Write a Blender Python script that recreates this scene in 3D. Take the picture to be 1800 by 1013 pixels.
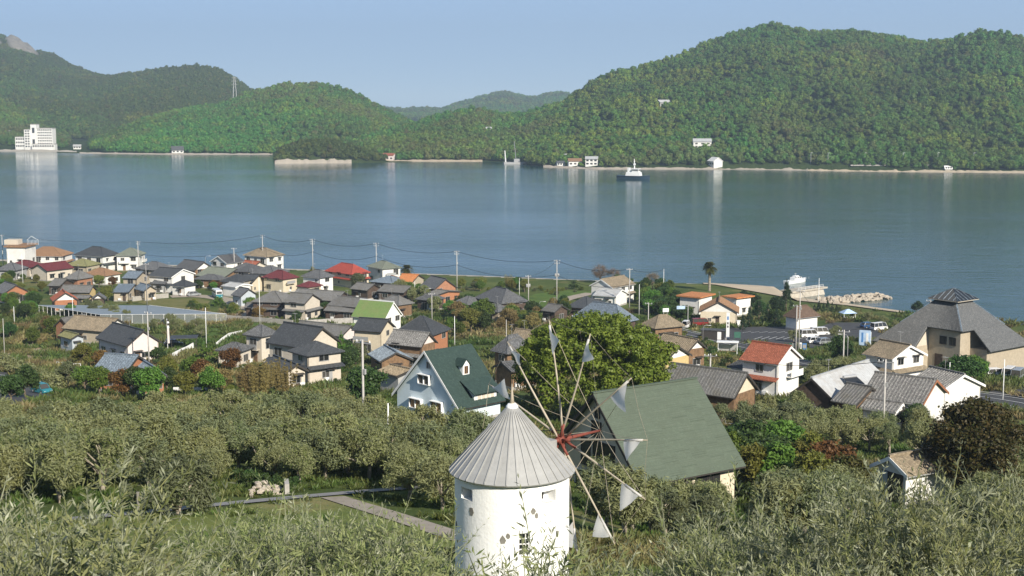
import bpy, bmesh, math, random
import numpy as np
from mathutils import Vector, Matrix
R = math.radians
sc = bpy.context.scene
for _o in list(bpy.data.objects):
    bpy.data.objects.remove(_o)
col = sc.collection
rng = random.Random(11)
nrg = np.random.default_rng(5)

# ------------------------------------------------------------------ camera
F = 2500.0
PITCH = math.atan(336.5 / F)
CAMZ = 65.0
cam = bpy.data.cameras.new('camera')
cam.sensor_width = 36.0
cam.lens = 36.0 * F / 1800.0
cam.clip_start = 0.5
cam.clip_end = 30000
camo = bpy.data.objects.new('camera', cam)
camo.location = (0, 0, CAMZ)
camo.rotation_euler = (math.pi / 2 - PITCH, 0, 0)
col.objects.link(camo)
sc.camera = camo

# ------------------------------------------------------------------ sky and sun
SUN_AZ, SUN_EL = 148.0, 31.0          # clockwise from +Y (view direction), elevation
w = bpy.data.worlds.new('World')
sc.world = w
w.use_nodes = True
nt = w.node_tree
nt.nodes.clear()
sky = nt.nodes.new('ShaderNodeTexSky')
sky.sky_type = 'NISHITA'
sky.sun_disc = False
sky.sun_elevation = R(SUN_EL)
sky.sun_rotation = R(SUN_AZ)
sky.altitude = 8000
sky.air_density = 1.0
sky.dust_density = 0.0
sky.ozone_density = 6.0
bg = nt.nodes.new('ShaderNodeBackground')
bg.inputs['Strength'].default_value = 0.232
wo = nt.nodes.new('ShaderNodeOutputWorld')
gm_ = nt.nodes.new('ShaderNodeGamma')          # hazy air: the whole sky with less contrast
gm_.inputs[1].default_value = 0.50
nt.links.new(sky.outputs[0], gm_.inputs[0])
nt.links.new(gm_.outputs[0], bg.inputs[0])
nt.links.new(bg.outputs[0], wo.inputs[0])
sun = bpy.data.lights.new('sun', 'SUN')
sun.energy = 5.0
sun.angle = R(0.53)
sun.color = (1.0, 0.92, 0.80)
suno = bpy.data.objects.new('sun', sun)
sdir = Vector((math.sin(R(SUN_AZ)) * math.cos(R(SUN_EL)), math.cos(R(SUN_AZ)) * math.cos(R(SUN_EL)), math.sin(R(SUN_EL))))
suno.rotation_euler = (-sdir).to_track_quat('-Z', 'Y').to_euler()
suno.location = (100, -100, 200)
col.objects.link(suno)
vs = sc.view_settings
vs.view_transform = 'Standard'
vs.look = 'None'
vs.exposure = 0.55
vs.gamma = 1.0
vs.use_curve_mapping = False
sc.render.engine = 'CYCLES'
cy = sc.cycles
cy.use_denoising = True
cy.max_bounces = 6
cy.diffuse_bounces = 2
cy.glossy_bounces = 3
cy.transmission_bounces = 3
cy.volume_bounces = 0
cy.transparent_max_bounces = 6
cy.caustics_reflective = False
cy.caustics_refractive = False

# ------------------------------------------------------------------ pixel rays and ground
def ray(px, py):
    u = (px - 900.0) / F
    v = (506.5 - py) / F
    c, s = math.cos(PITCH), math.sin(PITCH)
    return u, c + v * s, -s + v * c
def onz(px, py, z):
    dx, dy, dz = ray(px, py)
    t = (z - CAMZ) / dz
    return Vector((dx * t, dy * t, z))
def ond(px, py, d):
    dx, dy, dz = ray(px, py)
    t = d / dy
    return Vector((dx * t, d, CAMZ + dz * t))
_PY = [-60, 0, 15, 30, 57, 68, 80, 95, 105, 125, 150, 185, 220, 250, 300, 350, 400, 480, 560, 700]
_PZ = [80, 62, 56.0, 51.8, 45, 42.8, 40.7, 38.0, 36.3, 33.2, 29.6, 24.6, 19.6, 16.0, 10.6, 7.0, 4.6, 3.2, 2.6, 2.6]
_yy = np.arange(-60, 700, 1.0)
_zz = np.interp(_yy, _PY, _PZ)
_k = np.exp(-np.linspace(-2, 2, 17) ** 2); _k /= _k.sum()
_zp = np.convolve(np.pad(_zz, 8, mode='edge'), _k, mode='valid')
SHORE_PX = [(-900, 452), (-300, 462), (0, 470), (500, 487), (840, 500), (1000, 507), (1200, 514), (1330, 519), (1440, 529), (1500, 537), (1620, 553), (1800, 577), (2100, 600), (2600, 640)]
_sp = np.array([onz(x, y, 0.0)[:2] for x, y in SHORE_PX])
def shore(x):
    return np.interp(x, _sp[:, 0], _sp[:, 1])
_bx0, _bx1 = onz(1300, 519, 0).x, onz(1430, 530, 0).x
def ground(x, y):
    x = np.asarray(x, float); y = np.asarray(y, float)
    z = np.interp(y, _yy, _zp)
    k = np.clip((y - 90) / 80, 0, 1)
    z = z + k * 0.30 * (np.sin(x * .071 + y * .043) + np.sin(x * .033 - y * .061 + 1.3)) * np.clip((420 - y) / 150, 0, 1)
    z = z - 3.2 * np.clip((x - 1) / 9, 0, 1) * np.clip((y - 70) / 25, 0, 1) * np.clip((215 - y) / 60, 0, 1)
    s = shore(x) - y
    bf = np.clip((x - _bx0) / (_bx1 - _bx0), 0, 1)       # 0 sea wall, 1 beach
    lim = np.where(bf < .5, 1, 0) * np.where(s > 1.5, 900, s * 2.2 - 1.0) + np.where(bf < .5, 0, 1) * (s * 0.10 + 0.0)
    lim = np.where((bf >= .5) & (s > 45), 900, lim)
    return np.maximum(np.minimum(z, lim), -4.0)
_sc_t = np.concatenate([np.arange(6, 150, .25), np.arange(150, 640, .4)])
def onh(px, py, h=0.0):
    """first point along the pixel's ray that is h above the ground"""
    dx, dy, dz = ray(px, py)
    y = _sc_t
    x = dx / dy * y
    f = CAMZ + dz / dy * y - ground(x, y) - h
    if h >= 3.3:                       # tall things: the farthest crossing on land
        c = np.nonzero((f[:-1] > 0) & (f[1:] <= 0) & (y[1:] < shore(x[1:]) - 2))[0]
    else:
        c = np.nonzero((f[:-1] > 0) & (f[1:] <= 0))[0][:1]
    i = int(c[-1]) + 1 if len(c) else len(y) - 1
    if i > 0:
        a, b = f[i - 1], f[i]
        t = a / (a - b) if a != b else 0
        yy = y[i - 1] + (y[i] - y[i - 1]) * t
    else:
        yy = y[0]
    return Vector((dx / dy * yy, yy, CAMZ + dz / dy * yy))
REG = {'A': (0, 390, 4), 'B': (400, 390, 4), 'C': (0, 540, 4), 'D': (400, 540, 4), 'E': (800, 420, 4), 'F': (1150, 450, 4), 'G': (1350, 480, 4),
       'K': (1200, 676, 3), 'W': (750, 540, 3), 'X': (750, 676, 3), 'L': (0, 676, 3), 'P': (0, 0, 1)}
def pix(reg, p):
    ox, oy, s = REG[reg]
    return ox + p[0] / s, oy + p[1] / s

# ------------------------------------------------------------------ mesh helpers
class MB:
    def __init__(s): s.v = []; s.f = []
    def poly(s, pts):
        n = len(s.v); s.v += [tuple(p) for p in pts]; s.f.append(tuple(range(n, n + len(pts))))
    def box(s, c, d, rz=0.0, M=None):
        n = len(s.v); hx, hy, hz = d[0] / 2, d[1] / 2, d[2] / 2
        cr, sr = math.cos(rz), math.sin(rz)
        for X, Y, Z in ((-hx, -hy, -hz), (hx, -hy, -hz), (hx, hy, -hz), (-hx, hy, -hz), (-hx, -hy, hz), (hx, -hy, hz), (hx, hy, hz), (-hx, hy, hz)):
            p = Vector((c[0] + X * cr - Y * sr, c[1] + X * sr + Y * cr, c[2] + Z))
            s.v.append(tuple(M @ p) if M else tuple(p))
        s.f += [tuple(n + i for i in q) for q in ((0, 3, 2, 1), (4, 5, 6, 7), (0, 1, 5, 4), (1, 2, 6, 5), (2, 3, 7, 6), (3, 0, 4, 7))]
        return s
    def box2(s, a, b):
        return s.box([(a[i] + b[i]) / 2 for i in range(3)], [abs(b[i] - a[i]) for i in range(3)])
    def loft(s, rings, cap=True, close=True):
        n = len(s.v); m = len(rings[0])
        for r in rings: s.v += [tuple(p) for p in r]
        for i in range(len(rings) - 1):
            for j in range(m if close else m - 1):
                k = (j + 1) % m
                s.f.append((n + i * m + j, n + i * m + k, n + (i + 1) * m + k, n + (i + 1) * m + j))
        if cap:
            s.f.append(tuple(n + j for j in reversed(range(m))))
            s.f.append(tuple(n + (len(rings) - 1) * m + j for j in range(m)))
        return s
    def tube(s, path, rad, seg=6, cap=True):
        path = [Vector(p) for p in path]
        if not hasattr(rad, '__len__'): rad = [rad] * len(path)
        rings = []
        for i, p in enumerate(path):
            t = (path[min(i + 1, len(path) - 1)] - path[max(i - 1, 0)])
            if t.length < 1e-6: t = Vector((0, 0, 1))
            t.normalize()
            a = t.cross(Vector((0, 0, 1)))
            if a.length < .05: a = t.cross(Vector((0, 1, 0)))
            a.normalize(); b = t.cross(a)
            rings.append([p + (a * math.cos(2 * math.pi * k / seg) + b * math.sin(2 * math.pi * k / seg)) * rad[i] for k in range(seg)])
        return s.loft(rings, cap)
    def lathe(s, prof, seg=24, c=(0, 0, 0), cap=True):
        rings = [[(c[0] + r * math.cos(2 * math.pi * k / seg), c[1] + r * math.sin(2 * math.pi * k / seg), c[2] + z) for k in range(seg)] for r, z in prof]
        return s.loft(rings, cap)
    def prism(s, pts2, y0, y1, M=None):
        """polygon in xz extruded along y"""
        a = [Vector((x, y0, z)) for x, z in pts2]; b = [Vector((x, y1, z)) for x, z in pts2]
        if M: a = [M @ p for p in a]; b = [M @ p for p in b]
        return s.loft([a, b])
    def slab(s, pts, t):
        """planar polygon thickened upward by t"""
        a = [Vector(p) for p in pts]
        nrm = (a[1] - a[0]).cross(a[2] - a[0]).normalized()
        if nrm.z < 0: a.reverse(); nrm = -nrm
        return s.loft([a, [p + nrm * t for p in a]])
    def mesh(s, name='mesh', smooth=False):
        me = bpy.data.meshes.new(name)
        me.from_pydata(s.v, [], s.f)
        bm = bmesh.new(); bm.from_mesh(me)
        bmesh.ops.recalc_face_normals(bm, faces=bm.faces)
        bm.to_mesh(me); bm.free()
        if smooth:
            me.polygons.foreach_set('use_smooth', [True] * len(me.polygons))
        return me
def obj(name, m, mt=None, parent=None, M=None, smooth=False, loc=None):
    if isinstance(m, MB): m = m.mesh(name, smooth)
    o = bpy.data.objects.new(name, m)
    if mt is not None:
        if m.materials: pass
        else: m.materials.append(MT(mt) if isinstance(mt, str) else mt)
    col.objects.link(o)
    if parent is not None: o.parent = parent
    if M is not None: o.matrix_local = M
    if loc is not None: o.location = loc
    return o
def tag(o, label=None, cat=None, group=None, kind=None):
    if label: o['label'] = label
    if cat: o['category'] = cat
    if group: o['group'] = group
    if kind: o['kind'] = kind
    return o
def empty(name, loc, rz=0.0):
    o = bpy.data.objects.new(name, None)
    o.empty_display_size = .3
    o.location = loc; o.rotation_euler = (0, 0, rz)
    col.objects.link(o)
    return o
KIDS = {}
def copy_tree(o, loc, rz=0.0, scl=1.0, label=None):
    c = o.copy(); col.objects.link(c); c.location = loc; c.rotation_euler = (0, 0, rz)
    c.scale = scl if hasattr(scl, '__len__') else (scl, scl, scl)
    if label: c['label'] = label
    for ch in o.children:
        d = ch.copy(); col.objects.link(d); d.parent = c
        for g in ch.children:
            e = g.copy(); col.objects.link(e); e.parent = d
    return c

# ------------------------------------------------------------------ materials
_M = {}
def nmat(name):
    m = bpy.data.materials.new(name); m.use_nodes = True
    m.node_tree.nodes.clear()
    N = m.node_tree.nodes; L = m.node_tree.links
    out = N.new('ShaderNodeOutputMaterial')
    return m, N, L, out
def mixc(N, L, a, b, f):
    n = N.new('ShaderNodeMix'); n.data_type = 'RGBA'
    for s, v in ((n.inputs[0], f), (n.inputs[6], a), (n.inputs[7], b)):
        if isinstance(v, (int, float)): s.default_value = v
        elif isinstance(v, tuple): s.default_value = (*v[:3], 1)
        else: L.new(v, s)
    return n.outputs[2]
def ramp(N, L, src, stops):
    n = N.new('ShaderNodeMapRange'); n.clamp = True
    n.inputs[1].default_value, n.inputs[2].default_value = stops
    L.new(src, n.inputs[0])
    return n.outputs[0]
def noise(N, L, vec, scale, detail=3, rough=.55):
    n = N.new('ShaderNodeTexNoise'); n.inputs['Scale'].default_value = scale
    n.inputs['Detail'].default_value = detail; n.inputs['Roughness'].default_value = rough
    L.new(vec, n.inputs['Vector'])
    return n.outputs[0]
def coords(N, L, scale=(1, 1, 1), kind='Object'):
    t = N.new('ShaderNodeTexCoord')
    m = N.new('ShaderNodeMapping'); m.inputs['Scale'].default_value = scale
    L.new(t.outputs[kind], m.inputs['Vector'])
    return m.outputs[0]
def geopos(N, L, scale=(1, 1, 1)):
    t = N.new('ShaderNodeNewGeometry')
    m = N.new('ShaderNodeMapping'); m.inputs['Scale'].default_value = scale
    L.new(t.outputs['Position'], m.inputs['Vector'])
    return m.outputs[0]
def surf(name, c, rough=.85, var=.18, scale=2.0, streak=0.0, cell=0.0, cellscale=7.0, bump=0.0, bscale=20, metal=0.0, spec=.3, stain=None, stainamt=.5, objvar=0.06):
    """painted / mineral surface: colour noise, vertical streaks, cell mottling, stains"""
    m, N, L, out = nmat(name)
    b = N.new('ShaderNodeBsdfPrincipled'); L.new(b.outputs[0], out.inputs[0])
    b.inputs['Roughness'].default_value = rough; b.inputs['Metallic'].default_value = metal
    b.inputs['Specular IOR Level'].default_value = spec
    v = coords(N, L)
    n1 = noise(N, L, v, scale, 5, .6)
    d = tuple(x * (1 - var) for x in c); h = tuple(min(.95, x * (1 + var)) for x in c)
    cc = mixc(N, L, d, h, ramp(N, L, n1, (.3, .7)))
    if cell:
        vo = N.new('ShaderNodeTexVoronoi'); vo.inputs['Scale'].default_value = cellscale; L.new(v, vo.inputs['Vector'])
        sp = N.new('ShaderNodeSeparateColor'); L.new(vo.outputs['Color'], sp.inputs[0])
        cc = mixc(N, L, cc, tuple(min(.9, x * (1 + cell * 1.6) + .02 * cell) for x in c), ramp(N, L, sp.outputs[0], (.55, 1.0)))
        cc = mixc(N, L, cc, tuple(x * (1 - .6 * min(1, cell)) for x in c), ramp(N, L, sp.outputs[1], (.6, 1.0)))
    if streak:
        v2 = coords(N, L, (1.6, 1.6, .12))
        n2 = noise(N, L, v2, 2.2, 4, .65)
        cc = mixc(N, L, cc, tuple(x * .55 for x in c), ramp(N, L, n2, (.52, .52 + .4 / max(.05, streak))))
    if stain:
        n3 = noise(N, L, coords(N, L), .55, 5, .7)
        f = N.new('ShaderNodeMath'); f.operation = 'MULTIPLY'; f.inputs[1].default_value = stainamt
        L.new(ramp(N, L, n3, (.45, .68)), f.inputs[0])
        cc = mixc(N, L, cc, stain, f.outputs[0])
    if objvar:
        oi = N.new('ShaderNodeObjectInfo')
        hs = N.new('ShaderNodeHueSaturation'); L.new(cc, hs.inputs['Color'])
        mr = N.new('ShaderNodeMapRange'); mr.inputs[3].default_value = 1 - objvar; mr.inputs[4].default_value = 1 + objvar
        L.new(oi.outputs['Random'], mr.inputs[0]); L.new(mr.outputs[0], hs.inputs['Value'])
        cc = hs.outputs[0]
    L.new(cc, b.inputs['Base Color'])
    if bump:
        bn = N.new('ShaderNodeBump'); bn.inputs['Strength'].default_value = bump; bn.inputs['Distance'].default_value = .03
        L.new(noise(N, L, v, bscale, 3), bn.inputs['Height']); L.new(bn.outputs[0], b.inputs['Normal'])
    return m
def leaf(name, c1, c2, trans=.28, back=None, inst=None, gloss=.5, spec=.25, hv=.12):
    m, N, L, out = nmat(name)
    at = N.new('ShaderNodeAttribute'); at.attribute_name = 'rnd'
    cc = mixc(N, L, c1, c2, at.outputs['Fac'])
    if inst:                                   # species of the copy, from its own attribute
        a2 = N.new('ShaderNodeAttribute'); a2.attribute_type = 'INSTANCER'; a2.attribute_name = 'tint'
        sp = N.new('ShaderNodeSeparateXYZ'); L.new(a2.outputs['Vector'], sp.inputs[0])
        c3 = mixc(N, L, inst[0], inst[1], at.outputs['Fac'])
        cc = mixc(N, L, cc, c3, sp.outputs[0])
        c4 = mixc(N, L, inst[2], inst[3], at.outputs['Fac'])
        cc = mixc(N, L, cc, c4, sp.outputs[1])
        rnd = sp.outputs[2]
    else:
        oi = N.new('ShaderNodeObjectInfo'); rnd = oi.outputs['Random']
    hs = N.new('ShaderNodeHueSaturation'); L.new(cc, hs.inputs['Color'])
    mr = N.new('ShaderNodeMapRange'); mr.inputs[3].default_value = 1 - hv * 1.6; mr.inputs[4].default_value = 1 + hv * 1.6
    L.new(rnd, mr.inputs[0]); L.new(mr.outputs[0], hs.inputs['Value'])
    mh = N.new('ShaderNodeMapRange'); mh.inputs[3].default_value = .5 - hv * .16; mh.inputs[4].default_value = .5 + hv * .16
    L.new(rnd, mh.inputs[0]); L.new(mh.outputs[0], hs.inputs['Hue'])
    cc = hs.outputs[0]
    if back:
        g = N.new('ShaderNodeNewGeometry')
        cc = mixc(N, L, cc, back, g.outputs['Backfacing'])
    b = N.new('ShaderNodeBsdfPrincipled'); b.inputs['Roughness'].default_value = gloss; b.inputs['Specular IOR Level'].default_value = spec
    L.new(cc, b.inputs['Base Color'])
    t = N.new('ShaderNodeBsdfTranslucent'); L.new(cc, t.inputs[0])
    x = N.new('ShaderNodeMixShader'); x.inputs[0].default_value = trans
    L.new(b.outputs[0], x.inputs[1]); L.new(t.outputs[0], x.inputs[2]); L.new(x.outputs[0], out.inputs[0])
    return m
SPEC = {
 # walls
 'wht': dict(c=(.76, .75, .71), var=.06, streak=.35, stain=(.58, .55, .48), stainamt=.4), 'cream': dict(c=(.64, .56, .42), var=.07, streak=.3, stain=(.5, .44, .33), stainamt=.4), 'pink': dict(c=(.70, .62, .58), var=.06, streak=.3),
 'beige': dict(c=(.56, .50, .41), var=.08, streak=.3), 'tan': dict(c=(.42, .36, .27), var=.12, streak=.4), 'wood': dict(c=(.20, .125, .07), var=.35, streak=.8),
 'dwood': dict(c=(.085, .06, .045), var=.35, streak=.6), 'org': dict(c=(.37, .165, .085), var=.12, streak=.3), 'brick': dict(c=(.34, .17, .10), var=.2, streak=.4),
 'gry': dict(c=(.36, .36, .35), var=.12, streak=.4), 'bgry': dict(c=(.42, .46, .49), var=.08, streak=.3), 'yel': dict(c=(.55, .42, .20), var=.1, streak=.4),
 'lblue': dict(c=(.66, .76, .80), var=.04, streak=.2), 'conc': dict(c=(.38, .36, .33), var=.15, streak=.5, bump=.3),
 # roofs
 'blk': dict(c=(.050, .054, .058), var=.2, cell=.35, rough=.6, objvar=.15), 'dgr': dict(c=(.088, .090, .092), var=.22, cell=.5, rough=.65, objvar=.2),
 'til': dict(c=(.135, .133, .128), var=.2, cell=.4, cellscale=9, rough=.75, stain=(.10, .09, .06), objvar=.15), 'mot': dict(c=(.17, .165, .155), var=.25, cell=.7, cellscale=9, rough=.8),
 'brn': dict(c=(.23, .135, .075), var=.15, cell=.4, rough=.75), 'tbr': dict(c=(.23, .185, .125), var=.2, cell=.4, rough=.85, stain=(.12, .10, .07)),
 'mar': dict(c=(.115, .028, .030), var=.15, cell=.4, rough=.6), 'red': dict(c=(.31, .060, .040), var=.12, cell=.4, rough=.6),
 'rbr': dict(c=(.26, .085, .048), var=.15, cell=.4, rough=.7), 'orr': dict(c=(.46, .185, .065), var=.15, cell=.4, rough=.7, stain=(.34, .14, .06)),
 'olv': dict(c=(.17, .165, .075), var=.15, cell=.4, rough=.8), 'ggr': dict(c=(.15, .165, .13), var=.15, cell=.3, rough=.75),
 'slt': dict(c=(.105, .108, .108), var=.2, cell=.35, rough=.7), 'dbr': dict(c=(.105, .070, .048), var=.2, cell=.4, rough=.8),
 'grn': dict(c=(.150, .225, .070), var=.12, rough=.7, stain=(.21, .21, .09), stainamt=.6), 'met': dict(c=(.42, .43, .43), var=.12, rough=.5, stain=(.3, .27, .23)),
 'blu': dict(c=(.13, .16, .19), var=.2, cell=.5, rough=.55), 'dgn': dict(c=(.030, .052, .044), var=.15, rough=.6, cell=.2),
 'shg': dict(c=(.086, .110, .080), var=.07, scale=1.2, rough=.85, cell=.08, cellscale=7, stain=(.075, .092, .066), stainamt=.5),
 # things
 'white': dict(c=(.80, .80, .78), var=.03, rough=.5), 'alu': dict(c=(.55, .55, .54), var=.05, rough=.4, metal=.5), 'dfr': dict(c=(.05, .045, .04), var=.1, rough=.5),
 'steel': dict(c=(.40, .40, .40), var=.1, rough=.5, metal=.4), 'cpole': dict(c=(.46, .44, .41), var=.12, streak=.4), 'wire': dict(c=(.02, .02, .02), var=.1),
 'redp': dict(c=(.20, .055, .038), var=.2, rough=.6), 'arm': dict(c=(.40, .35, .27), var=.2, streak=.5),
 'roofzinc': dict(c=(.37, .37, .355), var=.09, rough=.45, metal=.15, streak=.5, objvar=.10), 'plaster': dict(c=(.84, .84, .82), var=.03, rough=.9, bump=.5, bscale=6, streak=.30, stain=(.76, .75, .71), stainamt=.25, objvar=0),
 'stone': dict(c=(.20, .19, .165), var=.3, bump=.5), 'rock': dict(c=(.40, .35, .28), var=.3, bump=.7, bscale=5), 'bark': dict(c=(.16, .125, .09), var=.35, bump=.6, streak=.4),
 'barkl': dict(c=(.27, .235, .18), var=.3, bump=.5), 'asph': dict(c=(.060, .060, .062), var=.22, scale=.5, bump=.3, bscale=40, stain=(.10, .098, .09), stainamt=.5, objvar=0),
 'path': dict(c=(.36, .31, .25), var=.15, scale=.8, bump=.3, stain=(.25, .21, .14), objvar=0), 'apath': dict(c=(.25, .245, .24), var=.12, scale=.8, objvar=0),
 'paint': dict(c=(.72, .72, .70), var=.15, rough=.7, objvar=0), 'sand': dict(c=(.50, .41, .29), var=.1, scale=.15, bump=.3, objvar=0), 'pier': dict(c=(.44, .40, .33), var=.15, bump=.4, stain=(.28, .24, .18)),
 'soil': dict(c=(.33, .25, .16), var=.2, scale=.4, bump=.4, objvar=0), 'net': dict(c=(.22, .26, .29), var=.06, scale=.4, streak=0, rough=.7, objvar=0),
 'lamp': dict(c=(.7, .7, .68), var=.05, rough=.4), 'rubber': dict(c=(.02, .02, .02), var=.1), 'carw': dict(c=(.75, .75, .74), var=.01, rough=.25, spec=.5), 'carb': dict(c=(.02, .02, .025), var=.05, rough=.2, spec=.5),
 'cars': dict(c=(.45, .47, .48), var=.02, rough=.25, metal=.5, spec=.5), 'carbl': dict(c=(.03, .09, .22), var=.05, rough=.25, spec=.5), 'carr': dict(c=(.22, .02, .02), var=.05, rough=.25, spec=.5),
 'teal': dict(c=(.03, .20, .24), var=.05, rough=.3, spec=.5), 'curt': dict(c=(.40, .22, .10), var=.25, scale=6), 'blue': dict(c=(.08, .22, .48), var=.1, rough=.5), 'banner': dict(c=(.42, .55, .72), var=.25, scale=.9, rough=.5),
 'gboard': dict(c=(.05, .14, .10), var=.1), 'orange': dict(c=(.8, .22, .05), var=.05), 'hullb': dict(c=(.02, .045, .07), var=.1, rough=.4), 'block': dict(c=(.36, .34, .30), var=.15, streak=.4),
 'rust': dict(c=(.28, .12, .06), var=.25, streak=.4),
}
def MT(k):
    if k in _M: return _M[k]
    if k in SPEC:
        _M[k] = surf(k, **SPEC[k]); return _M[k]
    if k == 'sail':
        m, N, L, out = nmat('sail_cloth'); d = N.new('ShaderNodeBsdfDiffuse'); t = N.new('ShaderNodeBsdfTranslucent'); x = N.new('ShaderNodeMixShader'); x.inputs[0].default_value = .45
        cc = mixc(N, L, (.74, .73, .70), (.86, .85, .83), noise(N, L, coords(N, L), 3, 4))
        L.new(cc, d.inputs[0]); L.new(cc, t.inputs[0]); L.new(d.outputs[0], x.inputs[1]); L.new(t.outputs[0], x.inputs[2]); L.new(x.outputs[0], out.inputs[0])
        _M[k] = m; return m
    if k == 'shingle':
        m, N, L, out = nmat('shingle'); b = N.new('ShaderNodeBsdfPrincipled'); L.new(b.outputs[0], out.inputs[0]); b.inputs['Roughness'].default_value = .85
        at = N.new('ShaderNodeAttribute'); at.attribute_name = 'rnd'
        c1 = mixc(N, L, (.066, .088, .062), (.110, .136, .100), at.outputs['Fac'])
        c2 = mixc(N, L, c1, (.070, .085, .060), ramp(N, L, noise(N, L, coords(N, L, (1, .25, .25)), 1.3, 5, .7), (.5, .75)))
        L.new(c2, b.inputs['Base Color']); _M[k] = m; return m
    if k == 'glass':
        m, N, L, out = nmat('window_glass'); b = N.new('ShaderNodeBsdfPrincipled'); L.new(b.outputs[0], out.inputs[0])
        oi = N.new('ShaderNodeObjectInfo')
        L.new(mixc(N, L, (.012, .014, .016), (.09, .085, .075), oi.outputs['Random']), b.inputs['Base Color'])
        b.inputs['Roughness'].default_value = .07; b.inputs['Specular IOR Level'].default_value = .6
        _M[k] = m; return m
    raise KeyError(k)

# ------------------------------------------------------------------ numpy noise
def _h(ix, iy, s):
    n = np.sin(ix * 127.1 + iy * 311.7 + s * 74.7) * 43758.5453
    return n - np.floor(n)
def vnoise(x, y, s=0):
    ix, iy = np.floor(x), np.floor(y); fx, fy = x - ix, y - iy
    fx = fx * fx * (3 - 2 * fx); fy = fy * fy * (3 - 2 * fy)
    a, b, c, d = _h(ix, iy, s), _h(ix + 1, iy, s), _h(ix, iy + 1, s), _h(ix + 1, iy + 1, s)
    return (a * (1 - fx) + b * fx) * (1 - fy) + (c * (1 - fx) + d * fx) * fy
def fbm(x, y, s=0, o=4):
    r = 0; a = .5; t = 0
    for i in range(o):
        r = r + a * vnoise(x * 2 ** i, y * 2 ** i, s + i); t += a; a *= .5
    return r / t
def grid_mesh(name, X, Y, Z, smooth=True):
    h, wd = X.shape
    me = bpy.data.meshes.new(name)
    me.vertices.add(h * wd)
    me.vertices.foreach_set('co', np.stack([X, Y, Z], -1).astype(np.float32).ravel())
    i = np.arange(h * wd).reshape(h, wd)
    q = np.stack([i[:-1, :-1], i[:-1, 1:], i[1:, 1:], i[1:, :-1]], -1).reshape(-1, 4)
    n = len(q)
    me.loops.add(n * 4); me.loops.foreach_set('vertex_index', q.ravel().astype(np.int32))
    me.polygons.add(n)
    me.polygons.foreach_set('loop_start', (np.arange(n) * 4).astype(np.int32))
    me.polygons.foreach_set('use_smooth', np.full(n, smooth))
    me.update(calc_edges=True)
    return me

# ------------------------------------------------------------------ ground of the near slope and village
def land_material():
    m, N, L, out = nmat('land')
    b = N.new('ShaderNodeBsdfPrincipled'); L.new(b.outputs[0], out.inputs[0]); b.inputs['Roughness'].default_value = .95; b.inputs['Specular IOR Level'].default_value = .1
    v = geopos(N, L)
    g = mixc(N, L, (.055, .085, .022), (.115, .140, .040), ramp(N, L, noise(N, L, v, .09, 6, .65), (.35, .65)))
    g = mixc(N, L, g, (.23, .19, .085), ramp(N, L, noise(N, L, v, .05, 6, .7), (.56, .72)))
    g = mixc(N, L, g, (.20, .145, .085), ramp(N, L, noise(N, L, v, .13, 5, .7), (.64, .75)))
    g = mixc(N, L, g, (.045, .065, .02), ramp(N, L, noise(N, L, v, 1.7, 4, .7), (.55, .8)))
    L.new(g, b.inputs['Base Color'])
    bn = N.new('ShaderNodeBump'); bn.inputs['Strength'].default_value = .8; bn.inputs['Distance'].default_value = .15
    L.new(noise(N, L, v, 3.0, 5, .7), bn.inputs['Height']); L.new(bn.outputs[0], b.inputs['Normal'])
    return m
gx, gy = np.meshgrid(np.arange(-300, 301, 2.0), np.arange(-60, 640, 2.0))
land = obj('ground', grid_mesh('ground', gx, gy, ground(gx, gy)), land_material())
tag(land, kind='structure')

# ------------------------------------------------------------------ sea
def sea_material():
    m, N, L, out = nmat('sea')
    b = N.new('ShaderNodeBsdfPrincipled'); L.new(b.outputs[0], out.inputs[0])
    b.inputs['Base Color'].default_value = (.010, .052, .054, 1)
    b.inputs['IOR'].default_value = 1.333
    v = geopos(N, L)
    big = noise(N, L, geopos(N, L, (.0016, .0075, 1)), 1.0, 5, .6)      # slicks and breezy patches
    mr = N.new('ShaderNodeMapRange'); mr.inputs[1].default_value = .35; mr.inputs[2].default_value = .65
    mr.inputs[3].default_value = .05; mr.inputs[4].default_value = .13
    L.new(big, mr.inputs[0]); L.new(mr.outputs[0], b.inputs['Roughness'])
    ms = N.new('ShaderNodeMapRange'); ms.inputs[1].default_value = .3; ms.inputs[2].default_value = .7
    ms.inputs[3].default_value = .09; ms.inputs[4].default_value = .30
    L.new(big, ms.inputs[0])
    n1 = noise(N, L, geopos(N, L, (.10, .26, 1)), 1.0, 5, .62)
    n2 = noise(N, L, geopos(N, L, (.035, .09, 1)), 1.0, 3, .5)
    ad = N.new('ShaderNodeMath'); ad.operation = 'ADD'; L.new(n1, ad.inputs[0]); L.new(n2, ad.inputs[1])
    bn = N.new('ShaderNodeBump'); bn.inputs['Distance'].default_value = 1.0
    L.new(ms.outputs[0], bn.inputs['Strength']); L.new(ad.outputs[0], bn.inputs['Height']); L.new(bn.outputs[0], b.inputs['Normal'])
    return m
seam = MB(); seam.poly([(-3400, 330, 0), (3400, 330, 0), (3400, 5300, 0), (-3400, 5300, 0)])
tag(obj('sea', seam, sea_material()), kind='structure')

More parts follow.
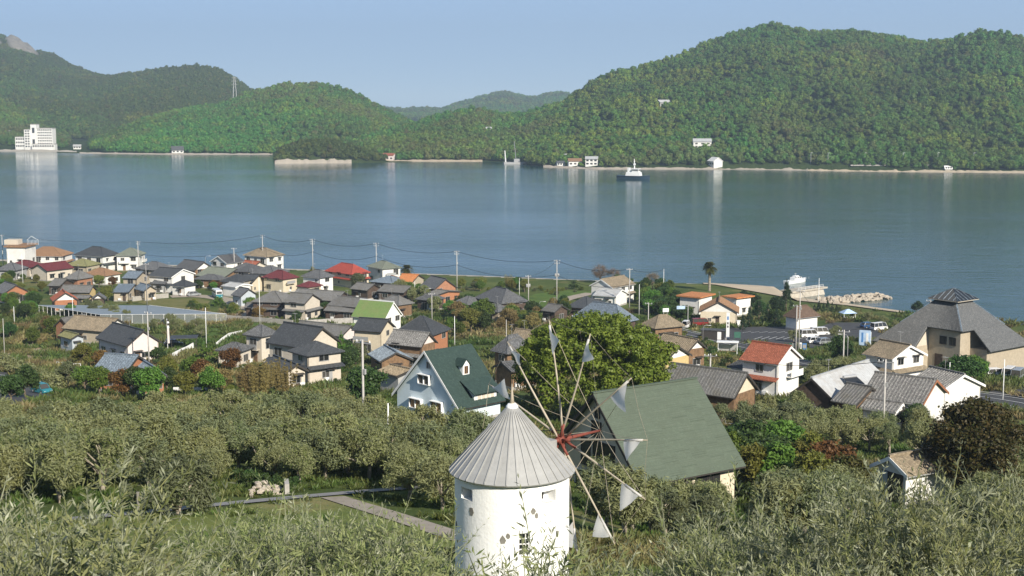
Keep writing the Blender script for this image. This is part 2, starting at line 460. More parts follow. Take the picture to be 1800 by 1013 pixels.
# ------------------------------------------------------------------ far hills
def hill_material(name, c1, c2, rock=None):
    m, N, L, out = nmat(name)
    b = N.new('ShaderNodeBsdfPrincipled'); L.new(b.outputs[0], out.inputs[0]); b.inputs['Roughness'].default_value = 1; b.inputs['Specular IOR Level'].default_value = 0
    v = geopos(N, L)
    c = mixc(N, L, c1, c2, ramp(N, L, noise(N, L, v, .03, 6, .7), (.3, .7)))
    if rock:
        at = N.new('ShaderNodeAttribute'); at.attribute_name = 'rock'
        rc = mixc(N, L, (.20, .185, .16), (.34, .31, .26), ramp(N, L, noise(N, L, geopos(N, L, (1, 1, .35)), .06, 6, .75), (.35, .65)))
        c = mixc(N, L, c, rc, at.outputs['Fac'])
    L.new(c, b.inputs['Base Color'])
    bn = N.new('ShaderNodeBump'); bn.inputs['Strength'].default_value = 1; bn.inputs['Distance'].default_value = 4
    L.new(noise(N, L, v, .08, 5, .7), bn.inputs['Height']); L.new(bn.outputs[0], b.inputs['Normal'])
    return m
class Hill:
    def __init__(s, name, skyl, shr, rid, th=6.0, ex=1.5, amp=.10, nsc=170.0, seed=0, back=1.35, slow=0, step=10.0, tsteps=46, hmat=None, rock=None):
        s.name, s.th, s.ex, s.amp, s.nsc, s.seed, s.back, s.slow = name, th, ex, amp, nsc, seed, back, slow
        s.sx, s.sy = zip(*skyl); s.hx, s.hy = zip(*shr); s.rx, s.rd = zip(*rid)
        s.x0, s.x1 = max(s.sx[0], -420), min(s.sx[-1], 2250)
        s.rock = rock
        P = np.arange(s.x0, s.x1 + .1, step); T = np.linspace(0, back, tsteps)
        PP, TT = np.meshgrid(P, T)
        X, Y, Z = s.pt(PP, TT)
        me = grid_mesh(name, X, Y, Z)
        if rock is not None:
            at = me.attributes.new('rock', 'FLOAT', 'POINT'); at.data.foreach_set('value', rock(PP, TT).ravel().astype(np.float32))
        s.o = obj(name, me, hmat); tag(s.o, kind='structure')
    def pt(s, px, t):
        py = np.interp(px, s.sx, s.sy); hy = np.interp(px, s.hx, s.hy); dr = np.interp(px, s.rx, s.rd)
        sl = lambda y: (-math.sin(PITCH) + (506.5 - y) / F * math.cos(PITCH)) / (math.cos(PITCH) + (506.5 - y) / F * math.sin(PITCH))
        ux = lambda y: (px - 900) / F / (math.cos(PITCH) + (506.5 - y) / F * math.sin(PITCH))
        zr = np.maximum(CAMZ + sl(py) * dr - s.th, .5)
        ds = -CAMZ / sl(hy)
        ds = np.minimum(ds, dr - 10)
        d = ds + (dr - ds) * t
        x = ux(hy) * d; y = d
        tt = np.clip(t, 0, 1)
        f = (1 - (1 - tt) ** s.ex) if not s.slow else tt ** s.slow
        f = np.where(t > 1, 1 - (t - 1) * 1.5, f)
        n = fbm(x / s.nsc, y / s.nsc * .8, s.seed, 4) - .5
        rdg = np.abs(fbm(x / s.nsc * .8 + 7, y / s.nsc * .33 + 3, s.seed + 9, 3) - .5)
        env = np.sin(np.clip(t, 0, 1) * math.pi) ** .8
        z = zr * f + zr * s.amp * env * (2.2 * n - 2.6 * rdg)
        if s.rock is not None:
            z = z + s.rock(px, t) * (fbm(x / 26, y / 40, 3, 5) - .5) * 60
        return x, y, np.maximum(z, -1.5 + 2.0 * tt)
    def trees(s, n, seed, t0=.03, t1=1.12, skip=None):
        r = np.random.default_rng(seed)
        px = r.uniform(s.x0, s.x1, n); t = r.uniform(t0, t1, n)
        if s.rock is not None:
            k = s.rock(px, t) < .25; px, t = px[k], t[k]
        if skip is not None:
            k = ~skip(px, t); px, t = px[k], t[k]
        x, y, z = s.pt(px, t)
        return np.stack([x, y, z], -1), px, t
HM = hill_material('forest_floor', (.026, .046, .014), (.055, .078, .026))
HMR = hill_material('mountain_side', (.022, .036, .016), (.042, .056, .026), rock=True)
def rockmask(px, t):
    a = np.clip(1.6 - (np.abs(px - 46) / 27) ** 2 - (np.abs(t - .90) / .15) ** 2, 0, 1)
    b = np.clip(1.3 - (np.abs(px - 2) / 9) ** 2 - (np.abs(t - .80) / .08) ** 2, 0, 1)
    return np.maximum(a, b)
hill_far = Hill('distant_hill', [(560, 184), (640, 190), (690, 195), (720, 196), (745, 194), (775, 195), (800, 187), (840, 175), (885, 165), (920, 173), (940, 174), (960, 167), (990, 167), (1060, 175), (1150, 195)],
    [(560, 213), (1150, 213)], [(560, 5000), (1150, 5000)], th=4, ex=1.3, amp=.05, nsc=400, seed=1, step=8, tsteps=30, hmat=HM)
mountain = Hill('mountain', [(-420, 20), (-150, 45), (-40, 60), (0, 64), (30, 62), (55, 72), (75, 90), (100, 95), (130, 115), (180, 133), (200, 135), (250, 128), (310, 117), (350, 115), (385, 120), (410, 135), (440, 155), (480, 170), (560, 200)],
    [(-420, 249), (560, 249)], [(-420, 3700), (100, 3500), (220, 3000), (400, 2800), (560, 2700)], th=6, ex=1.45, amp=.26, nsc=380, seed=2, step=7, tsteps=70, hmat=HMR, rock=rockmask)
hill_left = Hill('hill', [(-420, 120), (-200, 150), (-60, 160), (0, 170), (40, 186), (80, 206), (110, 226), (150, 246), (210, 258)],
    [(-420, 264), (0, 266), (95, 267), (135, 268), (210, 268)], [(-420, 2400), (210, 2250)], th=7, amp=.08, nsc=150, seed=3, slow=1.25, hmat=HM)
hill_mid = Hill('hill', [(100, 268), (140, 254), (180, 238), (250, 208), (330, 187), (400, 178), (430, 163), (470, 152), (500, 145), (560, 144), (600, 150), (640, 167), (680, 192), (715, 209), (760, 228), (820, 250)],
    [(100, 269), (140, 270), (300, 272), (480, 272), (820, 274)], [(100, 1750), (180, 1950), (400, 2150), (820, 2100)], th=7, ex=1.5, amp=.22, nsc=180, seed=4, hmat=HM)
hill_right = Hill('hill', [(560, 272), (600, 256), (640, 240), (690, 226), (720, 214), (760, 204), (800, 193), (840, 189), (880, 197), (920, 197), (990, 174), (1040, 142), (1080, 122), (1120, 114), (1180, 97), (1230, 77), (1290, 54), (1350, 46), (1400, 52), (1430, 57), (1480, 54), (1540, 60), (1620, 70), (1660, 67), (1720, 61), (1770, 69), (1800, 76), (2000, 105), (2250, 150)],
    [(560, 284), (850, 284), (905, 287), (955, 294), (1050, 298), (1290, 298), (1430, 300), (1560, 302), (1800, 304), (2250, 310)],
    [(560, 1600), (720, 1760), (880, 1850), (1000, 1850), (1350, 2000), (1800, 1950), (2250, 1900)], th=7, ex=1.55, amp=.30, nsc=230, seed=5, tsteps=70, hmat=HM)
headland = Hill('headland', [(481, 286), (486, 272), (496, 259), (515, 249), (540, 245), (570, 244), (600, 249), (640, 259), (680, 270), (725, 283)],
    [(481, 288), (560, 287), (620, 287), (725, 285)], [(481, 1450), (725, 1500)], th=5, ex=2.2, amp=.06, nsc=60, seed=6, back=2.0, step=4, hmat=HM)
def shore_strip(name, x0, x1, hl, w0, w1, z1, mt, seed=0):
    P = np.arange(x0, x1 + .1, 3.0)
    hy = np.interp(P, hl.hx, hl.hy)
    ds = np.array([onz(p, y, 0).y for p, y in zip(P, hy)])
    U = np.array([onz(p, y, 0).x / onz(p, y, 0).y for p, y in zip(P, hy)])
    wn = fbm(P / 13.0, P * 0 + seed, seed, 3)
    T = np.linspace(0, 1, 6)[:, None]
    D = ds[None] - w0 * (.4 + 1.2 * wn)[None] + T * (w0 + w1)
    Z = -.4 + T ** .8 * (z1 + .4) * (.6 + .8 * fbm(P / 7.0, P * 0 + 4, seed + 2, 3))[None]
    o = obj(name, grid_mesh(name, D * U[None], D, Z), mt); tag(o, kind='structure')
shore_strip('beach', 620, 850, hill_right, 6, 8, 1.3, 'sand', 1)
shore_strip('rocky_shore', 955, 1420, hill_right, 3, 5, 1.5, 'rock', 2)
shore_strip('beach', 1420, 2000, hill_right, 8, 8, 1.3, 'sand', 3)
shore_strip('rocky_shore', 140, 480, hill_mid, 3, 6, 1.2, 'rock', 4)
shore_strip('rocky_shore', 483, 620, headland, 3, 4, 3.6, 'rock', 5)
shore_strip('rocky_shore', -60, 135, hill_left, 4, 7, 1.8, 'pier', 6)

# ------------------------------------------------------------------ roads, fields, sheets draped on the ground
def drape_xy(name, pts, mt, off=.06, kind='structure', step=3.0, zf=None):
    bm = bmesh.new()
    f = bm.faces.new([bm.verts.new((p[0], p[1], 0)) for p in pts])
    xs = [p[0] for p in pts]; ys = [p[1] for p in pts]
    for ax, lo, hi in ((0, min(xs), max(xs)), (1, min(ys), max(ys))):
        k = math.ceil(lo / step) * step
        while k < hi:
            co = (k, 0, 0) if ax == 0 else (0, k, 0); no = (1, 0, 0) if ax == 0 else (0, 1, 0)
            bmesh.ops.bisect_plane(bm, geom=bm.verts[:] + bm.edges[:] + bm.faces[:], plane_co=co, plane_no=no)
            k += step
    for v in bm.verts:
        v.co.z = (zf(v.co.x, v.co.y) if zf else float(ground(v.co.x, v.co.y))) + off
    bmesh.ops.recalc_face_normals(bm, faces=bm.faces)
    me = bpy.data.meshes.new(name); bm.to_mesh(me); bm.free()
    if me.polygons and me.polygons[0].normal.z < 0: me.flip_normals()
    o = obj(name, me, mt)
    if kind: tag(o, kind=kind)
    return o
def drape(name, reg, pxs, mt, off=.06, kind='structure', **k):
    return drape_xy(name, [onh(*pix(reg, p))[:2] for p in pxs], mt, off, kind, **k)
def strip_xy(name, pts, wd, mt, off=.08, kind='structure'):
    pts = [Vector((p[0], p[1])) for p in pts]
    dense = []
    for a, b in zip(pts, pts[1:]):
        n = max(1, int((b - a).length / 2))
        dense += [a.lerp(b, i / n) for i in range(n)]
    dense.append(pts[-1])
    for _ in range(6):
        dense = [dense[0]] + [(dense[i - 1] + dense[i] * 2 + dense[i + 1]) / 4 for i in range(1, len(dense) - 1)] + [dense[-1]]
    T = np.linspace(-.5, .5, 5)
    X = []; Y = []
    for i, p in enumerate(dense):
        t = (dense[min(i + 1, len(dense) - 1)] - dense[max(0, i - 1)]).normalized()
        nn = Vector((-t.y, t.x))
        X.append([p.x + nn.x * wd * k for k in T]); Y.append([p.y + nn.y * wd * k for k in T])
    X = np.array(X); Y = np.array(Y)
    me = grid_mesh(name, X, Y, ground(X, Y) + off)
    me.polygons[0].normal
    if me.polygons[0].normal.z < 0: me.flip_normals()
    o = obj(name, me, mt)
    if kind: tag(o, kind=kind)
    return o
def strip(name, reg, pxs, wd, mt, off=.08, kind='structure'):
    return strip_xy(name, [onh(*pix(reg, p)) for p in pxs], wd, mt, off, kind)
def lawn_material(name, a, b_, dry):
    m, N, L, out = nmat(name)
    b = N.new('ShaderNodeBsdfPrincipled'); L.new(b.outputs[0], out.inputs[0]); b.inputs['Roughness'].default_value = .95; b.inputs['Specular IOR Level'].default_value = .1
    v = geopos(N, L)
    g = mixc(N, L, a, b_, ramp(N, L, noise(N, L, v, .35, 6, .65), (.35, .65)))
    g = mixc(N, L, g, dry, ramp(N, L, noise(N, L, v, .12, 5, .7), (.50, .70)))
    g = mixc(N, L, g, tuple(x * .6 for x in a), ramp(N, L, noise(N, L, v, 6, 3, .7), (.5, .8)))
    L.new(g, b.inputs['Base Color'])
    bn = N.new('ShaderNodeBump'); bn.inputs['Strength'].default_value = .7; bn.inputs['Distance'].default_value = .06
    L.new(noise(N, L, v, 9.0, 4, .7), bn.inputs['Height']); L.new(bn.outputs[0], b.inputs['Normal'])
    return m
_M['lawn'] = lawn_material('lawn', (.13, .165, .042), (.19, .215, .062), (.27, .235, .10))
_M['field'] = lawn_material('field', (.075, .13, .028), (.11, .165, .04), (.13, .16, .045))
_M['weeds'] = lawn_material('weeds', (.13, .14, .045), (.19, .175, .07), (.25, .20, .10))
# park lawn and paths by the windmill
drape('lawn', 'P', [(0, 1060), (0, 930), (205, 912), (330, 905), (470, 885), (600, 872), (640, 878), (800, 950), (812, 1060), (400, 1120)], 'lawn', .05)
drape('lawn', 'P', [(1000, 985), (1010, 955), (1140, 975), (1260, 995), (1260, 1060), (1000, 1060)], 'lawn', .05)
strip('path', 'P', [(120, 915), (270, 902), (380, 888), (480, 879), (600, 869), (720, 858), (860, 850)], 1.5, 'apath', .09)
strip('path', 'P', [(585, 876), (640, 893), (720, 918), (800, 945), (900, 975)], 1.7, 'path', .10)
drape('parking_lot', 'C', [(-60, 455), (60, 462), (250, 560), (390, 625), (290, 650), (100, 720), (-80, 700)], 'asph', .08)
strip('road', 'C', [(1190, 660), (1290, 640), (1390, 655), (1500, 690)], 4.0, 'asph', .09)
# sea front car park and main road
drape('parking_lot', 'F', [(480, 512), (700, 500), (900, 500), (1160, 502), (1250, 470), (1480, 470), (1640, 520), (1560, 580), (1300, 600), (1110, 650), (900, 628), (490, 600)], 'asph', .08)
strip('road', 'P', [(1165, 578), (1210, 590), (1270, 604), (1340, 620), (1420, 642), (1520, 668), (1640, 690), (1740, 700), (1830, 716), (1900, 740)], 8.0, 'asph', .12)
drape('forecourt', 'P', [(1735, 655), (1800, 660), (1870, 680), (1870, 712), (1740, 694)], 'asph', .10)
strip('road', 'P', [(300, 522), (330, 520), (372, 522), (410, 530), (430, 545), (420, 562)], 6.0, 'path', .10)
drape('field', 'A', [(1370, 722), (1590, 712), (1830, 715), (1850, 760), (1700, 790), (1560, 830), (1460, 860), (1440, 790)], 'field', .10)
drape('meadow', 'A', [(945, 565), (1050, 548), (1400, 540), (1480, 560), (1440, 600), (1280, 615), (1050, 590)], 'weeds', .10)
drape('meadow', 'E', [(500, 420), (560, 390), (760, 362), (960, 372), (950, 395), (740, 440), (680, 480), (520, 480)], 'field', .10)
strip('road', 'E', [(960, 385), (860, 405), (760, 430), (700, 470)], 4.5, 'path', .14)
drape('garden_plot', 'F', [(270, 810), (420, 770), (560, 800), (520, 830), (330, 830)], 'weeds', .1)
drape('bare_plot', 'C', [(0, 350), (60, 300), (150, 240), (330, 300), (400, 400), (300, 380), (100, 360)], 'soil', .08)
drape('yard', 'A', [(1190, 900), (1330, 880), (1360, 930), (1210, 980)], 'path', .10)
# sand of the beach by the pier
bxs = np.linspace(onz(1235, 517, 0).x, onz(2000, 596, 0).x, 60)
SS = np.linspace(-6, 34, 12)[:, None]
BX = np.repeat(bxs[None], 12, 0); BY = shore(BX) - SS * np.clip((BX - bxs[0]) / 20, .15, 1)
tag(obj('beach', grid_mesh('beach', BX, BY, ground(BX, BY) + .30), 'sand'), kind='structure')
# promenade wall along the shore
P0 = [(-60 + i * 30) for i in range(47)]
wpts = [onz(p, float(np.interp(p, *zip(*SHORE_PX))), 0) for p in P0]
mb = MB()
for a, b in zip(wpts, wpts[1:]):
    d = (b - a); mb.box(((a.x + b.x) / 2, (a.y + b.y) / 2 - 1.3, 2.2), (d.length + .05, .5, 2.0), math.atan2(d.y, d.x))
tag(obj('sea_wall', mb, 'conc'), 'long low concrete sea wall along the village shore', 'wall')

# ------------------------------------------------------------------ haze: one closed box of thin air
mb = MB(); mb.box2((-3900, -260, -8), (3900, 7300, 420))
hz = obj('haze', mb)
m, N, L, out = nmat('haze')
pv = N.new('ShaderNodeVolumePrincipled')
pv.inputs['Color'].default_value = (.66, .83, 1.0, 1)
pv.inputs['Density'].default_value = 0.00015
pv.inputs['Anisotropy'].default_value = 0.2
L.new(pv.outputs[0], out.inputs['Volume'])
hz.data.materials.append(m)
tag(hz, kind='stuff')

# ------------------------------------------------------------------ houses
class Frame:
    """an eave rectangle measured from three of its corners; la along left->near, lb along near->right"""
    def __init__(s, reg, l, n, r, e, a=None, b=None, lo=3.2, hi=17, hib=13, uydeg=None):
        npx = pix(reg, n)
        s.N = onh(*npx, e)
        z = s.N.z
        va = vb = None
        if l is not None: va = s.N - onz(*pix(reg, l), z)
        if r is not None: vb = onz(*pix(reg, r), z) - s.N
        u = Vector((0, 0))
        if va is not None and not (a and vb is not None): u += Vector((va.x, va.y))
        if vb is not None: u += Vector((vb.y, -vb.x)) * (1.0 if not (b and va is not None) else 0.0)
        if uydeg is not None: u = Vector((math.sin(R(uydeg)), -math.cos(R(uydeg))))
        u.normalize()
        s.ux = u; s.uy = Vector((-u.y, u.x))
        s.la = a if a else min(hi, max(lo, abs(Vector((va.x, va.y)).dot(s.ux))))
        s.lb = b if b else min(hib, max(lo, abs(Vector((vb.x, vb.y)).dot(s.uy))))
        s.rot = math.atan2(u.y, u.x)
        c = Vector((s.N.x, s.N.y)) - s.ux * s.la / 2 + s.uy * s.lb / 2
        s.c = c
        s.gz = s.N.z - e
        s.e = e
def facing(M, n):
    wn = (M.to_3x3() @ Vector(n)); p = M.translation
    return wn.dot(Vector((-p.x, -p.y, 0)).normalized())
def window(parent, M, side, u, z, wd, ht, X, Y, fm='alu', box=0.0, glass='glass', bars=2):
    """window of frame and panes on wall side; u along the wall, z sill height"""
    th = .10 + box
    mb = MB(); gl = MB()
    t = .07
    def bx(b, u0, u1, z0, z1, d0, d1):
        if side == 'f': b.box2((u0, -Y - d1, z0), (u1, -Y - d0, z1))
        elif side == 'b': b.box2((u0, Y + d0, z0), (u1, Y + d1, z1))
        elif side == 'l': b.box2((-X - d1, u0, z0), (-X - d0, u1, z1))
        else: b.box2((X + d0, u0, z0), (X + d1, u1, z1))
    bx(mb, u - wd / 2 - t, u + wd / 2 + t, z - t, z, -.02, th)
    bx(mb, u - wd / 2 - t, u + wd / 2 + t, z + ht, z + ht + t, -.02, th + (.15 if box else .04))
    bx(mb, u - wd / 2 - t, u - wd / 2, z, z + ht, -.02, th)
    bx(mb, u + wd / 2, u + wd / 2 + t, z, z + ht, -.02, th)
    for k in range(1, bars):
        q = u - wd / 2 + wd * k / bars
        bx(mb, q - .03, q + .03, z, z + ht, -.02, th - .015)
    bx(gl, u - wd / 2 + .004, u + wd / 2 - .004, z + .004, z + ht - .004, -.015, th * .55)
    o = obj('window', mb, fm, parent, M)
    obj('pane', gl, glass, o)
    return o
def roof_plane(mb, pts, thick, rib, ribh, up):
    """pts: eave a, eave b, top b, top a (planar); ribs run from eave to top"""
    mb.slab([p for p in pts if p is not None], thick)
def house(reg, l, n, r, e, h, ax='x', ty='gable', wall='wht', roof='dgr', label=None, parent=None, name='house', a=None, b=None, over=.5, gm=None, trim=None,
          win=True, rib=None, ribh=.055, fm='alu', cat='house', ridge=True, base=-1.2, seed=None, thick=.14, glist=None, lo=3.2, hi=17, hib=13, found=True, uydeg=None):
    fr = Frame(reg, l, n, r, e, a, b, lo, hi, hib, uydeg)
    if ax == 'x': rot, X, Y = fr.rot, fr.la / 2, fr.lb / 2
    else: rot, X, Y = fr.rot + math.pi / 2, fr.lb / 2, fr.la / 2
    Mw = Matrix.Translation((fr.c.x, fr.c.y, fr.gz)) @ Matrix.Rotation(rot, 4, 'Z')
    rr = random.Random(seed if seed is not None else int(fr.c.x * 13 + fr.c.y * 7))
    if parent is None:
        root = empty(name, (fr.c.x, fr.c.y, fr.gz), rot); M = Matrix.Identity(4)
        root['_m'] = 0; del root['_m']
        root.matrix_world = Mw
        tag(root, label, cat)
        MW[root.name] = Mw
    else:
        root = parent; M = MW[root.name].inverted() @ Mw
    ov = min(over, Y * .3)
    sl = (h - e) / Y                       # slope of the main planes
    wx, wy = X - ov * (.75 if ty == 'gable' else 1), Y - ov
    we = e + ov * sl                       # wall top at the wall line
    rb = rib if rib is not None else {'met': .5, 'grn': .5, 'shg': 0, 'dgn': .9}.get(roof, .30)
    if rib is None and roof in ('til', 'mot', 'dgr', 'slt', 'tbr', 'blu') and fr.c.y < 300: rb, ribh = .46, .13
    mb = MB(); rc = MB()
    T = thick
    for sx_, sy_ in ((-1, -1), (1, -1), (1, 1), (-1, 1)):
        p_ = Mw @ Vector((sx_ * X, sy_ * Y, 0)); base = min(base, float(ground(p_.x, p_.y)) - fr.gz - .3)
    def ribs(x0, x1, topf, side):
        if not rb: return
        k = int((x1 - x0) / rb); off = ((x1 - x0) - k * rb) / 2
        for i in range(k + 1):
            x = x0 + off + i * rb
            yt = topf(x)
            if Y - yt < .3: continue
            z0, z1 = e + T, e + (Y - yt) * sl + T
            hw = min(.09, rb * .28)
            for q in (0,):
                p = [Vector((x - hw, -Y * 1.0, z0 - .01)), Vector((x + hw, -Y, z0 - .01)), Vector((x, -Y, z0 + ribh)), Vector((x - hw, -yt, z1 - .01)), Vector((x + hw, -yt, z1 - .01)), Vector((x, -yt, z1 + ribh))]
                if side == 'b': p = [Vector((-v.x, -v.y, v.z)) for v in p]
                n0 = len(mb.v); mb.v += [tuple(v) for v in p]
                mb.f += [(n0, n0 + 2, n0 + 5, n0 + 3), (n0 + 2, n0 + 1, n0 + 4, n0 + 5), (n0, n0 + 1, n0 + 2)]
    wl = MB()
    if ty == 'gable':
        for s in (-1, 1):
            mb.slab([(-X, s * Y, e), (X, s * Y, e), (X, 0, h), (-X, 0, h)], T)
        ribs(-X + .08, X - .08, lambda x: 0.0, 'f'); ribs(-X + .08, X - .08, lambda x: 0.0, 'b')
        if ridge: rc.box((0, 0, h + T + .09), (2 * X + .06, .30, .24))
        zt = h - .02
        if gm is None:
            pts = [(-wy, base), (wy, base), (wy, we - .02), (0, zt), (-wy, we - .02)]
            wl.loft([[(-wx, y, z) for y, z in pts], [(wx, y, z) for y, z in pts]])
        else:
            wl.box2((-wx, -wy, base), (wx, wy, we - .02))
            for s in (-1, 1):
                gb = MB()
                gb.loft([[(s * (wx - .25), -wy, we - .02), (s * (wx - .25), wy, we - .02), (s * (wx - .25), 0, zt)], [(s * (wx + .01), -wy, we - .02), (s * (wx + .01), wy, we - .02), (s * (wx + .01), 0, zt)]])
                obj('gable', gb, gm, root, M)
        tm = trim or {'wht': 'white', 'grn': 'white', 'lblue': 'white'}.get(wall, 'dfr')
        for s in (-1, 1):
            bb = MB()
            for q in (-1, 1):
                bb.loft([[(s * X, q * (Y + .02), e - .16), (s * (X + .05), q * (Y + .02), e - .16), (s * (X + .05), q * (Y + .02), e + T + .03), (s * X, q * (Y + .02), e + T + .03)],
                         [(s * X, q * .01, h - .16), (s * (X + .05), q * .01, h - .16), (s * (X + .05), q * .01, h + T + .03), (s * X, q * .01, h + T + .03)]])
            if facing(Mw, (s, 0, 0)) > -.2: obj('bargeboard', bb, tm, root, M)
    elif ty == 'hip':
        q = min(X, Y); rl = max(X - Y, 0.0) + (.25 if X <= Y + .3 else 0)
        slx = (h - e) / (X - rl)
        for s in (-1, 1):
            mb.slab([(-X, s * Y, e), (X, s * Y, e), (rl, 0, h), (-rl, 0, h)], T)
            mb.slab([(s * X, -Y, e), (s * X, Y, e), (s * rl, 0, h)], T)
        ribs(-X + .12, X - .12, lambda x: 0.0 if abs(x) < rl else (abs(x) - rl) / (X - rl) * Y, 'f')
        ribs(-X + .12, X - .12, lambda x: 0.0 if abs(x) < rl else (abs(x) - rl) / (X - rl) * Y, 'b')
        if ridge:
            if rl > .3: rc.box((0, 0, h + T + .07), (2 * rl + .2, .28, .22))
            for s in (-1, 1):
                for q in (-1, 1):
                    a_, b_ = Vector((s * X, q * Y, e + T)), Vector((s * rl, 0, h + T + .02))
                    rc.tube([a_, b_], .13, 4)
        # end planes get ribs too
        if rb:
            k = int(2 * Y / rb)
            for s in (-1, 1):
                for i in range(k + 1):
                    y = -Y + .1 + i * rb
                    xt = X - (X - rl) * (1 - abs(y) / Y)
                    if X - xt < .3: continue
                    z1 = e + (X - xt) * slx
                    hw = min(.09, rb * .28)
                    p = [(s * X, y - hw, e + T - .01), (s * X, y + hw, e + T - .01), (s * X, y, e + T + ribh), (s * xt, y - hw, z1 + T - .01), (s * xt, y + hw, z1 + T - .01), (s * xt, y, z1 + T + ribh)]
                    n0 = len(mb.v); mb.v += p
                    mb.f += [(n0, n0 + 2, n0 + 5, n0 + 3), (n0 + 2, n0 + 1, n0 + 4, n0 + 5), (n0, n0 + 1, n0 + 2)]
        wl.box2((-wx, -wy, base), (wx, wy, e + min(ov * sl, ov * slx) - .02))
    elif ty == 'flat':
        wl.box2((-wx, -wy, base), (wx, wy, e))
        mb.box2((-X, -Y, e + .002), (X, Y, e + h))
    obj('wall', wl, wall, root, M)
    ro = obj('roof', mb, roof, root, M)
    if rc.v: obj('ridge_cap', rc, roof if roof != 'grn' else 'white', ro)
    # gutter and footing
    if ty != 'flat':
        for s in (-1, 1):
            if facing(Mw, (0, s, 0)) < 0: continue
            gt = MB(); gt.box((0, s * (Y + .05), e + .02), (2 * X - .1, .10, .10)); obj('gutter', gt, 'dfr' if wall not in ('wht',) else 'alu', ro)
    if found:
        ft = MB(); ft.box2((-wx - .03, -wy - .03, base - .02), (wx + .03, wy + .03, .35)); obj('foundation', ft, 'conc', root, M)
    if win:
        st = 1 if we < 4.2 else 2
        for side, nn, ln in (('f', (0, -1, 0), wx), ('b', (0, 1, 0), wx), ('l', (-1, 0, 0), wy), ('r', (1, 0, 0), wy)):
            fc = facing(Mw, nn)
            if fc < .12: continue
            end = side in 'lr' and ty == 'gable'
            for s in range(st):
                z0 = .95 + s * 2.75
                k = max(1, int(2 * ln / 3.3))
                for i in range(k):
                    if rr.random() < (.45 if end else .2): continue
                    u = -ln + 2 * ln * (i + .5) / k + rr.uniform(-.25, .25)
                    wd, ht = rr.choice([(1.7, 1.15), (1.7, 1.15), (1.2, 1.0), (.75, .8), (1.75, 1.9)])
                    if ht > 1.5: zz = z0 - .75
                    else: zz = z0
                    wd = min(wd, 2 * ln - .6)
                    if zz + ht > we - .15: ht = max(.5, we - .2 - zz)
                    if zz + ht > we - .1: continue
                    window(root, M, side, u, zz, wd, ht, wx, wy, fm)
                    if rr.random() < .35 and ht < 1.5:
                        aw = MB(); d = {'f': (u, -wy - .3, zz + ht + .22), 'b': (u, wy + .3, zz + ht + .22), 'l': (-wx - .3, u, zz + ht + .22), 'r': (wx + .3, u, zz + ht + .22)}[side]
                        aw.box(d, (wd + .5, .6, .06) if side in 'fb' else (.6, wd + .5, .06)); obj('window_canopy', aw, roof if roof in ('blk', 'dgr') else 'dfr', root, M)
        fs = [q for q in (('f', (0, -1, 0), wx, wy), ('b', (0, 1, 0), wx, wy), ('l', (-1, 0, 0), wy, wx), ('r', (1, 0, 0), wy, wx)) if facing(Mw, q[1]) > .2]
        def place(side, u, out_, z, du, dd, dz, sl_=0):
            mb_ = MB()
            q = {'f': lambda a, o, c: (a, -wy - o, c), 'b': lambda a, o, c: (-a, wy + o, c), 'l': lambda a, o, c: (-wx - o, -a, c), 'r': lambda a, o, c: (wx + o, a, c)}[side]
            mb_.loft([[q(u - du / 2, out_, z), q(u + du / 2, out_, z), q(u + du / 2, out_ + dd, z - sl_), q(u - du / 2, out_ + dd, z - sl_)], [q(u - du / 2, out_, z + dz), q(u + du / 2, out_, z + dz), q(u + du / 2, out_ + dd, z + dz - sl_), q(u - du / 2, out_ + dd, z + dz - sl_)]])
            return mb_
        for side, nn, ln, lw_ in fs:
            if st == 2 and rr.random() < (.75 if side in 'fb' else .35):
                obj('lower_roof', place(side, 0, -.02, 2.95, 2 * ln + .5, 1.05, .12, .38), roof, root, M)
            elif st == 2 and rr.random() < .5:
                bw = min(2 * ln - .5, 3.6); ub = rr.uniform(-.5, .5) * (2 * ln - bw)
                bo_ = obj('balcony', place(side, ub, -.02, 2.75, bw, .95, .12), wall, root, M)
                obj('balcony_rail', place(side, ub, .86, 2.88, bw, .07, .85), 'alu' if rr.random() < .5 else wall, bo_)
            if rr.random() < .7: obj('air_conditioner', place(side, rr.uniform(-.85, .85) * ln, .06, .36, .8, .32, .6), 'white', root, M)
            if ln > 2: obj('downpipe', place(side, (ln - .12) * rr.choice((-1, 1)), .0, .1, .08, .08, we - .3), 'alu' if wall == 'wht' else 'dfr', root, M)
        if fs:
            side, nn, ln, lw_ = max(fs, key=lambda q: facing(Mw, q[1])); ud = rr.uniform(-.5, .5) * ln
            do = obj('door', place(side, ud, -.02, .1, .95, .07, 2.05), rr.choice(['wood', 'dwood', 'alu']), root, M)
            obj('door_canopy', place(side, ud, -.02, 2.35, 1.7, .8, .08, .12), 'dfr', do)
        if rr.random() < .35 and parent is None:
            an = MB(); ax0 = rr.uniform(-.5, .5) * X
            an.tube([(ax0, 0, h + T), (ax0, 0, h + 2.0)], .03, 4)
            for q in range(5): an.box((ax0 + (q - 2) * .22, 0, h + 1.95), (.02, .7 - .08 * q, .02))
            an.box((ax0, 0, h + 1.95), (1.1, .02, .02)); obj('tv_antenna', an, 'steel', root, M)
    FOOT.append((fr.c.x, fr.c.y, max(X, Y), rot, X, Y))
    root['_x'] = 0; del root['_x']
    return root
MW = {}; FOOT = []
H = house
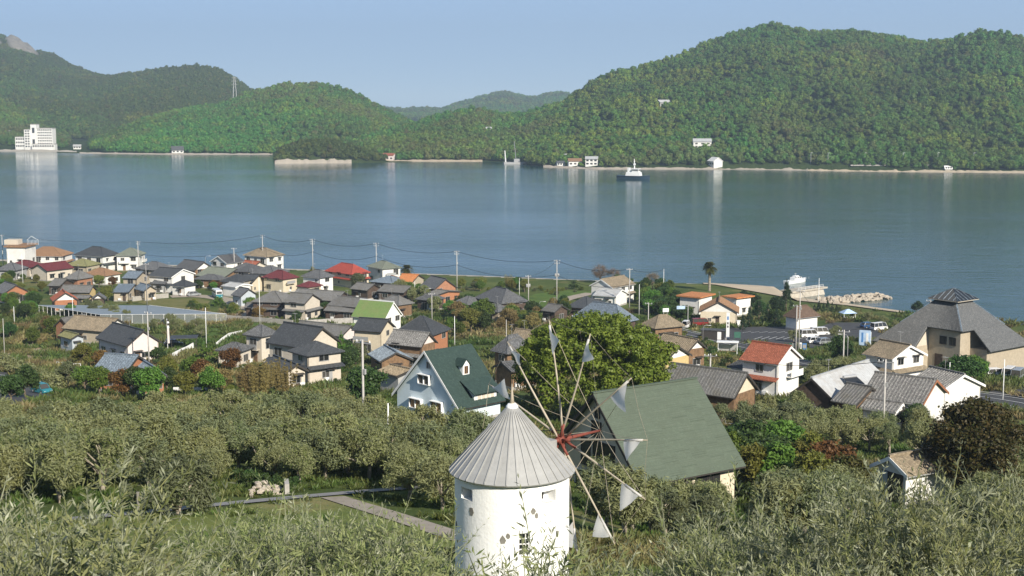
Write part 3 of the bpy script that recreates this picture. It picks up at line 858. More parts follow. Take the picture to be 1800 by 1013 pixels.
# --- far left village, sea front row
o = H('A', (20, 182), (182, 182), (280, 160), 9.2, .6, 'x', 'flat', 'wht', 'brn', 'white three-storey block with brown roof edge and roof-top box, far left by the sea', name='apartment_block', cat='building', over=.7)
b_ = MB(); b_.box2((-5.5, -1.5, 9.8), (-.5, 2.5, 11.5)); obj('roof_room', b_, 'beige', o)
b_ = MB()
for i in range(9): b_.box((3 + i * .5, -1.5, 10.7), (.06, .06, 2.0 if i in (0, 8) else 1.6))
b_.tube([(3, -1.5, 11.5), (4.5, -1.5, 12.9), (7, -1.5, 11.5)], .07, 4); obj('roof_railing', b_, 'white', o)
H('A', (160, 244), (440, 246), (515, 209), 5.0, 7.8, 'x', 'hip', 'wht', 'brn', 'white two-storey house under a wide brown hipped roof beside the three-storey block', b=11)
H('A', (515, 236), (722, 249), (812, 224), 5.4, 8.2, 'x', 'hip', 'wht', 'blk', 'white two-storey house with black hipped roof in the sea front row', b=9.5)
H('A', (808, 242), (985, 242), (1088, 217), 5.4, 7.8, 'x', 'hip', 'wht', 'ggr', 'white two-storey house with olive grey hipped roof on the left sea front', b=9)
H('A', (-40, 345), (110, 347), (205, 324), 3.2, 5.4, 'x', 'hip', 'gry', 'dgr', 'low grey house with dark hipped roof at the left edge below the white block')
H('A', (225, 335), (330, 350), (510, 325), 3.4, 5.4, 'y', 'gable', 'beige', 'mar', 'beige house with maroon roof and pale front gable on the left')
H('A', (100, 305), (200, 325), (290, 305), 3.2, 5.0, 'x', 'hip', 'beige', 'mar', 'small maroon roofed house behind the beige maroon one')
H('A', (450, 310), (610, 317), (728, 302), 3.0, 5.0, 'x', 'hip', 'tan', 'olv', 'low tan house with olive green hipped roof in front of the black roofed white house', b=9)
H('A', (575, 374), (740, 386), (860, 367), 3.0, 5.0, 'x', 'hip', 'wht', 'brn', 'low white house with long red brown hipped roof below the olive roof', b=8)
H('A', (440, 404), (545, 410), (674, 390), 3.3, 5.7, 'x', 'hip', 'brick', 'til', 'brick coloured house with grey tiled pyramid roof, left village')
H('A', (360, 445), (420, 455), (470, 425), 2.8, 4.4, 'x', 'gable', 'dwood', 'til', 'dark wooden shed with grey tiles beside the brick coloured house')
o = H('A', (415, 499), (630, 502), (668, 472), 2.9, 4.6, 'x', 'gable', 'yel', 'til', 'long low yellow walled house with grey tiled roof, left village', b=6)
H('A', (480, 540), (620, 545), (640, 525), 2.2, 2.9, 'x', 'gable', 'yel', 'til', parent=o, b=3.2)
H('A', (322, 545), (372, 564), (554, 554), 2.9, 5.2, 'x', 'gable', 'org', 'rbr', 'orange walled house with bright red brown roof and white gable', gm='wht', a=8)
H('A', (608, 530), (640, 550), (742, 547), 2.2, 3.6, 'x', 'gable', 'dwood', 'dgr', 'small dark garden shed with white gable right of the orange house', gm='wht', a=5)
H('A', (-60, 485), (22, 510), (164, 470), 2.9, 5.2, 'x', 'gable', 'org', 'dgr', 'orange brown house with black gabled roof cut by the left edge', b=8)
o = H('A', (860, 397), (960, 402), (1044, 377), 5.0, 6.6, 'x', 'gable', 'tan', 'blu', 'tan two-storey house with blue grey roofs and low wings, left village')
H('A', (800, 492), (905, 499), (968, 450), 2.7, 4.2, 'x', 'gable', 'tan', 'blu', parent=o)
H('A', (965, 470), (1010, 492), (1098, 480), 2.9, 4.4, 'x', 'gable', 'tan', 'blu', parent=o)
H('A', (945, 332), (1115, 347), (1234, 327), 4.8, 7.0, 'x', 'hip', 'tan', 'dgr', 'big dark grey hipped roof house behind the tan two-storey house')
o = H('A', (1060, 377), (1205, 394), (1347, 364), 5.0, 7.0, 'x', 'gable', 'wht', 'blk', 'white two-storey house with stepped black roofs and open carport')
H('A', (1195, 452), (1300, 460), (1390, 444), 3.0, 4.6, 'x', 'hip', 'wht', 'blk', parent=o)
H('A', (1235, 327), (1365, 347), (1502, 330), 4.5, 7.0, 'x', 'gable', 'wood', 'dgr', 'weathered wooden house with white gable and dark roof, behind the stepped black roofs', gm='wht')
H('A', (1473, 282), (1592, 296), (1660, 284), 4.8, 7.0, 'y', 'gable', 'wht', 'dgr', 'white house with dark gabled roof standing against the sea left of the first lamp post', b=8)
H('A', (1488, 362), (1572, 397), (1692, 345), 3.0, 5.2, 'x', 'gable', 'wood', 'ggr', 'house with faded green grey gabled roof, mid left village')
H('A', (1355, 407), (1545, 414), (1572, 390), 2.7, 4.0, 'x', 'hip', 'wood', 'dgr', 'low wooden house with flat dark roof above the parked silver car', b=7)
H('A', (1553, 452), (1655, 464), (1668, 436), 3.2, 3.9, 'x', 'gable', 'wht', 'met', 'plain white shed with pale metal roof beside the green minibus', win=False, b=7)
H('A', (1622, 517), (1690, 530), (1800, 505), 3.0, 5.0, 'x', 'gable', 'bgry', 'dgr', 'pale blue grey gabled house right of the green minibus', b=6)
o = H('A', (430, 752), (738, 778), (888, 745), 3.0, 5.3, 'x', 'gable', 'tan', 'tbr', 'long house with weathered tan tiled roof behind the pink house', gm='wht', b=9)
H('A', (375, 740), (490, 755), (602, 715), 3.0, 5.1, 'y', 'gable', 'brick', 'til', parent=o, b=7)
o = H('A', (590, 830), (888, 881), (1180, 861), 3.4, 6.0, 'x', 'gable', 'pink', 'blk', 'single-storey pale pink house with big black gabled roof at the left')
H('A', (408, 803), (497, 829), (602, 815), 2.9, 3.7, 'x', 'gable', 'bgry', 'olv', parent=o)
# --- centre left, region B
H('B', (106, 237), (275, 252), (412, 242), 5.4, 8.0, 'x', 'hip', 'wht', 'tbr', 'white two-storey house with brown hipped roof below the second tall pole', b=9.5)
H('B', (-20, 417), (70, 432), (147, 405), 4.0, 6.0, 'x', 'hip', 'tan', 'blk', 'dark roofed tan house just above the pale blue grey gable')
H('B', (60, 347), (150, 357), (217, 326), 4.5, 6.5, 'x', 'hip', 'tan', 'dgr', 'dark hipped roof house left of the cream maroon house')
H('B', (70, 312), (180, 322), (295, 303), 3.0, 4.6, 'x', 'gable', 'beige', 'rbr', 'low red brown roofed house in front of the white house with brown hipped roof', b=7)
H('B', (140, 367), (330, 374), (462, 352), 5.0, 7.2, 'x', 'hip', 'cream', 'dgr', 'cream two-storey house with wide dark grey roof behind the maroon roofs')
o = H('B', (213, 398), (390, 410), (529, 395), 4.3, 6.5, 'x', 'hip', 'cream', 'mar', 'cream house with two deep maroon hipped roofs')
H('B', (515, 457), (560, 466), (674, 450), 2.8, 4.2, 'x', 'hip', 'cream', 'mar', parent=o, a=5)
H('B', (500, 387), (650, 400), (772, 387), 5.0, 7.0, 'x', 'hip', 'wht', 'dgr', 'white two-storey house with dark roof right of the maroon roofs')
H('B', (680, 349), (872, 375), (1008, 360), 4.3, 7.0, 'x', 'hip', 'cream', 'red', 'cream house with bright red hipped roof near the sea')
H('B', (990, 314), (1085, 337), (1219, 324), 5.0, 7.0, 'x', 'hip', 'wht', 'ggr', 'white two-storey house with green grey roof left of the short palm')
H('B', (1180, 422), (1300, 428), (1492, 395), 3.0, 4.8, 'x', 'gable', 'tan', 'orr', 'house with orange tiled roofs right of the short palm', b=10)
H('B', (1030, 417), (1160, 438), (1242, 410), 2.9, 4.5, 'x', 'hip', 'dwood', 'blu', 'low blue grey roofed house below the green grey roof')
H('B', (1080, 400), (1150, 418), (1240, 412), 2.6, 3.6, 'x', 'gable', 'beige', 'orr', 'little lean house with faded orange roof beside the low blue grey roof', a=5)
o = H('B', (1298, 457), (1455, 478), (1647, 472), 4.0, 6.8, 'x', 'gable', 'brick', 'dgr', 'big dark gabled house with red brown gable end by the fifth tall pole')
H('B', (1400, 512), (1468, 520), (1645, 492), 3.0, 3.7, 'x', 'gable', 'org', 'til', parent=o, a=5)
H('B', (1063, 487), (1240, 503), (1312, 475), 2.6, 4.0, 'x', 'gable', 'dwood', 'til', 'long low grey tiled house left of the big dark gabled house')
o = H('B', (180, 560), (385, 572), (442, 525), 4.4, 6.6, 'x', 'hip', 'dwood', 'til', 'old dark wooden house with grey tiled roof left of the beige storehouse')
H('B', (116, 606), (385, 614), (398, 582), 2.6, 3.6, 'x', 'gable', 'dwood', 'til', parent=o, b=4)
H('B', (376, 570), (542, 580), (674, 552), 4.7, 6.7, 'x', 'gable', 'beige', 'til', 'beige plastered storehouse with one small hooded window and grey gabled roof')
o = H('B', (430, 537), (760, 562), (882, 520), 3.6, 5.6, 'x', 'gable', 'dwood', 'til', 'very long dark house with grey tiled roof behind the storehouse', b=9)
o = H('B', (700, 587), (910, 607), (1002, 565), 3.6, 5.4, 'x', 'gable', 'dwood', 'til', 'grey tiled farmhouse with lower eave roof left of the bright green roof', b=9)
H('B', (673, 627), (890, 642), (910, 607), 2.4, 3.3, 'x', 'gable', 'dwood', 'til', parent=o, b=4)
H('B', (1038, 572), (1200, 592), (1327, 577), 3.4, 5.4, 'x', 'hip', 'wood', 'til', 'brown wooden house with grey hipped tiles right of the bright green roof')
H('B', (863, 670), (1107, 690), (1242, 660), 4.6, 8.2, 'x', 'gable', 'wht', 'grn', 'white house with bright moss green gabled metal roof')
H('B', (858, 770), (1078, 780), (1209, 746), 4.8, 6.9, 'x', 'gable', 'cream', 'blk', 'cream two-storey house with black gabled roof in front of the bright green roof')
H('B', (1160, 787), (1442, 806), (1594, 770), 5.0, 8.1, 'x', 'hip', 'org', 'blk', 'orange walled two-storey house with black hipped roof', b=9)
H('B', (1095, 864), (1362, 887), (1497, 856), 4.4, 6.6, 'x', 'gable', 'wood', 'mot', 'wooden two-storey house with speckled grey tiles in front of the orange walls', gm='pink')
H('B', (440, 772), (800, 812), (922, 798), 3.0, 4.8, 'x', 'gable', 'pink', 'til', 'long low house with grey tiled roof and pink gable beside the beige gabled house', b=7)
o = H('B', (93, 800), (238, 815), (380, 791), 5.3, 7.0, 'x', 'hip', 'beige', 'dgr', 'beige two-storey house with dark hipped roof and low left wing')
H('B', (-90, 908), (100, 919), (112, 880), 2.9, 4.0, 'x', 'hip', 'beige', 'dgr', parent=o, b=5)
o = H('B', (268, 854), (545, 896), (777, 865), 5.4, 8.3, 'x', 'gable', 'beige', 'blk', 'beige two-storey house with black gabled roof and hipped front bay', trim='dfr', b=8.5)
H('B', (425, 914), (555, 952), (739, 926), 4.7, 6.3, 'x', 'hip', 'beige', 'blk', parent=o, b=7)
H('D', (240, 405), (400, 470), (480, 415), 2.6, 3.7, 'x', 'gable', 'beige', 'blk', parent=o, b=4)
H('D', (985, 335), (1070, 389), (1137, 345), 2.8, 4.2, 'x', 'gable', 'wood', 'blu', 'low blue grey roofed shed beside the speckled tiled house', b=6)
H('D', (1088, 398), (1170, 408), (1214, 376), 2.1, 2.6, 'x', 'gable', 'wood', 'rbr', 'tiny shed with red roof below the speckled tiled house', win=False, b=3.4, lo=2.5)
H('D', (1045, 457), (1190, 492), (1257, 450), 2.4, 3.0, 'x', 'gable', 'gry', 'tbr', 'open low shed with flat grey brown roof left of the pale blue house', win=False, b=5)
o = H('C', (640, 455), (880, 470), (1064, 433), 3.0, 5.0, 'x', 'gable', 'org', 'blu', 'blue grey roofed house with orange brown gable below the pink house', b=8)
H('C', (880, 490), (1000, 507), (1177, 490), 2.6, 4.0, 'x', 'gable', 'org', 'blu', parent=o, gm='wht', a=6)
H('E', (380, 717), (540, 737), (627, 717), 4.0, 6.0, 'x', 'gable', 'tan', 'tbr', 'tan roofed house just behind the dark wooden house beside the camphor tree')
H('A', (1085, 432), (1160, 442), (1202, 420), 2.8, 4.4, 'x', 'gable', 'gry', 'dgr', 'little grey shed house left of the open carport')
H('A', (1655, 332), (1740, 347), (1800, 326), 4.5, 6.5, 'x', 'hip', 'tan', 'dgr', 'tan house with dark hipped roof right of the white gabled sea side house')
H('A', (1690, 422), (1770, 434), (1832, 408), 3.2, 5.2, 'x', 'gable', 'cream', 'blk', 'cream house with black gabled roof above the pale blue grey gable')
H('B', (880, 470), (980, 487), (1062, 467), 2.8, 4.4, 'x', 'gable', 'dwood', 'til', 'dark wooden house with grey tiles in front of the red roof')
H('B', (1330, 545), (1440, 560), (1520, 540), 2.9, 4.5, 'x', 'hip', 'dwood', 'dgr', 'low dark hipped house below the big dark gabled house')
H('E', (612, 505), (700, 520), (792, 500), 2.8, 4.3, 'x', 'gable', 'dwood', 'til', 'grey tiled cottage at the foot of the sea side meadow')
H('E', (190, 502), (300, 520), (385, 502), 3.0, 4.8, 'x', 'hip', 'tan', 'dgr', 'small hipped house in front of the large slate grey roof')
# --- centre, region E
H('E', (138, 417), (325, 461), (517, 443), 4.0, 7.2, 'x', 'hip', 'dwood', 'dgr', 'large slate grey hipped roof house at the centre near the sea', hib=15)
H('E', (-22, 457), (80, 471), (207, 444), 3.0, 4.8, 'x', 'hip', 'dwood', 'dgr', 'small dark hipped roof left of the large slate grey roof')
H('E', (793, 478), (930, 493), (1037, 440), 3.0, 5.2, 'x', 'hip', 'dwood', 'blk', 'black roofed low house in front of the white sea front house')
o = H('E', (943, 332), (1107, 349), (1340, 326), 5.0, 7.2, 'y', 'gable', 'wht', 'tbr', 'white sea front house with brown gabled roof below the bare tree', b=12)
H('E', (960, 402), (1130, 412), (1232, 385), 3.0, 4.6, 'x', 'gable', 'wht', 'met', parent=o)
H('E', (800, 560), (1160, 600), (1314, 576), 4.2, 7.8, 'x', 'hip', 'dwood', 'blu', 'wide blue grey hipped roof showing above the camphor tree', hi=20)
H('E', (1318, 607), (1405, 636), (1604, 612), 3.4, 5.8, 'y', 'hip', 'wood', 'tbr', 'wooden house with curved grey tan roof right of the camphor tree')
o = H('E', (215, 797), (365, 816), (592, 792), 5.0, 7.4, 'y', 'hip', 'wood', 'dgr', 'traditional dark wooden two-storey house with grey tiled roofs behind the windmill sails')
H('E', (330, 892), (395, 940), (614, 912), 2.7, 3.6, 'y', 'gable', 'wood', 'dgr', parent=o, a=5)
H('E', (1400, 745), (1640, 795), (1774, 775), 3.6, 5.4, 'x', 'gable', 'wood', 'tbr', 'wooden barn with brown roof and white gable right of the camphor tree', gm='wht')
o = H('E', (1400, 800), (1480, 868), (1667, 822), 3.0, 5.0, 'x', 'gable', 'yel', 'tbr', 'ochre walled house with tan tiled gable below the wooden barn', gm='wht', a=9)
# --- right, regions F G
o = H('F', (138, 288), (325, 300), (462, 276), 5.0, .35, 'x', 'flat', 'wht', 'orr', 'white flat building with orange roof by the tall palm', name='flat_building', cat='building', over=.8, hi=20)
H('F', (440, 292), (580, 304), (742, 292), 5.0, .33, 'x', 'flat', 'wht', 'orr', parent=o, over=.8)
H('F', (268, 380), (312, 398), (594, 405), 3.2, 6.0, 'x', 'gable', 'cream', 'brn', 'cream house with brown gabled roof in front of the orange flat roof', a=11, gm='wht')
H('F', (900, 427), (1005, 444), (1174, 426), 3.0, 5.6, 'y', 'hip', 'wht', 'dbr', 'small white hut with steep brown hipped roof and grey door by the car park', name='hut', cat='hut', win=False)
o = H('F', (678, 755), (872, 772), (1060, 754), 5.0, 7.2, 'x', 'gable', 'wht', 'rbr', 'tall white house with rust orange gabled roof beside the road', a=6.6, b=7.4, uydeg=50)
H('F', (556, 792), (640, 803), (684, 776), 2.9, 3.9, 'x', 'hip', 'wht', 'blk', parent=o, b=4)
H('F', (0, 935), (565, 1008), (774, 952), 3.3, 6.0, 'x', 'gable', 'wood', 'til', 'long house with ribbed grey tiled roof behind the green A-frame', gm='cream', hi=22)
H('F', (1000, 955), (1250, 1012), (1567, 865), 3.3, 5.6, 'y', 'gable', 'dwood', 'met', 'dark brown barn with pale grey metal roof right of the tall white house', hib=22)
H('G', (440, 905), (620, 938), (705, 885), 3.0, 4.8, 'x', 'gable', 'wood', 'til', 'low grey ribbed roof tucked between the barn and the mottled tiled house', b=7)
o = H('G', (648, 873), (1090, 932), (1247, 862), 3.4, 5.8, 'x', 'gable', 'wht', 'mot', 'long tiled house with mottled pale roof and dark red verge on the right', trim='rust', b=9)
H('G', (640, 952), (900, 990), (935, 935), 2.4, 3.2, 'x', 'gable', 'wht', 'mot', parent=o, b=4)
H('G', (980, 775), (1225, 835), (1307, 806), 3.4, 5.2, 'x', 'gable', 'wht', 'mot', 'second mottled tiled house just behind the one with dark red verge', b=8)
H('G', (633, 577), (875, 616), (1152, 585), 4.6, 6.4, 'x', 'gable', 'wht', 'tbr', 'plain white workshop with weathered brown corrugated roof below the pyramid roof', name='workshop', cat='building', rib=.5)
K_ = H('K', (943, 440), (1185, 493), (1480, 461), 2.6, 3.7, 'y', 'gable', 'wht', 'tbr', 'white open-fronted shed with brown roof at the lower right', name='shed', cat='shed', win=False, rib=.9)

# ------------------------------------------------------------------ windmill
WD = 57.0
wz = lambda py, d=WD: ond(900, py, d).z
gz0 = float(ground(0, WD)) - .3
wm = empty('windmill', (0, WD, gz0))
tag(wm, 'round white windmill with grey cone roof and ring of sail arms', 'windmill')
TR = 2.36
zev = wz(823) - gz0; ztop = wz(716) - gz0
def wallpt(az, z, r=TR):            # azimuth measured from the side facing the camera, positive to the right
    return Vector((r * math.sin(az), -r * math.cos(az), z))
zs = sorted([0, zev - 3.0, zev - 2.05, zev - .92, zev - .44, zev + .15, 1.2, 2.4])
SEG = 120
opens = [(R(-60), R(-42), zev - .92, zev - .44), (R(30), R(48), zev - .92, zev - .44), (R(6), R(18), zev - 3.0, zev - 2.05)]
tw = MB(); nich = []
for i in range(len(zs) - 1):
    for k in range(SEG):
        a0, a1 = -math.pi + 2 * math.pi * k / SEG, -math.pi + 2 * math.pi * (k + 1) / SEG
        am = (a0 + a1) / 2; zm = (zs[i] + zs[i + 1]) / 2
        if any(o[0] < am < o[1] and o[2] < zm < o[3] for o in opens): continue
        tw.poly([wallpt(a0, zs[i]), wallpt(a1, zs[i]), wallpt(a1, zs[i + 1]), wallpt(a0, zs[i + 1])])
for a0, a1, z0, z1 in opens:
    dp = .45 if z1 > zev - 1 else .2
    p = [wallpt(a0, z0), wallpt(a1, z0), wallpt(a1, z1), wallpt(a0, z1)]
    q = [wallpt(a0, z0, TR - dp), wallpt(a1, z0, TR - dp), wallpt(a1, z1, TR - dp), wallpt(a0, z1, TR - dp)]
    for j in range(4): tw.poly([p[j], p[(j + 1) % 4], q[(j + 1) % 4], q[j]])
    tw.poly(q)
me = tw.mesh('tower'); bm = bmesh.new(); bm.from_mesh(me); bmesh.ops.remove_doubles(bm, verts=bm.verts, dist=.0005); bmesh.ops.recalc_face_normals(bm, faces=bm.faces); bm.to_mesh(me); bm.free()
obj('tower', me, 'plaster', wm)
def on_wall(az, z, r): return Matrix.Translation(wallpt(az, z, r)) @ Matrix.Rotation(az, 4, 'Z')
fw = MB(); M_ = on_wall(R(12), zev - 3.0, TR - .12)
for x0, x1, z0, z1 in [(-.25, .25, 0, .05), (-.25, .25, .90, .95), (-.25, -.19, .05, .90), (.19, .25, .05, .90)]: fw.box2((x0, -.04, z0), (x1, .04, z1))
wo_ = obj('window', fw, 'white', wm, M_)
br = MB()
for z in (.26, .48, .70): br.box((0, .0, z), (.38, .05, .035))
obj('glazing_bar', br, 'white', wo_); br = MB(); br.box((.07, 0, .47), (.03, .045, .84)); obj('glazing_bar', br, 'white', wo_)
pn = MB(); pn.box2((-.185, .02, .06), (.185, .03, .89)); obj('pane', pn, 'glass', wo_)
for a0, a1, z0, z1 in opens[:2]:  # darker panel at the back of each upper recess
    fw = MB(); fw.box((0, 0, 0), (.30, .04, .36)); ob = obj('recess_panel', fw, 'dfr' if a0 > 0 else 'stone', wm, on_wall((a0 + a1) / 2 + (.03 if a0 < 0 else -.06), (z0 + z1) / 2, TR - .42))
for px_, py_, s_ in [(830, 900, .19), (936, 899, .14), (942, 907, .11), (803, 922, .16), (978, 939, .14), (884, 950, .18), (893, 943, .12)]:
    az = math.asin(max(-.98, min(.98, (px_ - 900) / 101.0))); zz = ond(900, py_, WD - TR * math.cos(az)).z - gz0
    rr = random.Random(px_); k = rr.randint(6, 8); mb = MB()
    pl = [(s_ * (.7 + .5 * rr.random()) * .75 * math.cos(6.283 * j / k), s_ * (.7 + .5 * rr.random()) * math.sin(6.283 * j / k)) for j in range(k)]
    mb.loft([[(x, .06, z) for x, z in pl], [(x, -.012, z) for x, z in pl]])
    obj('stone', mb, 'stone', wm, on_wall(az, zz, TR))
# roof of standing-seam panels
NP = 36; RE = 2.60
prof = [(RE, zev - .05), (1.75, zev + (ztop - zev) * .345), (.85, zev + (ztop - zev) * .72), (.20, ztop)]
def panel():
    mb = MB(); da = math.pi / NP
    rows = [[(r * math.sin(-da), -r * math.cos(-da), z), (r * math.sin(da), -r * math.cos(da), z)] for r, z in prof]
    for a, b in zip(rows, rows[1:]): mb.poly([a[0], a[1], b[1], b[0]])
    lo = [(x * .985, y * .985, z - .06) for x, y, z in rows[0]]
    mb.poly([rows[0][0], lo[0], lo[1], rows[0][1]])
    top = [Vector(r[1]) for r in rows]
    rings = []
    for p in top:
        t = Vector((-p.y, p.x, 0)).normalized() if False else Vector((math.cos(da), math.sin(da), 0))
        w_ = .022
        rings.append([p - t * w_, p + t * w_, p + t * w_ + Vector((0, 0, .055)), p - t * w_ + Vector((0, 0, .055))])
    mb.loft(rings)
    return mb.mesh('roof_panel')
pm = panel()
for k in range(NP): obj('roof_panel', pm, 'roofzinc', wm, Matrix.Rotation(2 * math.pi * k / NP, 4, 'Z'))
mb = MB(); mb.lathe([(2.3, zev - .04), (.1, ztop - .1)], 48); obj('roof_lining', mb, 'dwood', wm)
mb = MB(); mb.lathe([(.27, ztop - .06), (.25, ztop + .05), (.16, ztop + .16), (.03, ztop + .17)], 20); obj('roof_cap', mb, 'white', wm, smooth=True)
mb = MB(); mb.lathe([(.10, ztop + .15), (.06, ztop + .5), (.012, ztop + .98)], 10); obj('finial', mb, 'arm', wm, smooth=True)
# axle, arms and sails
wn = Vector((.72, .69, 0)).normalized(); e1 = Vector((wn.y, -wn.x, 0)); e2 = Vector((0, 0, 1))
hubd = 2.1 / wn.x
hub = Vector((0, 0, ond(993, 773, WD + hubd * wn.y).z - gz0)) + wn * hubd
mb = MB(); mb.box2((.9, -.28, -.16), (2.35, .28, .14)); mb_m = Matrix.Translation((0, 0, hub.z)) @ Matrix.Rotation(math.atan2(wn.y, wn.x), 4, 'Z')
obj('axle_housing', mb, 'roofzinc', wm, mb_m)
mb = MB(); mb.tube([hub - wn * 1.2, hub + wn * .5, hub + wn * 2.4], [.10, .085, .05], 10); obj('axle', mb, 'redp', wm, smooth=True)
mb = MB(); mb.tube([hub - wn * .22, hub + wn * .2], .17, 12); obj('hub', mb, 'redp', wm, smooth=True)
AR = 5.05; tips = []
for k in range(12):
    an = R(10 + 30 * k); rr = random.Random(k + 3)
    d = e1 * math.cos(an) + e2 * math.sin(an); tg = e1 * math.sin(an) - e2 * math.cos(an)     # tg: clockwise
    off = wn * (.12 if k % 2 else -.12)
    arr = AR * rr.uniform(.97, 1.03)
    bow = wn * rr.uniform(-.1, .1) + tg * rr.uniform(-.06, .06)
    pth = [hub + off + d * (arr * s) + bow * math.sin(s * 3.14) for s in (0, .25, .5, .75, 1)]
    mb = MB(); mb.tube(pth, [.055, .050, .042, .034, .022], 8); ar = obj('arm', mb, 'arm', wm, smooth=True)
    tips.append(pth[-1])
    mb = MB(); mb.tube([hub + off + d * .1, hub + off + d * rr.uniform(.5, .8)], .06, 8); obj('arm_socket', mb, 'redp', ar, smooth=True)
    A_, B_ = hub + off + d * arr * .93, hub + off + d * arr * rr.uniform(.70, .76)
    C_ = hub + off + d * arr * rr.uniform(.80, .88) + tg * rr.uniform(.65, .95) + e2 * -.15 - wn * rr.uniform(.05, .35)
    n = 8; idx = {}; mb = MB()
    for i in range(n + 1):
        for j in range(n + 1 - i):
            u, v = i / n, j / n
            p = A_ * (1 - u - v) + B_ * u + C_ * v
            w_ = (1 - u - v) * u + v * (1 - v)
            p = p + wn * (-.22 * w_ + .03 * math.sin(9 * u + 7 * v + k)) + e2 * (-.16 * w_)
            idx[i, j] = len(mb.v); mb.v.append(tuple(p))
    for i in range(n):
        for j in range(n - i):
            mb.f.append((idx[i, j], idx[i + 1, j], idx[i, j + 1]))
            if j < n - i - 1: mb.f.append((idx[i + 1, j], idx[i + 1, j + 1], idx[i, j + 1]))
    so = obj('sail', mb, 'sail', ar, smooth=True)
    mb = MB(); mb.tube([hub + off + d * arr * .76, hub + off + d * arr * .95], .05, 6); obj('furled_cloth', mb, 'sail', ar, smooth=True)
tip = hub + wn * 2.4
for k in range(12):
    mb = MB(); mb.tube([tip, (tip + tips[k]) / 2 - e2 * .08, tips[k]], .011, 3); obj('rope', mb, 'arm', wm)
    a, b = tips[k], tips[(k + 1) % 12]
    mb = MB(); mb.tube([a, (a + b) / 2 * .985 + hub * .015, b], .009, 3); obj('rope', mb, 'arm', wm)

# ------------------------------------------------------------------ green A-frame house and pale blue house
def shingles(root, X, Y, e, h, mt, course=.26, T=.14):
    mb = MB(); sl = (h - e) / Y; n = int(math.hypot(Y, h - e) / course)
    for s in (-1, 1):
        for i in range(n):
            t0, t1 = i / n, (i + 1.04) / n
            y0, y1 = s * Y * (1 - t0), s * Y * max(0, 1 - t1)
            z0, z1 = e + (h - e) * t0 + T * 1.02, e + (h - e) * min(1, t1) + T * 1.02
            up = .07
            k = max(1, int(2 * X / 1.4))
            for j in range(k):
                x0 = -X + 2 * X * j / k + .004; x1 = -X + 2 * X * (j + 1) / k - .004
                dz = .012 * math.sin(i * 7.3 + j * 3.1)
                mb.poly([(x0, y0, z0 + up + dz), (x1, y0, z0 + up + dz), (x1, y1, z1 + .006), (x0, y1, z1 + .006)])
                mb.poly([(x0, y0, z0 - .02), (x1, y0, z0 - .02), (x1, y0, z0 + up + dz), (x0, y0, z0 + up + dz)])
    o = obj('shingles', mb, 'shingle', root); tag(o, kind='stuff')
    me = o.data; at = me.attributes.new('rnd', 'FLOAT', 'FACE'); at.data.foreach_set('value', np.repeat(np.random.default_rng(3).random(len(me.polygons) // 2 + 1), 2)[:len(me.polygons)].astype(np.float32))
GA = house('P', None, (1126, 857), None, 2.2, 8.4, 'y', 'gable', 'cream', 'shg', 'steep A-frame house with big green shingled roof right of the windmill', name='a_frame_house', a=12.4, b=11.0, uydeg=34, over=.7, win=False, found=False, rib=0, ridge=False, trim='dfr')
def fr_dims(root): 
    f = FOOT[-1]; return f[4], f[5]
X, Y = fr_dims(GA)
shingles(GA, X, Y, 2.2, 8.4, 'shg', .2)
rc = MB(); rc.box((0, 0, 8.4 + .2), (2 * X + .1, .34, .10)); obj('ridge_cap', rc, 'shg', GA)
wxg, wyg = X - .525, Y - .7
I4 = Matrix.Identity(4)
window(GA, I4, 'l', -.9, 2.3, 2.7, 2.2, wxg, wyg, 'dfr', bars=2)
window(GA, I4, 'l', 1.5, 2.3, 1.1, 2.2, wxg, wyg, 'dfr', bars=1)
window(GA, I4, 'l', .1, 4.9, 1.1, 1.2, wxg, wyg, 'dfr', bars=2)
window(GA, I4, 'l', 0, 6.5, .5, .7, wxg, wyg, 'dfr', bars=1)
for u in (-3.9, -2.2, -.4, 1.4, 2.6): window(GA, I4, 'f', u, .7, 1.3, 1.3, wxg, wyg, 'dfr')
for u in (-3.6, -.9, 1.9): window(GA, I4, 'l', u, .3, 2.0, 1.4, wxg, wyg, 'white')
BH = house('P', None, (806, 722), None, 1.8, 7.6, 'y', 'gable', 'lblue', 'dgn', 'pale blue A-frame house with steep dark green roof and white dormers', name='a_frame_house', a=11.6, b=7.2, uydeg=44, over=.5, win=False, rib=.45, ribh=.02, ridge=False, trim='white')
X, Y = fr_dims(BH); wxb, wyb = X - .38, Y - .5
for u, z, wd, ht in [(-.35, 5.75, .55, .75), (.25, 3.9, 1.8, 1.05), (1.75, .9, 1.9, 1.05), (-1.9, .75, 1.8, 1.4)]:
    o = window(BH, I4, 'l', u, z, wd, ht, wxb, wyb, 'white', box=.28 if wd > 1 else .0)
    if z < 2:
        cu = MB(); cu.box((-wxb - .2, u - wd * .22, z + ht / 2), (.03, wd * .45, ht - .1)); obj('curtain', cu, 'curt', BH)
        cu = MB(); cu.box((-wxb - .2, u + wd * .27, z + ht / 2), (.03, wd * .34, ht - .1)); obj('curtain', cu, 'curt', BH)
slb = (7.6 - 1.8) / Y
dx, dy = .2, -Y * .40; dz = 1.8 + (Y + dy) * slb
mb = MB(); mb.loft([[(dx - .5, dy - .55, dz - .7), (dx + .5, dy - .55, dz - .7), (dx + .5, dy - .55, dz + .75), (dx, dy - .55, dz + 1.35), (dx - .5, dy - .55, dz + .75)], [(dx - .5, dy + .7, dz - .7), (dx + .5, dy + .7, dz - .7), (dx + .5, dy + .7, dz + .75), (dx, dy + .7, dz + 1.35), (dx - .5, dy + .7, dz + .75)]])
dm = obj('dormer', mb, 'white', BH)
mb = MB()
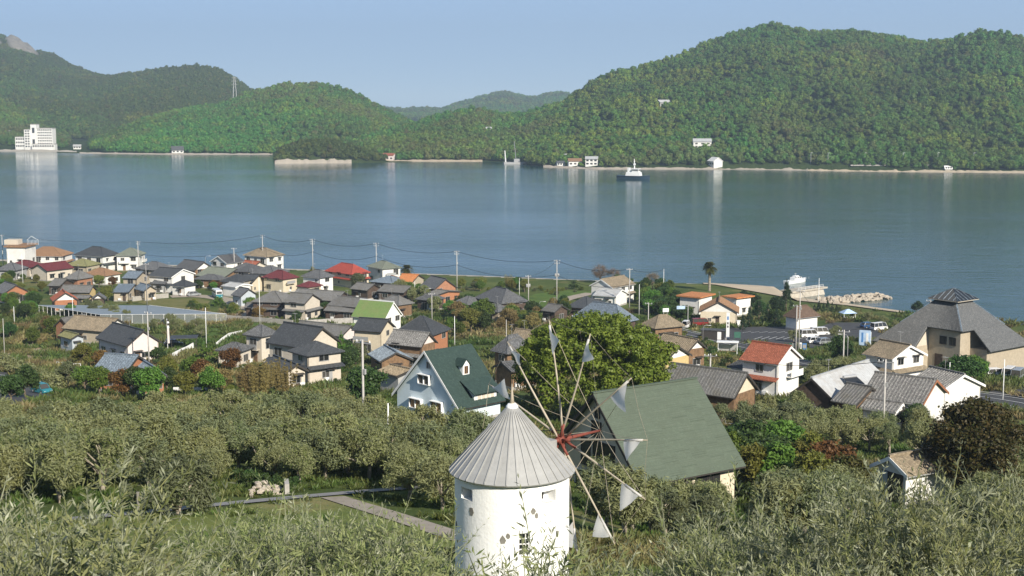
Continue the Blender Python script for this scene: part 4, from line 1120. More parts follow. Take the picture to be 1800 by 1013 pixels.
for s in (-1, 1): mb.slab([(dx + s * .68, dy - .7, dz + .58), (dx, dy - .7, dz + 1.40), (dx, dy + .9, dz + 1.40), (dx + s * .68, dy + .9, dz + .58)], .06)
obj('dormer_roof', mb, 'dgn', dm)
mb = MB(); mb.box((dx, dy - .57, dz + .2), (.5, .06, .85)); obj('dormer_window', mb, 'glass', dm); 
mb = MB()
for s in (-1, 0, 1): mb.box((dx + s * .24, dy - .6, dz + .2), (.05, .05, .9))
obj('dormer_frame', mb, 'curt', dm)
dx, dy = .9, -Y * .80; dz = 1.8 + (Y + dy) * slb
mb = MB(); mb.loft([[(dx - 1.7, dy - .7, dz - 1.1), (dx + 1.7, dy - .7, dz - 1.1), (dx + 1.7, dy - .7, dz + .35), (dx - 1.7, dy - .7, dz + .35)], [(dx - 1.7, dy + .9, dz - 1.1), (dx + 1.7, dy + .9, dz - 1.1), (dx + 1.7, dy + .9, dz + 1.05), (dx - 1.7, dy + .9, dz + 1.05)]])
dm = obj('dormer', mb, 'white', BH)
mb = MB(); mb.slab([(dx - 2.2, dy - 1.2, dz + .20), (dx + 2.2, dy - 1.2, dz + .20), (dx + 2.2, dy + 1.2, dz + 1.5), (dx - 2.2, dy + 1.2, dz + 1.5)], .08); obj('dormer_roof', mb, 'dgn', dm)
mb = MB(); mb.box((dx, dy - .72, dz - .15), (2.6, .06, .65)); obj('dormer_window', mb, 'beige', dm)
for k in range(5):
    mb = MB(); mb.box((dx - 1.3 + k * .65, dy - .75, dz - .15), (.07, .05, .72)); obj('dormer_frame', mb, 'white', dm)

# ------------------------------------------------------------------ building with the glass pyramid
fr = Frame('G', (730, 482), (1395, 592), None, 3.4, b=1, hi=40)
S = fr.la / 2; cc = Vector((fr.N.x, fr.N.y)) - fr.ux * S + fr.uy * S
Mp = Matrix.Translation((cc.x, cc.y, fr.gz)) @ Matrix.Rotation(fr.rot, 4, 'Z')
PB = empty('visitor_centre', (cc.x, cc.y, fr.gz), fr.rot); tag(PB, 'large hall with grey tiled pyramid roof topped by a glass skylight', 'building')
apx = ond(1686, 507, cc.y).z - fr.gz
e_, St = 3.4, S * .20
hs_ = e_ + (apx - e_) * .78; ta = .44; ha = e_ + (hs_ - e_) * ta; Sa = S + (St - S) * ta
xb = xc = -.06 * S; yc = -.30 * S
def slabpart(name, polys, mt, t=.18, par=PB, ribs=None):
    mb = MB()
    for p in polys: mb.slab(p, t)
    if ribs:
        for (a0, a1, b0, b1, n) in ribs:
            a0, a1, b0, b1 = map(Vector, (a0, a1, b0, b1))
            nn = (a1 - a0).cross(b0 - a0).normalized(); nn = nn if nn.z > 0 else -nn
            for i in range(n):
                p, q = a0.lerp(a1, (i + .5) / n) + nn * t, b0.lerp(b1, (i + .5) / n) + nn * t
                w_ = (a1 - a0).normalized() * .13
                k = len(mb.v); mb.v += [tuple(v) for v in (p - w_, p + w_, p + nn * .16, q - w_, q + w_, q + nn * .16)]
                mb.f += [(k, k + 2, k + 5, k + 3), (k + 2, k + 1, k + 4, k + 5), (k, k + 1, k + 2)]
    return obj(name, mb, mt, par)
core = []
for sx, sy in ((0, -1), (1, 0), (0, 1), (-1, 0)):
    if sx == 0: core.append([(-Sa, sy * Sa, ha), (Sa, sy * Sa, ha), (St, sy * St, hs_), (-St, sy * St, hs_)])
    else: core.append([(sx * Sa, -Sa, ha), (sx * Sa, Sa, ha), (sx * St, St, hs_), (sx * St, -St, hs_)])
slabpart('roof', core[:1], 'slt', ribs=[((-Sa, -Sa, ha), (Sa, -Sa, ha), (-St, -St, hs_), (St, -St, hs_), 44)])
slabpart('roof', core[1:2], 'slt'); slabpart('roof', core[2:3], 'slt'); slabpart('roof', core[3:], 'slt')
slabpart('roof', [[(-S, -S, e_), (xc, -S, e_), (xb, -Sa + .002, ha - .02), (-Sa, -Sa + .002, ha - .02)]], 'slt', ribs=[((-S, -S, e_), (xc, -S, e_), (-Sa, -Sa, ha), (xb, -Sa, ha), 34)])
slabpart('roof', [[(-S, -S, e_), (-S, S, e_), (-Sa, Sa, ha - .02), (-Sa, -Sa, ha - .02)]], 'slt')
slabpart('roof', [[(S, yc, e_), (S, S, e_), (Sa, Sa, ha - .02), (Sa, yc, ha - .02)]], 'slt')
for n_, c0, c1 in [('wall', (-Sa + .7, -Sa + .7, -1.5), (Sa - .7, Sa - .7, ha - .05)), ('wall', (-S + .8, -S + .8, -1.5), (xc - .25, -Sa + .8, e_ + .2)), ('wall', (Sa - .8, yc + .25, -1.5), (S - .8, S - .8, e_ + .2))]:
    mb = MB(); mb.box2(c0, c1); obj(n_, mb, 'tan', PB)
mb = MB(); mb.loft([[(xc - .35, -S + .8, e_ + .1), (xc - .3, -S + .8, e_ + .1), (xc - .3, -Sa + .8, e_ + .1), (xc - .35, -Sa + .8, e_ + .1)], [(xc - .35, -Sa + .7, ha - .1), (xc - .3, -Sa + .7, ha - .1), (xc - .3, -Sa + .8, ha - .1), (xc - .35, -Sa + .8, ha - .1)]]); obj('gable', mb, 'beige', PB)
for s0, s1 in (((-Sa, -Sa, ha), (-St, -St, hs_)), ((Sa, -Sa, ha), (St, -St, hs_)), ((Sa, Sa, ha), (St, St, hs_))):
    mb = MB(); mb.tube([Vector(s0) + Vector((0, 0, .2)), Vector(s1) + Vector((0, 0, .2))], .16, 5); obj('hip_cap', mb, 'blu', PB)
sb = St * 1.55; zb_ = hs_ + .55
mb = MB(); mb.box2((-St * 1.1, -St * 1.1, hs_ - .4), (St * 1.1, St * 1.1, zb_)); obj('skylight_curb', mb, 'tan', PB)
for k in range(4):
    Mk = Matrix.Rotation(k * math.pi / 2, 4, 'Z')
    mb = MB(); mb.slab([Mk @ Vector((-sb, -sb, zb_ - .2)), Mk @ Vector((sb, -sb, zb_ - .2)), Mk @ Vector((0, 0, apx))], .05); g = obj('skylight_glass', mb, 'glass', PB)
    for i in range(7):
        t = -1 + 2 * i / 6
        p0 = Vector((sb * t, -sb, zb_ - .12)); f_ = 1 - abs(t); p1 = Vector((sb * t, -sb * (1 - f_), zb_ - .12 + (apx - zb_ + .2) * f_))
        if f_ < .05: p1 = Vector((0, 0, apx + .08))
        mb = MB(); mb.tube([Mk @ p0, Mk @ p1], .07, 4); obj('mullion', mb, 'blu', g)
mb = MB(); mb.box2((-sb - .1, -sb - .1, zb_ - .32), (sb + .1, sb + .1, zb_ - .2)); obj('skylight_sill', mb, 'pier', PB)
for u in (.35, .65): window(PB, I4, 'f', u * Sa, ha - 2.6, 1.3, 1.3, Sa - .7, Sa - .7, 'dfr')
window(PB, I4, 'r', -.72 * Sa, .3, 1.6, 2.2, Sa - .7, Sa - .7, 'dfr')
mb = MB(); mb.box2((.1 * Sa, -Sa + .65, .0), (.1 * Sa + 1.6, -Sa + .72, 2.3)); obj('door', mb, 'dwood', PB)

# ------------------------------------------------------------------ other special pieces
# open shed: dark panel on the wall, coloured as the shade inside
X, Y = [f for f in FOOT if abs(f[0] - K_.location.x) < .01][0][4:6]
mb = MB(); mb.box2((-X + .30, -Y * .62, -.3), (-X + .36, Y * .55, 2.55)); obj('doorway_shade', mb, 'dfr', K_)
mb = MB(); mb.box2((-X + .24, Y * .18, -.2), (-X + .29, Y * .5, 2.5)); obj('door', mb, 'bgry', K_)
# shade-net field
def net_house():
    ps = [onh(*pix('A', p), 2.4) for p in [(245, 585), (1050, 588), (1592, 650), (705, 656)]]
    root = empty('shade_net_house', ps[3]); root.location = (ps[3].x, ps[3].y, float(ground(ps[3].x, ps[3].y)))
    tag(root, 'long low crop field covered by a flat grey shade net on posts', 'net house')
    o3 = root.location
    n, m = 30, 12
    G = np.zeros((m + 1, n + 1, 3))
    for i in range(m + 1):
        for j in range(n + 1):
            p = ps[0].lerp(ps[1], j / n).lerp(ps[3].lerp(ps[2], j / n), i / m)
            G[i, j] = (p.x - o3.x, p.y - o3.y, p.z - o3.z + .05 * math.sin(i * 2.1) * math.sin(j * 1.7))
    obj('net_roof', grid_mesh('net_roof', G[..., 0], G[..., 1], G[..., 2]), 'net', root)
    for a, b in ((ps[3], ps[2]), (ps[2], ps[1]), (ps[0], ps[3])):
        k = max(2, int((b - a).length / 2.6))
        for i in range(k + 1):
            p = a.lerp(b, i / k); g = float(ground(p.x, p.y))
            mb = MB(); mb.tube([(p.x - o3.x, p.y - o3.y, g - o3.z - .2), (p.x - o3.x, p.y - o3.y, p.z - o3.z + .05)], .06, 5); obj('post', mb, 'white', root)
        mb = MB(); mb.tube([a - o3 + Vector((0, 0, .06)), b - o3 + Vector((0, 0, .06))], .05, 4); obj('rail', mb, 'white', root)
    a, b = ps[3], ps[2]
    mb = MB()
    for i in range(40):
        p, q = a.lerp(b, i / 40), a.lerp(b, (i + 1) / 40)
        mb.poly([(p.x - o3.x, p.y - o3.y + .1, float(ground(p.x, p.y)) - o3.z), (q.x - o3.x, q.y - o3.y + .1, float(ground(q.x, q.y)) - o3.z), (q.x - o3.x, q.y - o3.y + .1, q.z - o3.z), (p.x - o3.x, p.y - o3.y + .1, p.z - o3.z)])
    m_, N, L, out = nmat('net_mesh'); d = N.new('ShaderNodeBsdfDiffuse'); d.inputs[0].default_value = (.42, .46, .44, 1); t = N.new('ShaderNodeBsdfTransparent'); x = N.new('ShaderNodeMixShader'); x.inputs[0].default_value = .35
    L.new(t.outputs[0], x.inputs[1]); L.new(d.outputs[0], x.inputs[2]); L.new(x.outputs[0], out.inputs[0])
    obj('side_net', mb, m_, root)
net_house()
# low walls and white fences
def wall_line(name, reg, pts, h, th, mt, label, cat='wall'):
    P_ = [onh(*pix(reg, p)) for p in pts]
    root = empty(name, P_[0]); tag(root, label, cat)
    for a, b in zip(P_, P_[1:]):
        d = b - a; n = max(1, int(d.length / 3))
        for i in range(n):
            p, q = a.lerp(b, i / n), a.lerp(b, (i + 1) / n); c = (p + q) / 2
            mb = MB(); z = min(float(ground(p.x, p.y)), float(ground(q.x, q.y)))
            mb.box((c.x - P_[0].x, c.y - P_[0].y, z + h / 2 - .3 - P_[0].z), ((q - p).length - .03, th, h + .6), math.atan2(d.y, d.x)); obj('wall_panel', mb, mt, root)
def fence(reg, pts, h, label, mt='white', gap=.9, rails=(.35, .95), name='fence', cat='fence', bal=0):
    P_ = [onh(*pix(reg, p)) for p in pts]; o3 = P_[0].copy()
    root = empty(name, o3); tag(root, label, cat)
    dense = []
    for a, b in zip(P_, P_[1:]):
        n = max(1, round((b - a).length / gap)); dense += [a.lerp(b, i / n) for i in range(n)]
    dense.append(P_[-1])
    for p in dense: p.z = float(ground(p.x, p.y))
    for p in dense:
        mb = MB(); mb.box((p.x - o3.x, p.y - o3.y, p.z - o3.z + h / 2 - .1), (.09, .09, h + .2)); obj('post', mb, mt, root)
    for r_ in rails:
        mb = MB(); mb.tube([p - o3 + Vector((0, 0, r_ * h)) for p in dense], .045, 4); obj('rail', mb, mt, root)
    return root
wall_line('stone_wall', 'A', [(930, 560), (1050, 545), (1185, 535)], 1.4, .3, 'block', 'pale block wall in front of the white house with stepped black roofs')
wall_line('stone_wall', 'B', [(-10, 690), (150, 700), (330, 715), (460, 725)], 1.3, .3, 'block', 'dark stone terrace wall behind the green field')
wall_line('stone_wall', 'B', [(540, 730), (720, 718), (880, 712)], 1.4, .3, 'conc', 'pale concrete garden wall left of the bright green roof')
fence('A', [(1520, 885), (1560, 850), (1610, 815), (1700, 795)], 1.1, 'white picket fence curving up beside the green field', gap=.35)
fence('A', [(1215, 965), (1290, 925), (1362, 885)], 1.2, 'white picket fence at the yard of the pink house', gap=.35)
fence('C', [(400, 425), (470, 440), (568, 440)], 1.1, 'white three-rail fence below the pink house', gap=1.2, rails=(.3, .65, 1))
fence('K', [(225, 222), (330, 228), (450, 240), (560, 260), (700, 285)], 1.2, 'white mesh fence behind the green A-frame', gap=1.4, mt='alu')
fence('K', [(500, 295), (570, 285), (640, 265)], 1.1, 'short white railing among the trees right of the green A-frame', gap=1.4)
fence('K', [(440, 610), (560, 590), (700, 575), (900, 600)], 1.3, 'low brown wooden fence left of the open white shed', mt='wood', gap=.8)

# ------------------------------------------------------------------ foliage
def quad_mesh(name, C, A, B, rnd=None, fold=0.0):
    """one leaf-shaped quad per row: centre C, half-length vector A, half-width vector B"""
    n = len(C)
    V = np.stack([C - A, C + B, C + A, C - B], 1).astype(np.float32)
    me = bpy.data.meshes.new(name)
    me.vertices.add(n * 4); me.vertices.foreach_set('co', V.ravel())
    me.loops.add(n * 4); me.loops.foreach_set('vertex_index', np.arange(n * 4, dtype=np.int32))
    me.polygons.add(n); me.polygons.foreach_set('loop_start', np.arange(n, dtype=np.int32) * 4)
    me.update(calc_edges=True)
    at = me.attributes.new('rnd', 'FLOAT', 'FACE')
    at.data.foreach_set('value', (rnd if rnd is not None else np.random.default_rng(n).random(n)).astype(np.float32))
    return me
def unit(v): return v / np.maximum(np.linalg.norm(v, axis=-1, keepdims=True), 1e-6)
def foliage(clumps, per, ll, lw, seed, up=.35, rad=.35, shell=.5):
    """leaves through ball-shaped clumps; leaf planes loosely face outward"""
    r = np.random.default_rng(seed)
    Cs, As, Bs, Rn = [], [], [], []
    for (cx, cy, cz, rr) in clumps:
        n = int(per * rr * rr) + 3
        d = unit(r.normal(size=(n, 3)))
        q = rr * (shell + (1 - shell) * r.random(n)) ** 1.0
        q = q * (1 + .22 * r.normal(size=n))
        C = np.array([cx, cy, cz]) + d * q[:, None] * np.array([1, 1, .85])
        nn = unit(d * rad + r.normal(size=(n, 3)) * (.55 if rad < 1 else .4) + np.array([0, 0, up]))
        t = unit(np.cross(nn, r.normal(size=(n, 3))))
        b = np.cross(nn, t)
        s = r.uniform(.6, 1.35, n)[:, None]
        Cs.append(C); As.append(t * ll * s); Bs.append(b * lw * s)
        Rn.append(np.clip(r.random(n) * .75 + r.random() * .25, 0, 1))
    return np.concatenate(Cs), np.concatenate(As), np.concatenate(Bs), np.concatenate(Rn)
def tree_wood(name, h, r0, clumps, seed, frac=.35, n=7, lean=.1):
    rr = random.Random(seed); mb = MB()
    fx, fy = rr.uniform(-lean, lean) * h, rr.uniform(-lean, lean) * h
    fork = Vector((fx * .5, fy * .5, h * frac))
    mb.tube([(0, 0, -.5), (fx * .12, fy * .12, h * frac * .4), fork], [r0 * 1.25, r0, r0 * .8], 7)
    for c in rr.sample(clumps, min(n, len(clumps))):
        e = Vector(c[:3]); m = fork.lerp(e, .5) + Vector((rr.uniform(-.1, .1), rr.uniform(-.1, .1), rr.uniform(-.05, .12))) * h * .5
        mb.tube([fork - Vector((0, 0, h * .04)), m, e], [r0 * .55, r0 * .36, r0 * .1], 5)
    return mb.mesh(name, True)
def ball_clumps(n, R_, Hz, zc, seed, rmin=.28, rmax=.5, flat=1.0, power=.5):
    rr = random.Random(seed); out = []
    for _ in range(n):
        a = rr.uniform(0, 6.283); cz = rr.uniform(-.75, 1)
        q = math.sqrt(max(0, 1 - cz * cz)) * rr.uniform(.35, .85)
        out.append((R_ * q * math.cos(a), R_ * q * math.sin(a), zc + Hz * cz * .72, rr.uniform(rmin, rmax) * min(R_, Hz * 1.2)))
    return out
LM = {
 'olive': leaf('olive_leaves', (.142, .172, .044), (.278, .290, .096), .34, back=(.255, .272, .128), hv=.18),
 'olivef': leaf('near_olive_leaves', (.125, .160, .050), (.295, .312, .140), .28, back=(.325, .345, .225), hv=.10, gloss=.4),
 'olivey': leaf('yellowish_olive_leaves', (.165, .190, .045), (.300, .310, .095), .33, back=(.27, .28, .13), hv=.15),
 'oliveg': leaf('deep_olive_leaves', (.108, .140, .036), (.215, .238, .075), .32, back=(.19, .22, .11), hv=.18),
 'olived': leaf('dark_olive_leaves', (.052, .072, .022), (.120, .135, .045), .22, back=(.125, .14, .07)),
 'green': leaf('green_leaves', (.070, .130, .020), (.150, .230, .040), .3, hv=.2),
 'dark': leaf('dark_leaves', (.030, .060, .016), (.070, .118, .030), .22, hv=.15),
 'camphor': leaf('camphor_leaves', (.095, .145, .017), (.200, .250, .036), .32, hv=0),
 'bronze': leaf('bronze_leaves', (.034, .048, .012), (.100, .078, .023), .25, hv=.1),
 'rust': leaf('rust_leaves', (.11, .070, .020), (.21, .115, .035), .3, hv=.1),
 'straw': leaf('straw_leaves', (.175, .145, .05), (.30, .235, .09), .3, hv=.15),
 'ygreen': leaf('yellow_green_leaves', (.13, .155, .025), (.22, .225, .05), .32, hv=.15),
 'conifer': leaf('conifer_leaves', (.020, .045, .020), (.045, .080, .032), .15),
 'bare': leaf('bare_twigs', (.16, .125, .085), (.26, .21, .14), .1),
 'palm': leaf('palm_leaves', (.065, .085, .025), (.15, .15, .05), .2),
 'forest': leaf('forest_leaves', (.050, .120, .020), (.122, .222, .040), .28, inst=((.105, .118, .032), (.172, .172, .054), (.150, .215, .024), (.245, .305, .045)), hv=.24),
}
# ---- far woods: one object for each wooded hill
protoc = bpy.data.collections.new('wood_prototypes')
def proto(name, me):
    o = bpy.data.objects.new(name, me); protoc.objects.link(o); return o
for i in range(4):
    cl = ball_clumps(11, 3.9, 3.6, 4.2, 100 + i, .30, .52)
    C, A, B, rn = foliage(cl, 30, .52, .40, 200 + i, up=.1, rad=1.7, shell=.85)
    me = quad_mesh('forest_crown', C, A, B, rn); me.materials.append(LM['forest']); proto('forest_crown_%d' % i, me)
def gn_scatter(name, pts, rotz, scl, tint, collection, nproto, seed):
    n = len(pts)
    me = bpy.data.meshes.new(name); me.vertices.add(n); me.vertices.foreach_set('co', pts.astype(np.float32).ravel())
    r = np.random.default_rng(seed)
    def att(nm, ty, arr, key):
        a = me.attributes.new(nm, ty, 'POINT'); a.data.foreach_set(key, arr.ravel())
    att('rot', 'FLOAT_VECTOR', np.stack([np.zeros(n), np.zeros(n), rotz], -1).astype(np.float32), 'vector')
    att('scl', 'FLOAT_VECTOR', scl.astype(np.float32), 'vector')
    att('idx', 'INT', r.integers(0, nproto, n).astype(np.int32), 'value')
    att('tint', 'FLOAT_VECTOR', tint.astype(np.float32), 'vector')
    ng = bpy.data.node_groups.new(name, 'GeometryNodeTree')
    ng.interface.new_socket('Geometry', in_out='INPUT', socket_type='NodeSocketGeometry')
    ng.interface.new_socket('Geometry', in_out='OUTPUT', socket_type='NodeSocketGeometry')
    N = ng.nodes; L = ng.links
    gi, go = N.new('NodeGroupInput'), N.new('NodeGroupOutput')
    ip = N.new('GeometryNodeInstanceOnPoints'); ci = N.new('GeometryNodeCollectionInfo')
    ci.inputs['Collection'].default_value = collection
    ci.inputs['Separate Children'].default_value = True; ci.inputs['Reset Children'].default_value = True
    ip.inputs['Pick Instance'].default_value = True
    def na(nm, ty):
        x = N.new('GeometryNodeInputNamedAttribute'); x.data_type = ty; x.inputs['Name'].default_value = nm; return x.outputs['Attribute']
    L.new(gi.outputs[0], ip.inputs['Points']); L.new(ci.outputs[0], ip.inputs['Instance'])
    L.new(na('idx', 'INT'), ip.inputs['Instance Index']); L.new(na('rot', 'FLOAT_VECTOR'), ip.inputs['Rotation']); L.new(na('scl', 'FLOAT_VECTOR'), ip.inputs['Scale'])
    L.new(ip.outputs[0], go.inputs[0])
    o = bpy.data.objects.new(name, me); col.objects.link(o)
    md = o.modifiers.new('scatter', 'NODES'); md.node_group = ng
    return o
FARBOX = []          # (x, y, radius) kept clear for far buildings
def wood(hl, n, seed, sc0, sc1, name, brown=.5, t0=.015, t1=1.12, skip=None, bright=.5, dark=0):
    P_, px, t = hl.trees(n, seed, t0, t1, skip)
    r = np.random.default_rng(seed + 1)
    k = np.ones(len(P_), bool)
    for bx, by, br in FARBOX: k &= ~((np.abs(P_[:, 0] - bx) < br) & (P_[:, 1] - by > -br * 1.25) & (P_[:, 1] - by < br))
    k &= P_[:, 2] > .8
    P_ = P_[k]; px = px[k]; t = t[k]; n = len(P_)
    s = (sc0 + (sc1 - sc0) * r.random(n) ** 1.6) * (.75 + .5 * fbm(P_[:, 0] / 60, P_[:, 1] / 60, seed, 2))
    fb = fbm(P_[:, 0] / 110, P_[:, 1] / 160, seed + 5, 4)
    b = np.clip((fb - brown) * 9, 0, 1) * r.uniform(.3, 1, n) + (r.random(n) < .06) * .7
    y = np.clip((fbm(P_[:, 0] / 70 + 9, P_[:, 1] / 90, seed + 8, 3) - bright) * 5, 0, 1) * r.random(n) + (r.random(n) < .08) * .6
    val = np.clip(r.random(n) * .55 + (fbm(P_[:, 0] / 190 + 3, P_[:, 1] / 240, seed + 11, 3) - .3) * 1.3 - dark, 0, 1)     # species patches, some darker
    tint = np.stack([np.clip(b, 0, 1), np.clip(y, 0, 1) * (1 - np.clip(b, 0, 1)), val], -1)
    sc3 = np.stack([s, s, s * r.uniform(.8, 1.15, n)], -1)
    P_[:, 2] -= .8 * s
    o = gn_scatter(name, P_, r.uniform(0, 6.28, n), sc3, tint, protoc, 4, seed)
    tag(o, kind='stuff')
def on_hill(hl, px, py):
    t = np.linspace(0, 1.0, 400); x, y, z = hl.pt(np.full(400, float(px)), t)
    c, s = math.cos(PITCH), math.sin(PITCH); zz = z - CAMZ
    pyy = 506.5 - F * (y * s + zz * c) / (y * c - zz * s)
    i = int(np.argmax(pyy <= py)) if (pyy <= py).any() else 399
    k = (506.5 - py) / F; xx = (px - 900) / F / (c + k * s) * y[i]
    return Vector((xx, y[i], z[i]))
def far_house(p, wd, dp, e, h, rot, wall, roof, label, name='far_house', cat='house', win=3, flat=False, clear=True):
    root = empty(name, p, rot); tag(root, label, cat)
    mb = MB(); X, Y = wd / 2, dp / 2
    if flat: mb.box2((-X, -Y, -3), (X, Y, e))
    else:
        pts = [(-Y, -3), (Y, -3), (Y, e), (0, h), (-Y, e)]
        mb.loft([[(-X, y, z) for y, z in pts], [(X, y, z) for y, z in pts]])
    obj('wall', mb, wall, root)
    mb = MB()
    if flat: mb.box2((-X - .3, -Y - .3, e + .01), (X + .3, Y + .3, e + .5))
    else:
        for s in (-1, 1): mb.slab([(-X - .5, s * (Y + .6), e - .6 * (h - e) / Y + .05), (X + .5, s * (Y + .6), e - .6 * (h - e) / Y + .05), (X + .5, 0, h + .05), (-X - .5, 0, h + .05)], .25)
    obj('roof', mb, roof, root)
    for i in range(win):
        for s in range(max(1, int(e / 3))):
            mb = MB(); mb.box((-X + wd * (i + .5) / win, -Y - .03, 1.7 + 2.9 * s), (min(2.2, wd / win * .6), .2, 1.4)); obj('window', mb, 'glass', root)
    if clear: FARBOX.append((p.x, p.y, max(wd, dp) * .75))
    return root
# hotel on the far shore
hp = onz(60, 263, 1.5); hs = 1 / (F / hp.y)
ht = empty('hotel', hp); tag(ht, 'big white waterfront hotel tower across the bay at far left', 'hotel')
def hblock(x0, x1, y0, dpt, off, rows, cols, par=ht):
    mb = MB(); a, b = (x0 - 60) * hs, (x1 - 60) * hs; H_ = (263 - y0) * hs
    mb.box2((a, off, -3), (b, off + dpt, H_)); blk = obj('block', mb, 'wht', ht)
    wdt = (b - a) / (cols + .5); fh = (H_ - 2) / rows
    wmm = MB(); wmm.box((0, 0, 0), (wdt * .62, .5, fh * .45)); wm_ = wmm.mesh('window')
    for i in range(cols):
        for j in range(rows):
            obj('window', wm_, 'glass', blk, Matrix.Translation((a + wdt * (i + .75), off - .05, 2.2 + fh * (j + .5))))
    mb = MB(); mb.box2((a - .2, off - .2, H_ + .01), (b + .2, off + dpt + .2, H_ + .7)); obj('parapet', mb, 'conc', blk)
hblock(26, 43, 242, 12, 3, 3, 5); hblock(43, 54, 229, 14, 1, 7, 2); hblock(54, 64, 220, 12, 2, 2, 1); hblock(64, 91, 227, 14, 4, 7, 8); hblock(58, 98, 254, 10, -4, 1, 9)
FARBOX.append((hp.x, hp.y + 8, 34)); FARBOX.append((hp.x - 6, hp.y - 40, 40))
HR, HMd, HL = hill_right, hill_mid, hill_left
FH = [
 (HMd, 312, 269, 13, 8, 3.5, 7.5, .3, 'wht', 'dgr', 'white gabled house alone on the far shore below the round hill'),
 (HL, 136, 263, 9, 6, 3, 5, .2, 'wht', 'gry', 'small white shed at the water right of the hotel'),
 (HL, 118, 254, 9, 7, 3, 5, .1, 'beige', 'tbr', 'beige house just above the shed right of the hotel'),
 (HL, 150, 232, 10, 7, 3, 5, -.3, 'wht', 'met', 'white farm building on the slope right of the hotel'),
 (HL, 104, 232, 9, 6, 3, 5, .3, 'wht', 'met', 'white hut on the slope directly above the hotel roof'),
 (HL, 22, 234, 14, 7, 3, 5, 0, 'wht', 'met', 'long white roofed building on the slope left of the hotel'),
 (HL, 38, 226, 8, 6, 3, 5, .5, 'beige', 'tbr', 'small brown roofed house behind the hotel'),
 (HR, 683, 281, 12, 8, 4.5, 6.5, -.2, 'pink', 'rbr', 'pink walled boat house on the far beach'),
 (HR, 795, 263, 9, 7, 3, 4.6, .4, 'wht', 'met', 'small pale house among trees above the far beach'),
 (HR, 848, 245, 9, 7, 3, 5, -.3, 'wht', 'gry', 'white house low in the wooded saddle'),
 (HR, 856, 230, 10, 7, 4, 6, .2, 'wht', 'gry', 'white house in the middle of the wooded saddle'),
 (HR, 866, 205, 11, 7, 4, 6, -.1, 'wht', 'gry', 'white house highest in the wooded saddle'),
 (HR, 810, 212, 7, 6, 3, 4.6, .1, 'brick', 'rbr', 'tiny red brown house high in the wooded saddle'),
 (HR, 1166, 184, 14, 8, 4, 6.5, .5, 'gry', 'met', 'pale roofed house high on the wooded hill'),
 (HR, 1234, 258, 17, 9, 6.5, 9, -.05, 'wht', 'met', 'wide white two-storey lodge in the trees above the right shore'),
 (HR, 1257, 292, 11, 9, 4, 7.2, -1.2, 'wht', 'wht', 'bright white gabled house standing at the water of the right shore'),
 (HR, 994, 277, 10, 7, 3.5, 5, .2, 'beige', 'met', 'flat pale house up among trees at the small harbour'),
 (HR, 1010, 291, 12, 8, 4, 6.3, .1, 'wht', 'brn', 'white house with brown roof over the water at the small harbour'),
 (HR, 1040, 291, 11, 8, 6, 8, -.1, 'wht', 'met', 'two-storey white house at the right end of the small harbour'),
 (HR, 985, 292, 7, 6, 3, 4.4, .2, 'wht', 'dgr', 'little white hut at the left end of the small harbour'),
 (HR, 625, 284, 12, 6, 2.0, 3.0, 0, 'wht', 'met', 'low white shed on the beach beside the wooded headland'),
 (HR, 1666, 299, 6, 5, .8, 3.2, 0, 'wht', 'wht', 'small white pavilion on the long right beach'),
]
for (hl, px, py, wd, dp, e, h, rot, wa, rf, lb) in FH:
    p = on_hill(hl, px, py)
    if p.y < onz(px, float(np.interp(px, hl.hx, hl.hy)), 0).y + 5: p.y += 5; p.z = max(p.z, 1.0)
    p.z = max(p.z, 1.0) - (1.8 if p.z > 6 else 0)
    far_house(p, wd, dp, e, h, rot, wa, rf, lb)
wood(hill_right, 26000, 31, .55, 1.3, 'woodland', brown=.60, bright=.52)
wood(hill_mid, 15000, 32, .6, 1.25, 'woodland', brown=.60, bright=.46, dark=-.15)
wood(headland, 900, 33, .6, 1.0, 'woodland', brown=.7, t0=.12, t1=1.6, dark=.4)
wood(hill_left, 7000, 34, .6, 1.25, 'woodland', brown=.6, t0=.10, bright=.45)
wood(mountain, 42000, 35, .8, 1.5, 'woodland', brown=.66, bright=.60, dark=.45)
wood(hill_far, 16000, 36, 1.4, 2.4, 'woodland', brown=.7, t1=1.05)
# cedar plantations: darker, narrower crowns
# ------------------------------------------------------------------ near trees: one of each kind, then copies
def make_tree(name, kind, crown, wood_mesh, label, cat='tree', group=None, bark='bark'):
    root = empty(name, (0, -200, 0)); tag(root, label, cat, group)
    crown.materials.append(LM[kind]); obj('crown', crown, None, root)
    if wood_mesh is not None: obj('trunk', wood_mesh, bark, root)
    root.hide_render = False
    return root
PROTO = {}
def add_proto(key, name, kind, clumps, per, ll, lw, seed, h, r0, bark='bark', frac=.35, **k):
    C, A, B, rn = foliage(clumps, per, ll, lw, seed, **k)
    crown = quad_mesh('crown', C, A, B, rn); crown.materials.append(LM[kind])
    wd = tree_wood('trunk', h, r0, clumps, seed, frac); wd.materials.append(MT(bark))
    PROTO.setdefault(key, []).append((name, crown, wd))
ORD = ['', 'first', 'second', 'third', 'fourth', 'fifth', 'sixth', 'seventh', 'eighth', 'ninth', 'tenth', 'eleventh', 'twelfth', 'thirteenth', 'fourteenth', 'fifteenth', 'sixteenth', 'seventeenth', 'eighteenth', 'nineteenth', 'twentieth'] + ['%dth' % k for k in range(21, 60)]
COLW = {None: '', 'green': 'green ', 'dark': 'dark green ', 'ygreen': 'yellow green ', 'straw': 'straw coloured ', 'rust': 'rust brown ', 'olivef': leaf('near_olive_leaves', (.125, .160, .050), (.295, .312, .140), .28, back=(.325, .345, .225), hv=.10, gloss=.4),
 'olived': 'dull olive ', 'olive': 'grey green ', 'olivey': 'yellowish ', 'oliveg': 'deep green ', 'conifer': 'blackish green ', 'bronze': 'bronze '}
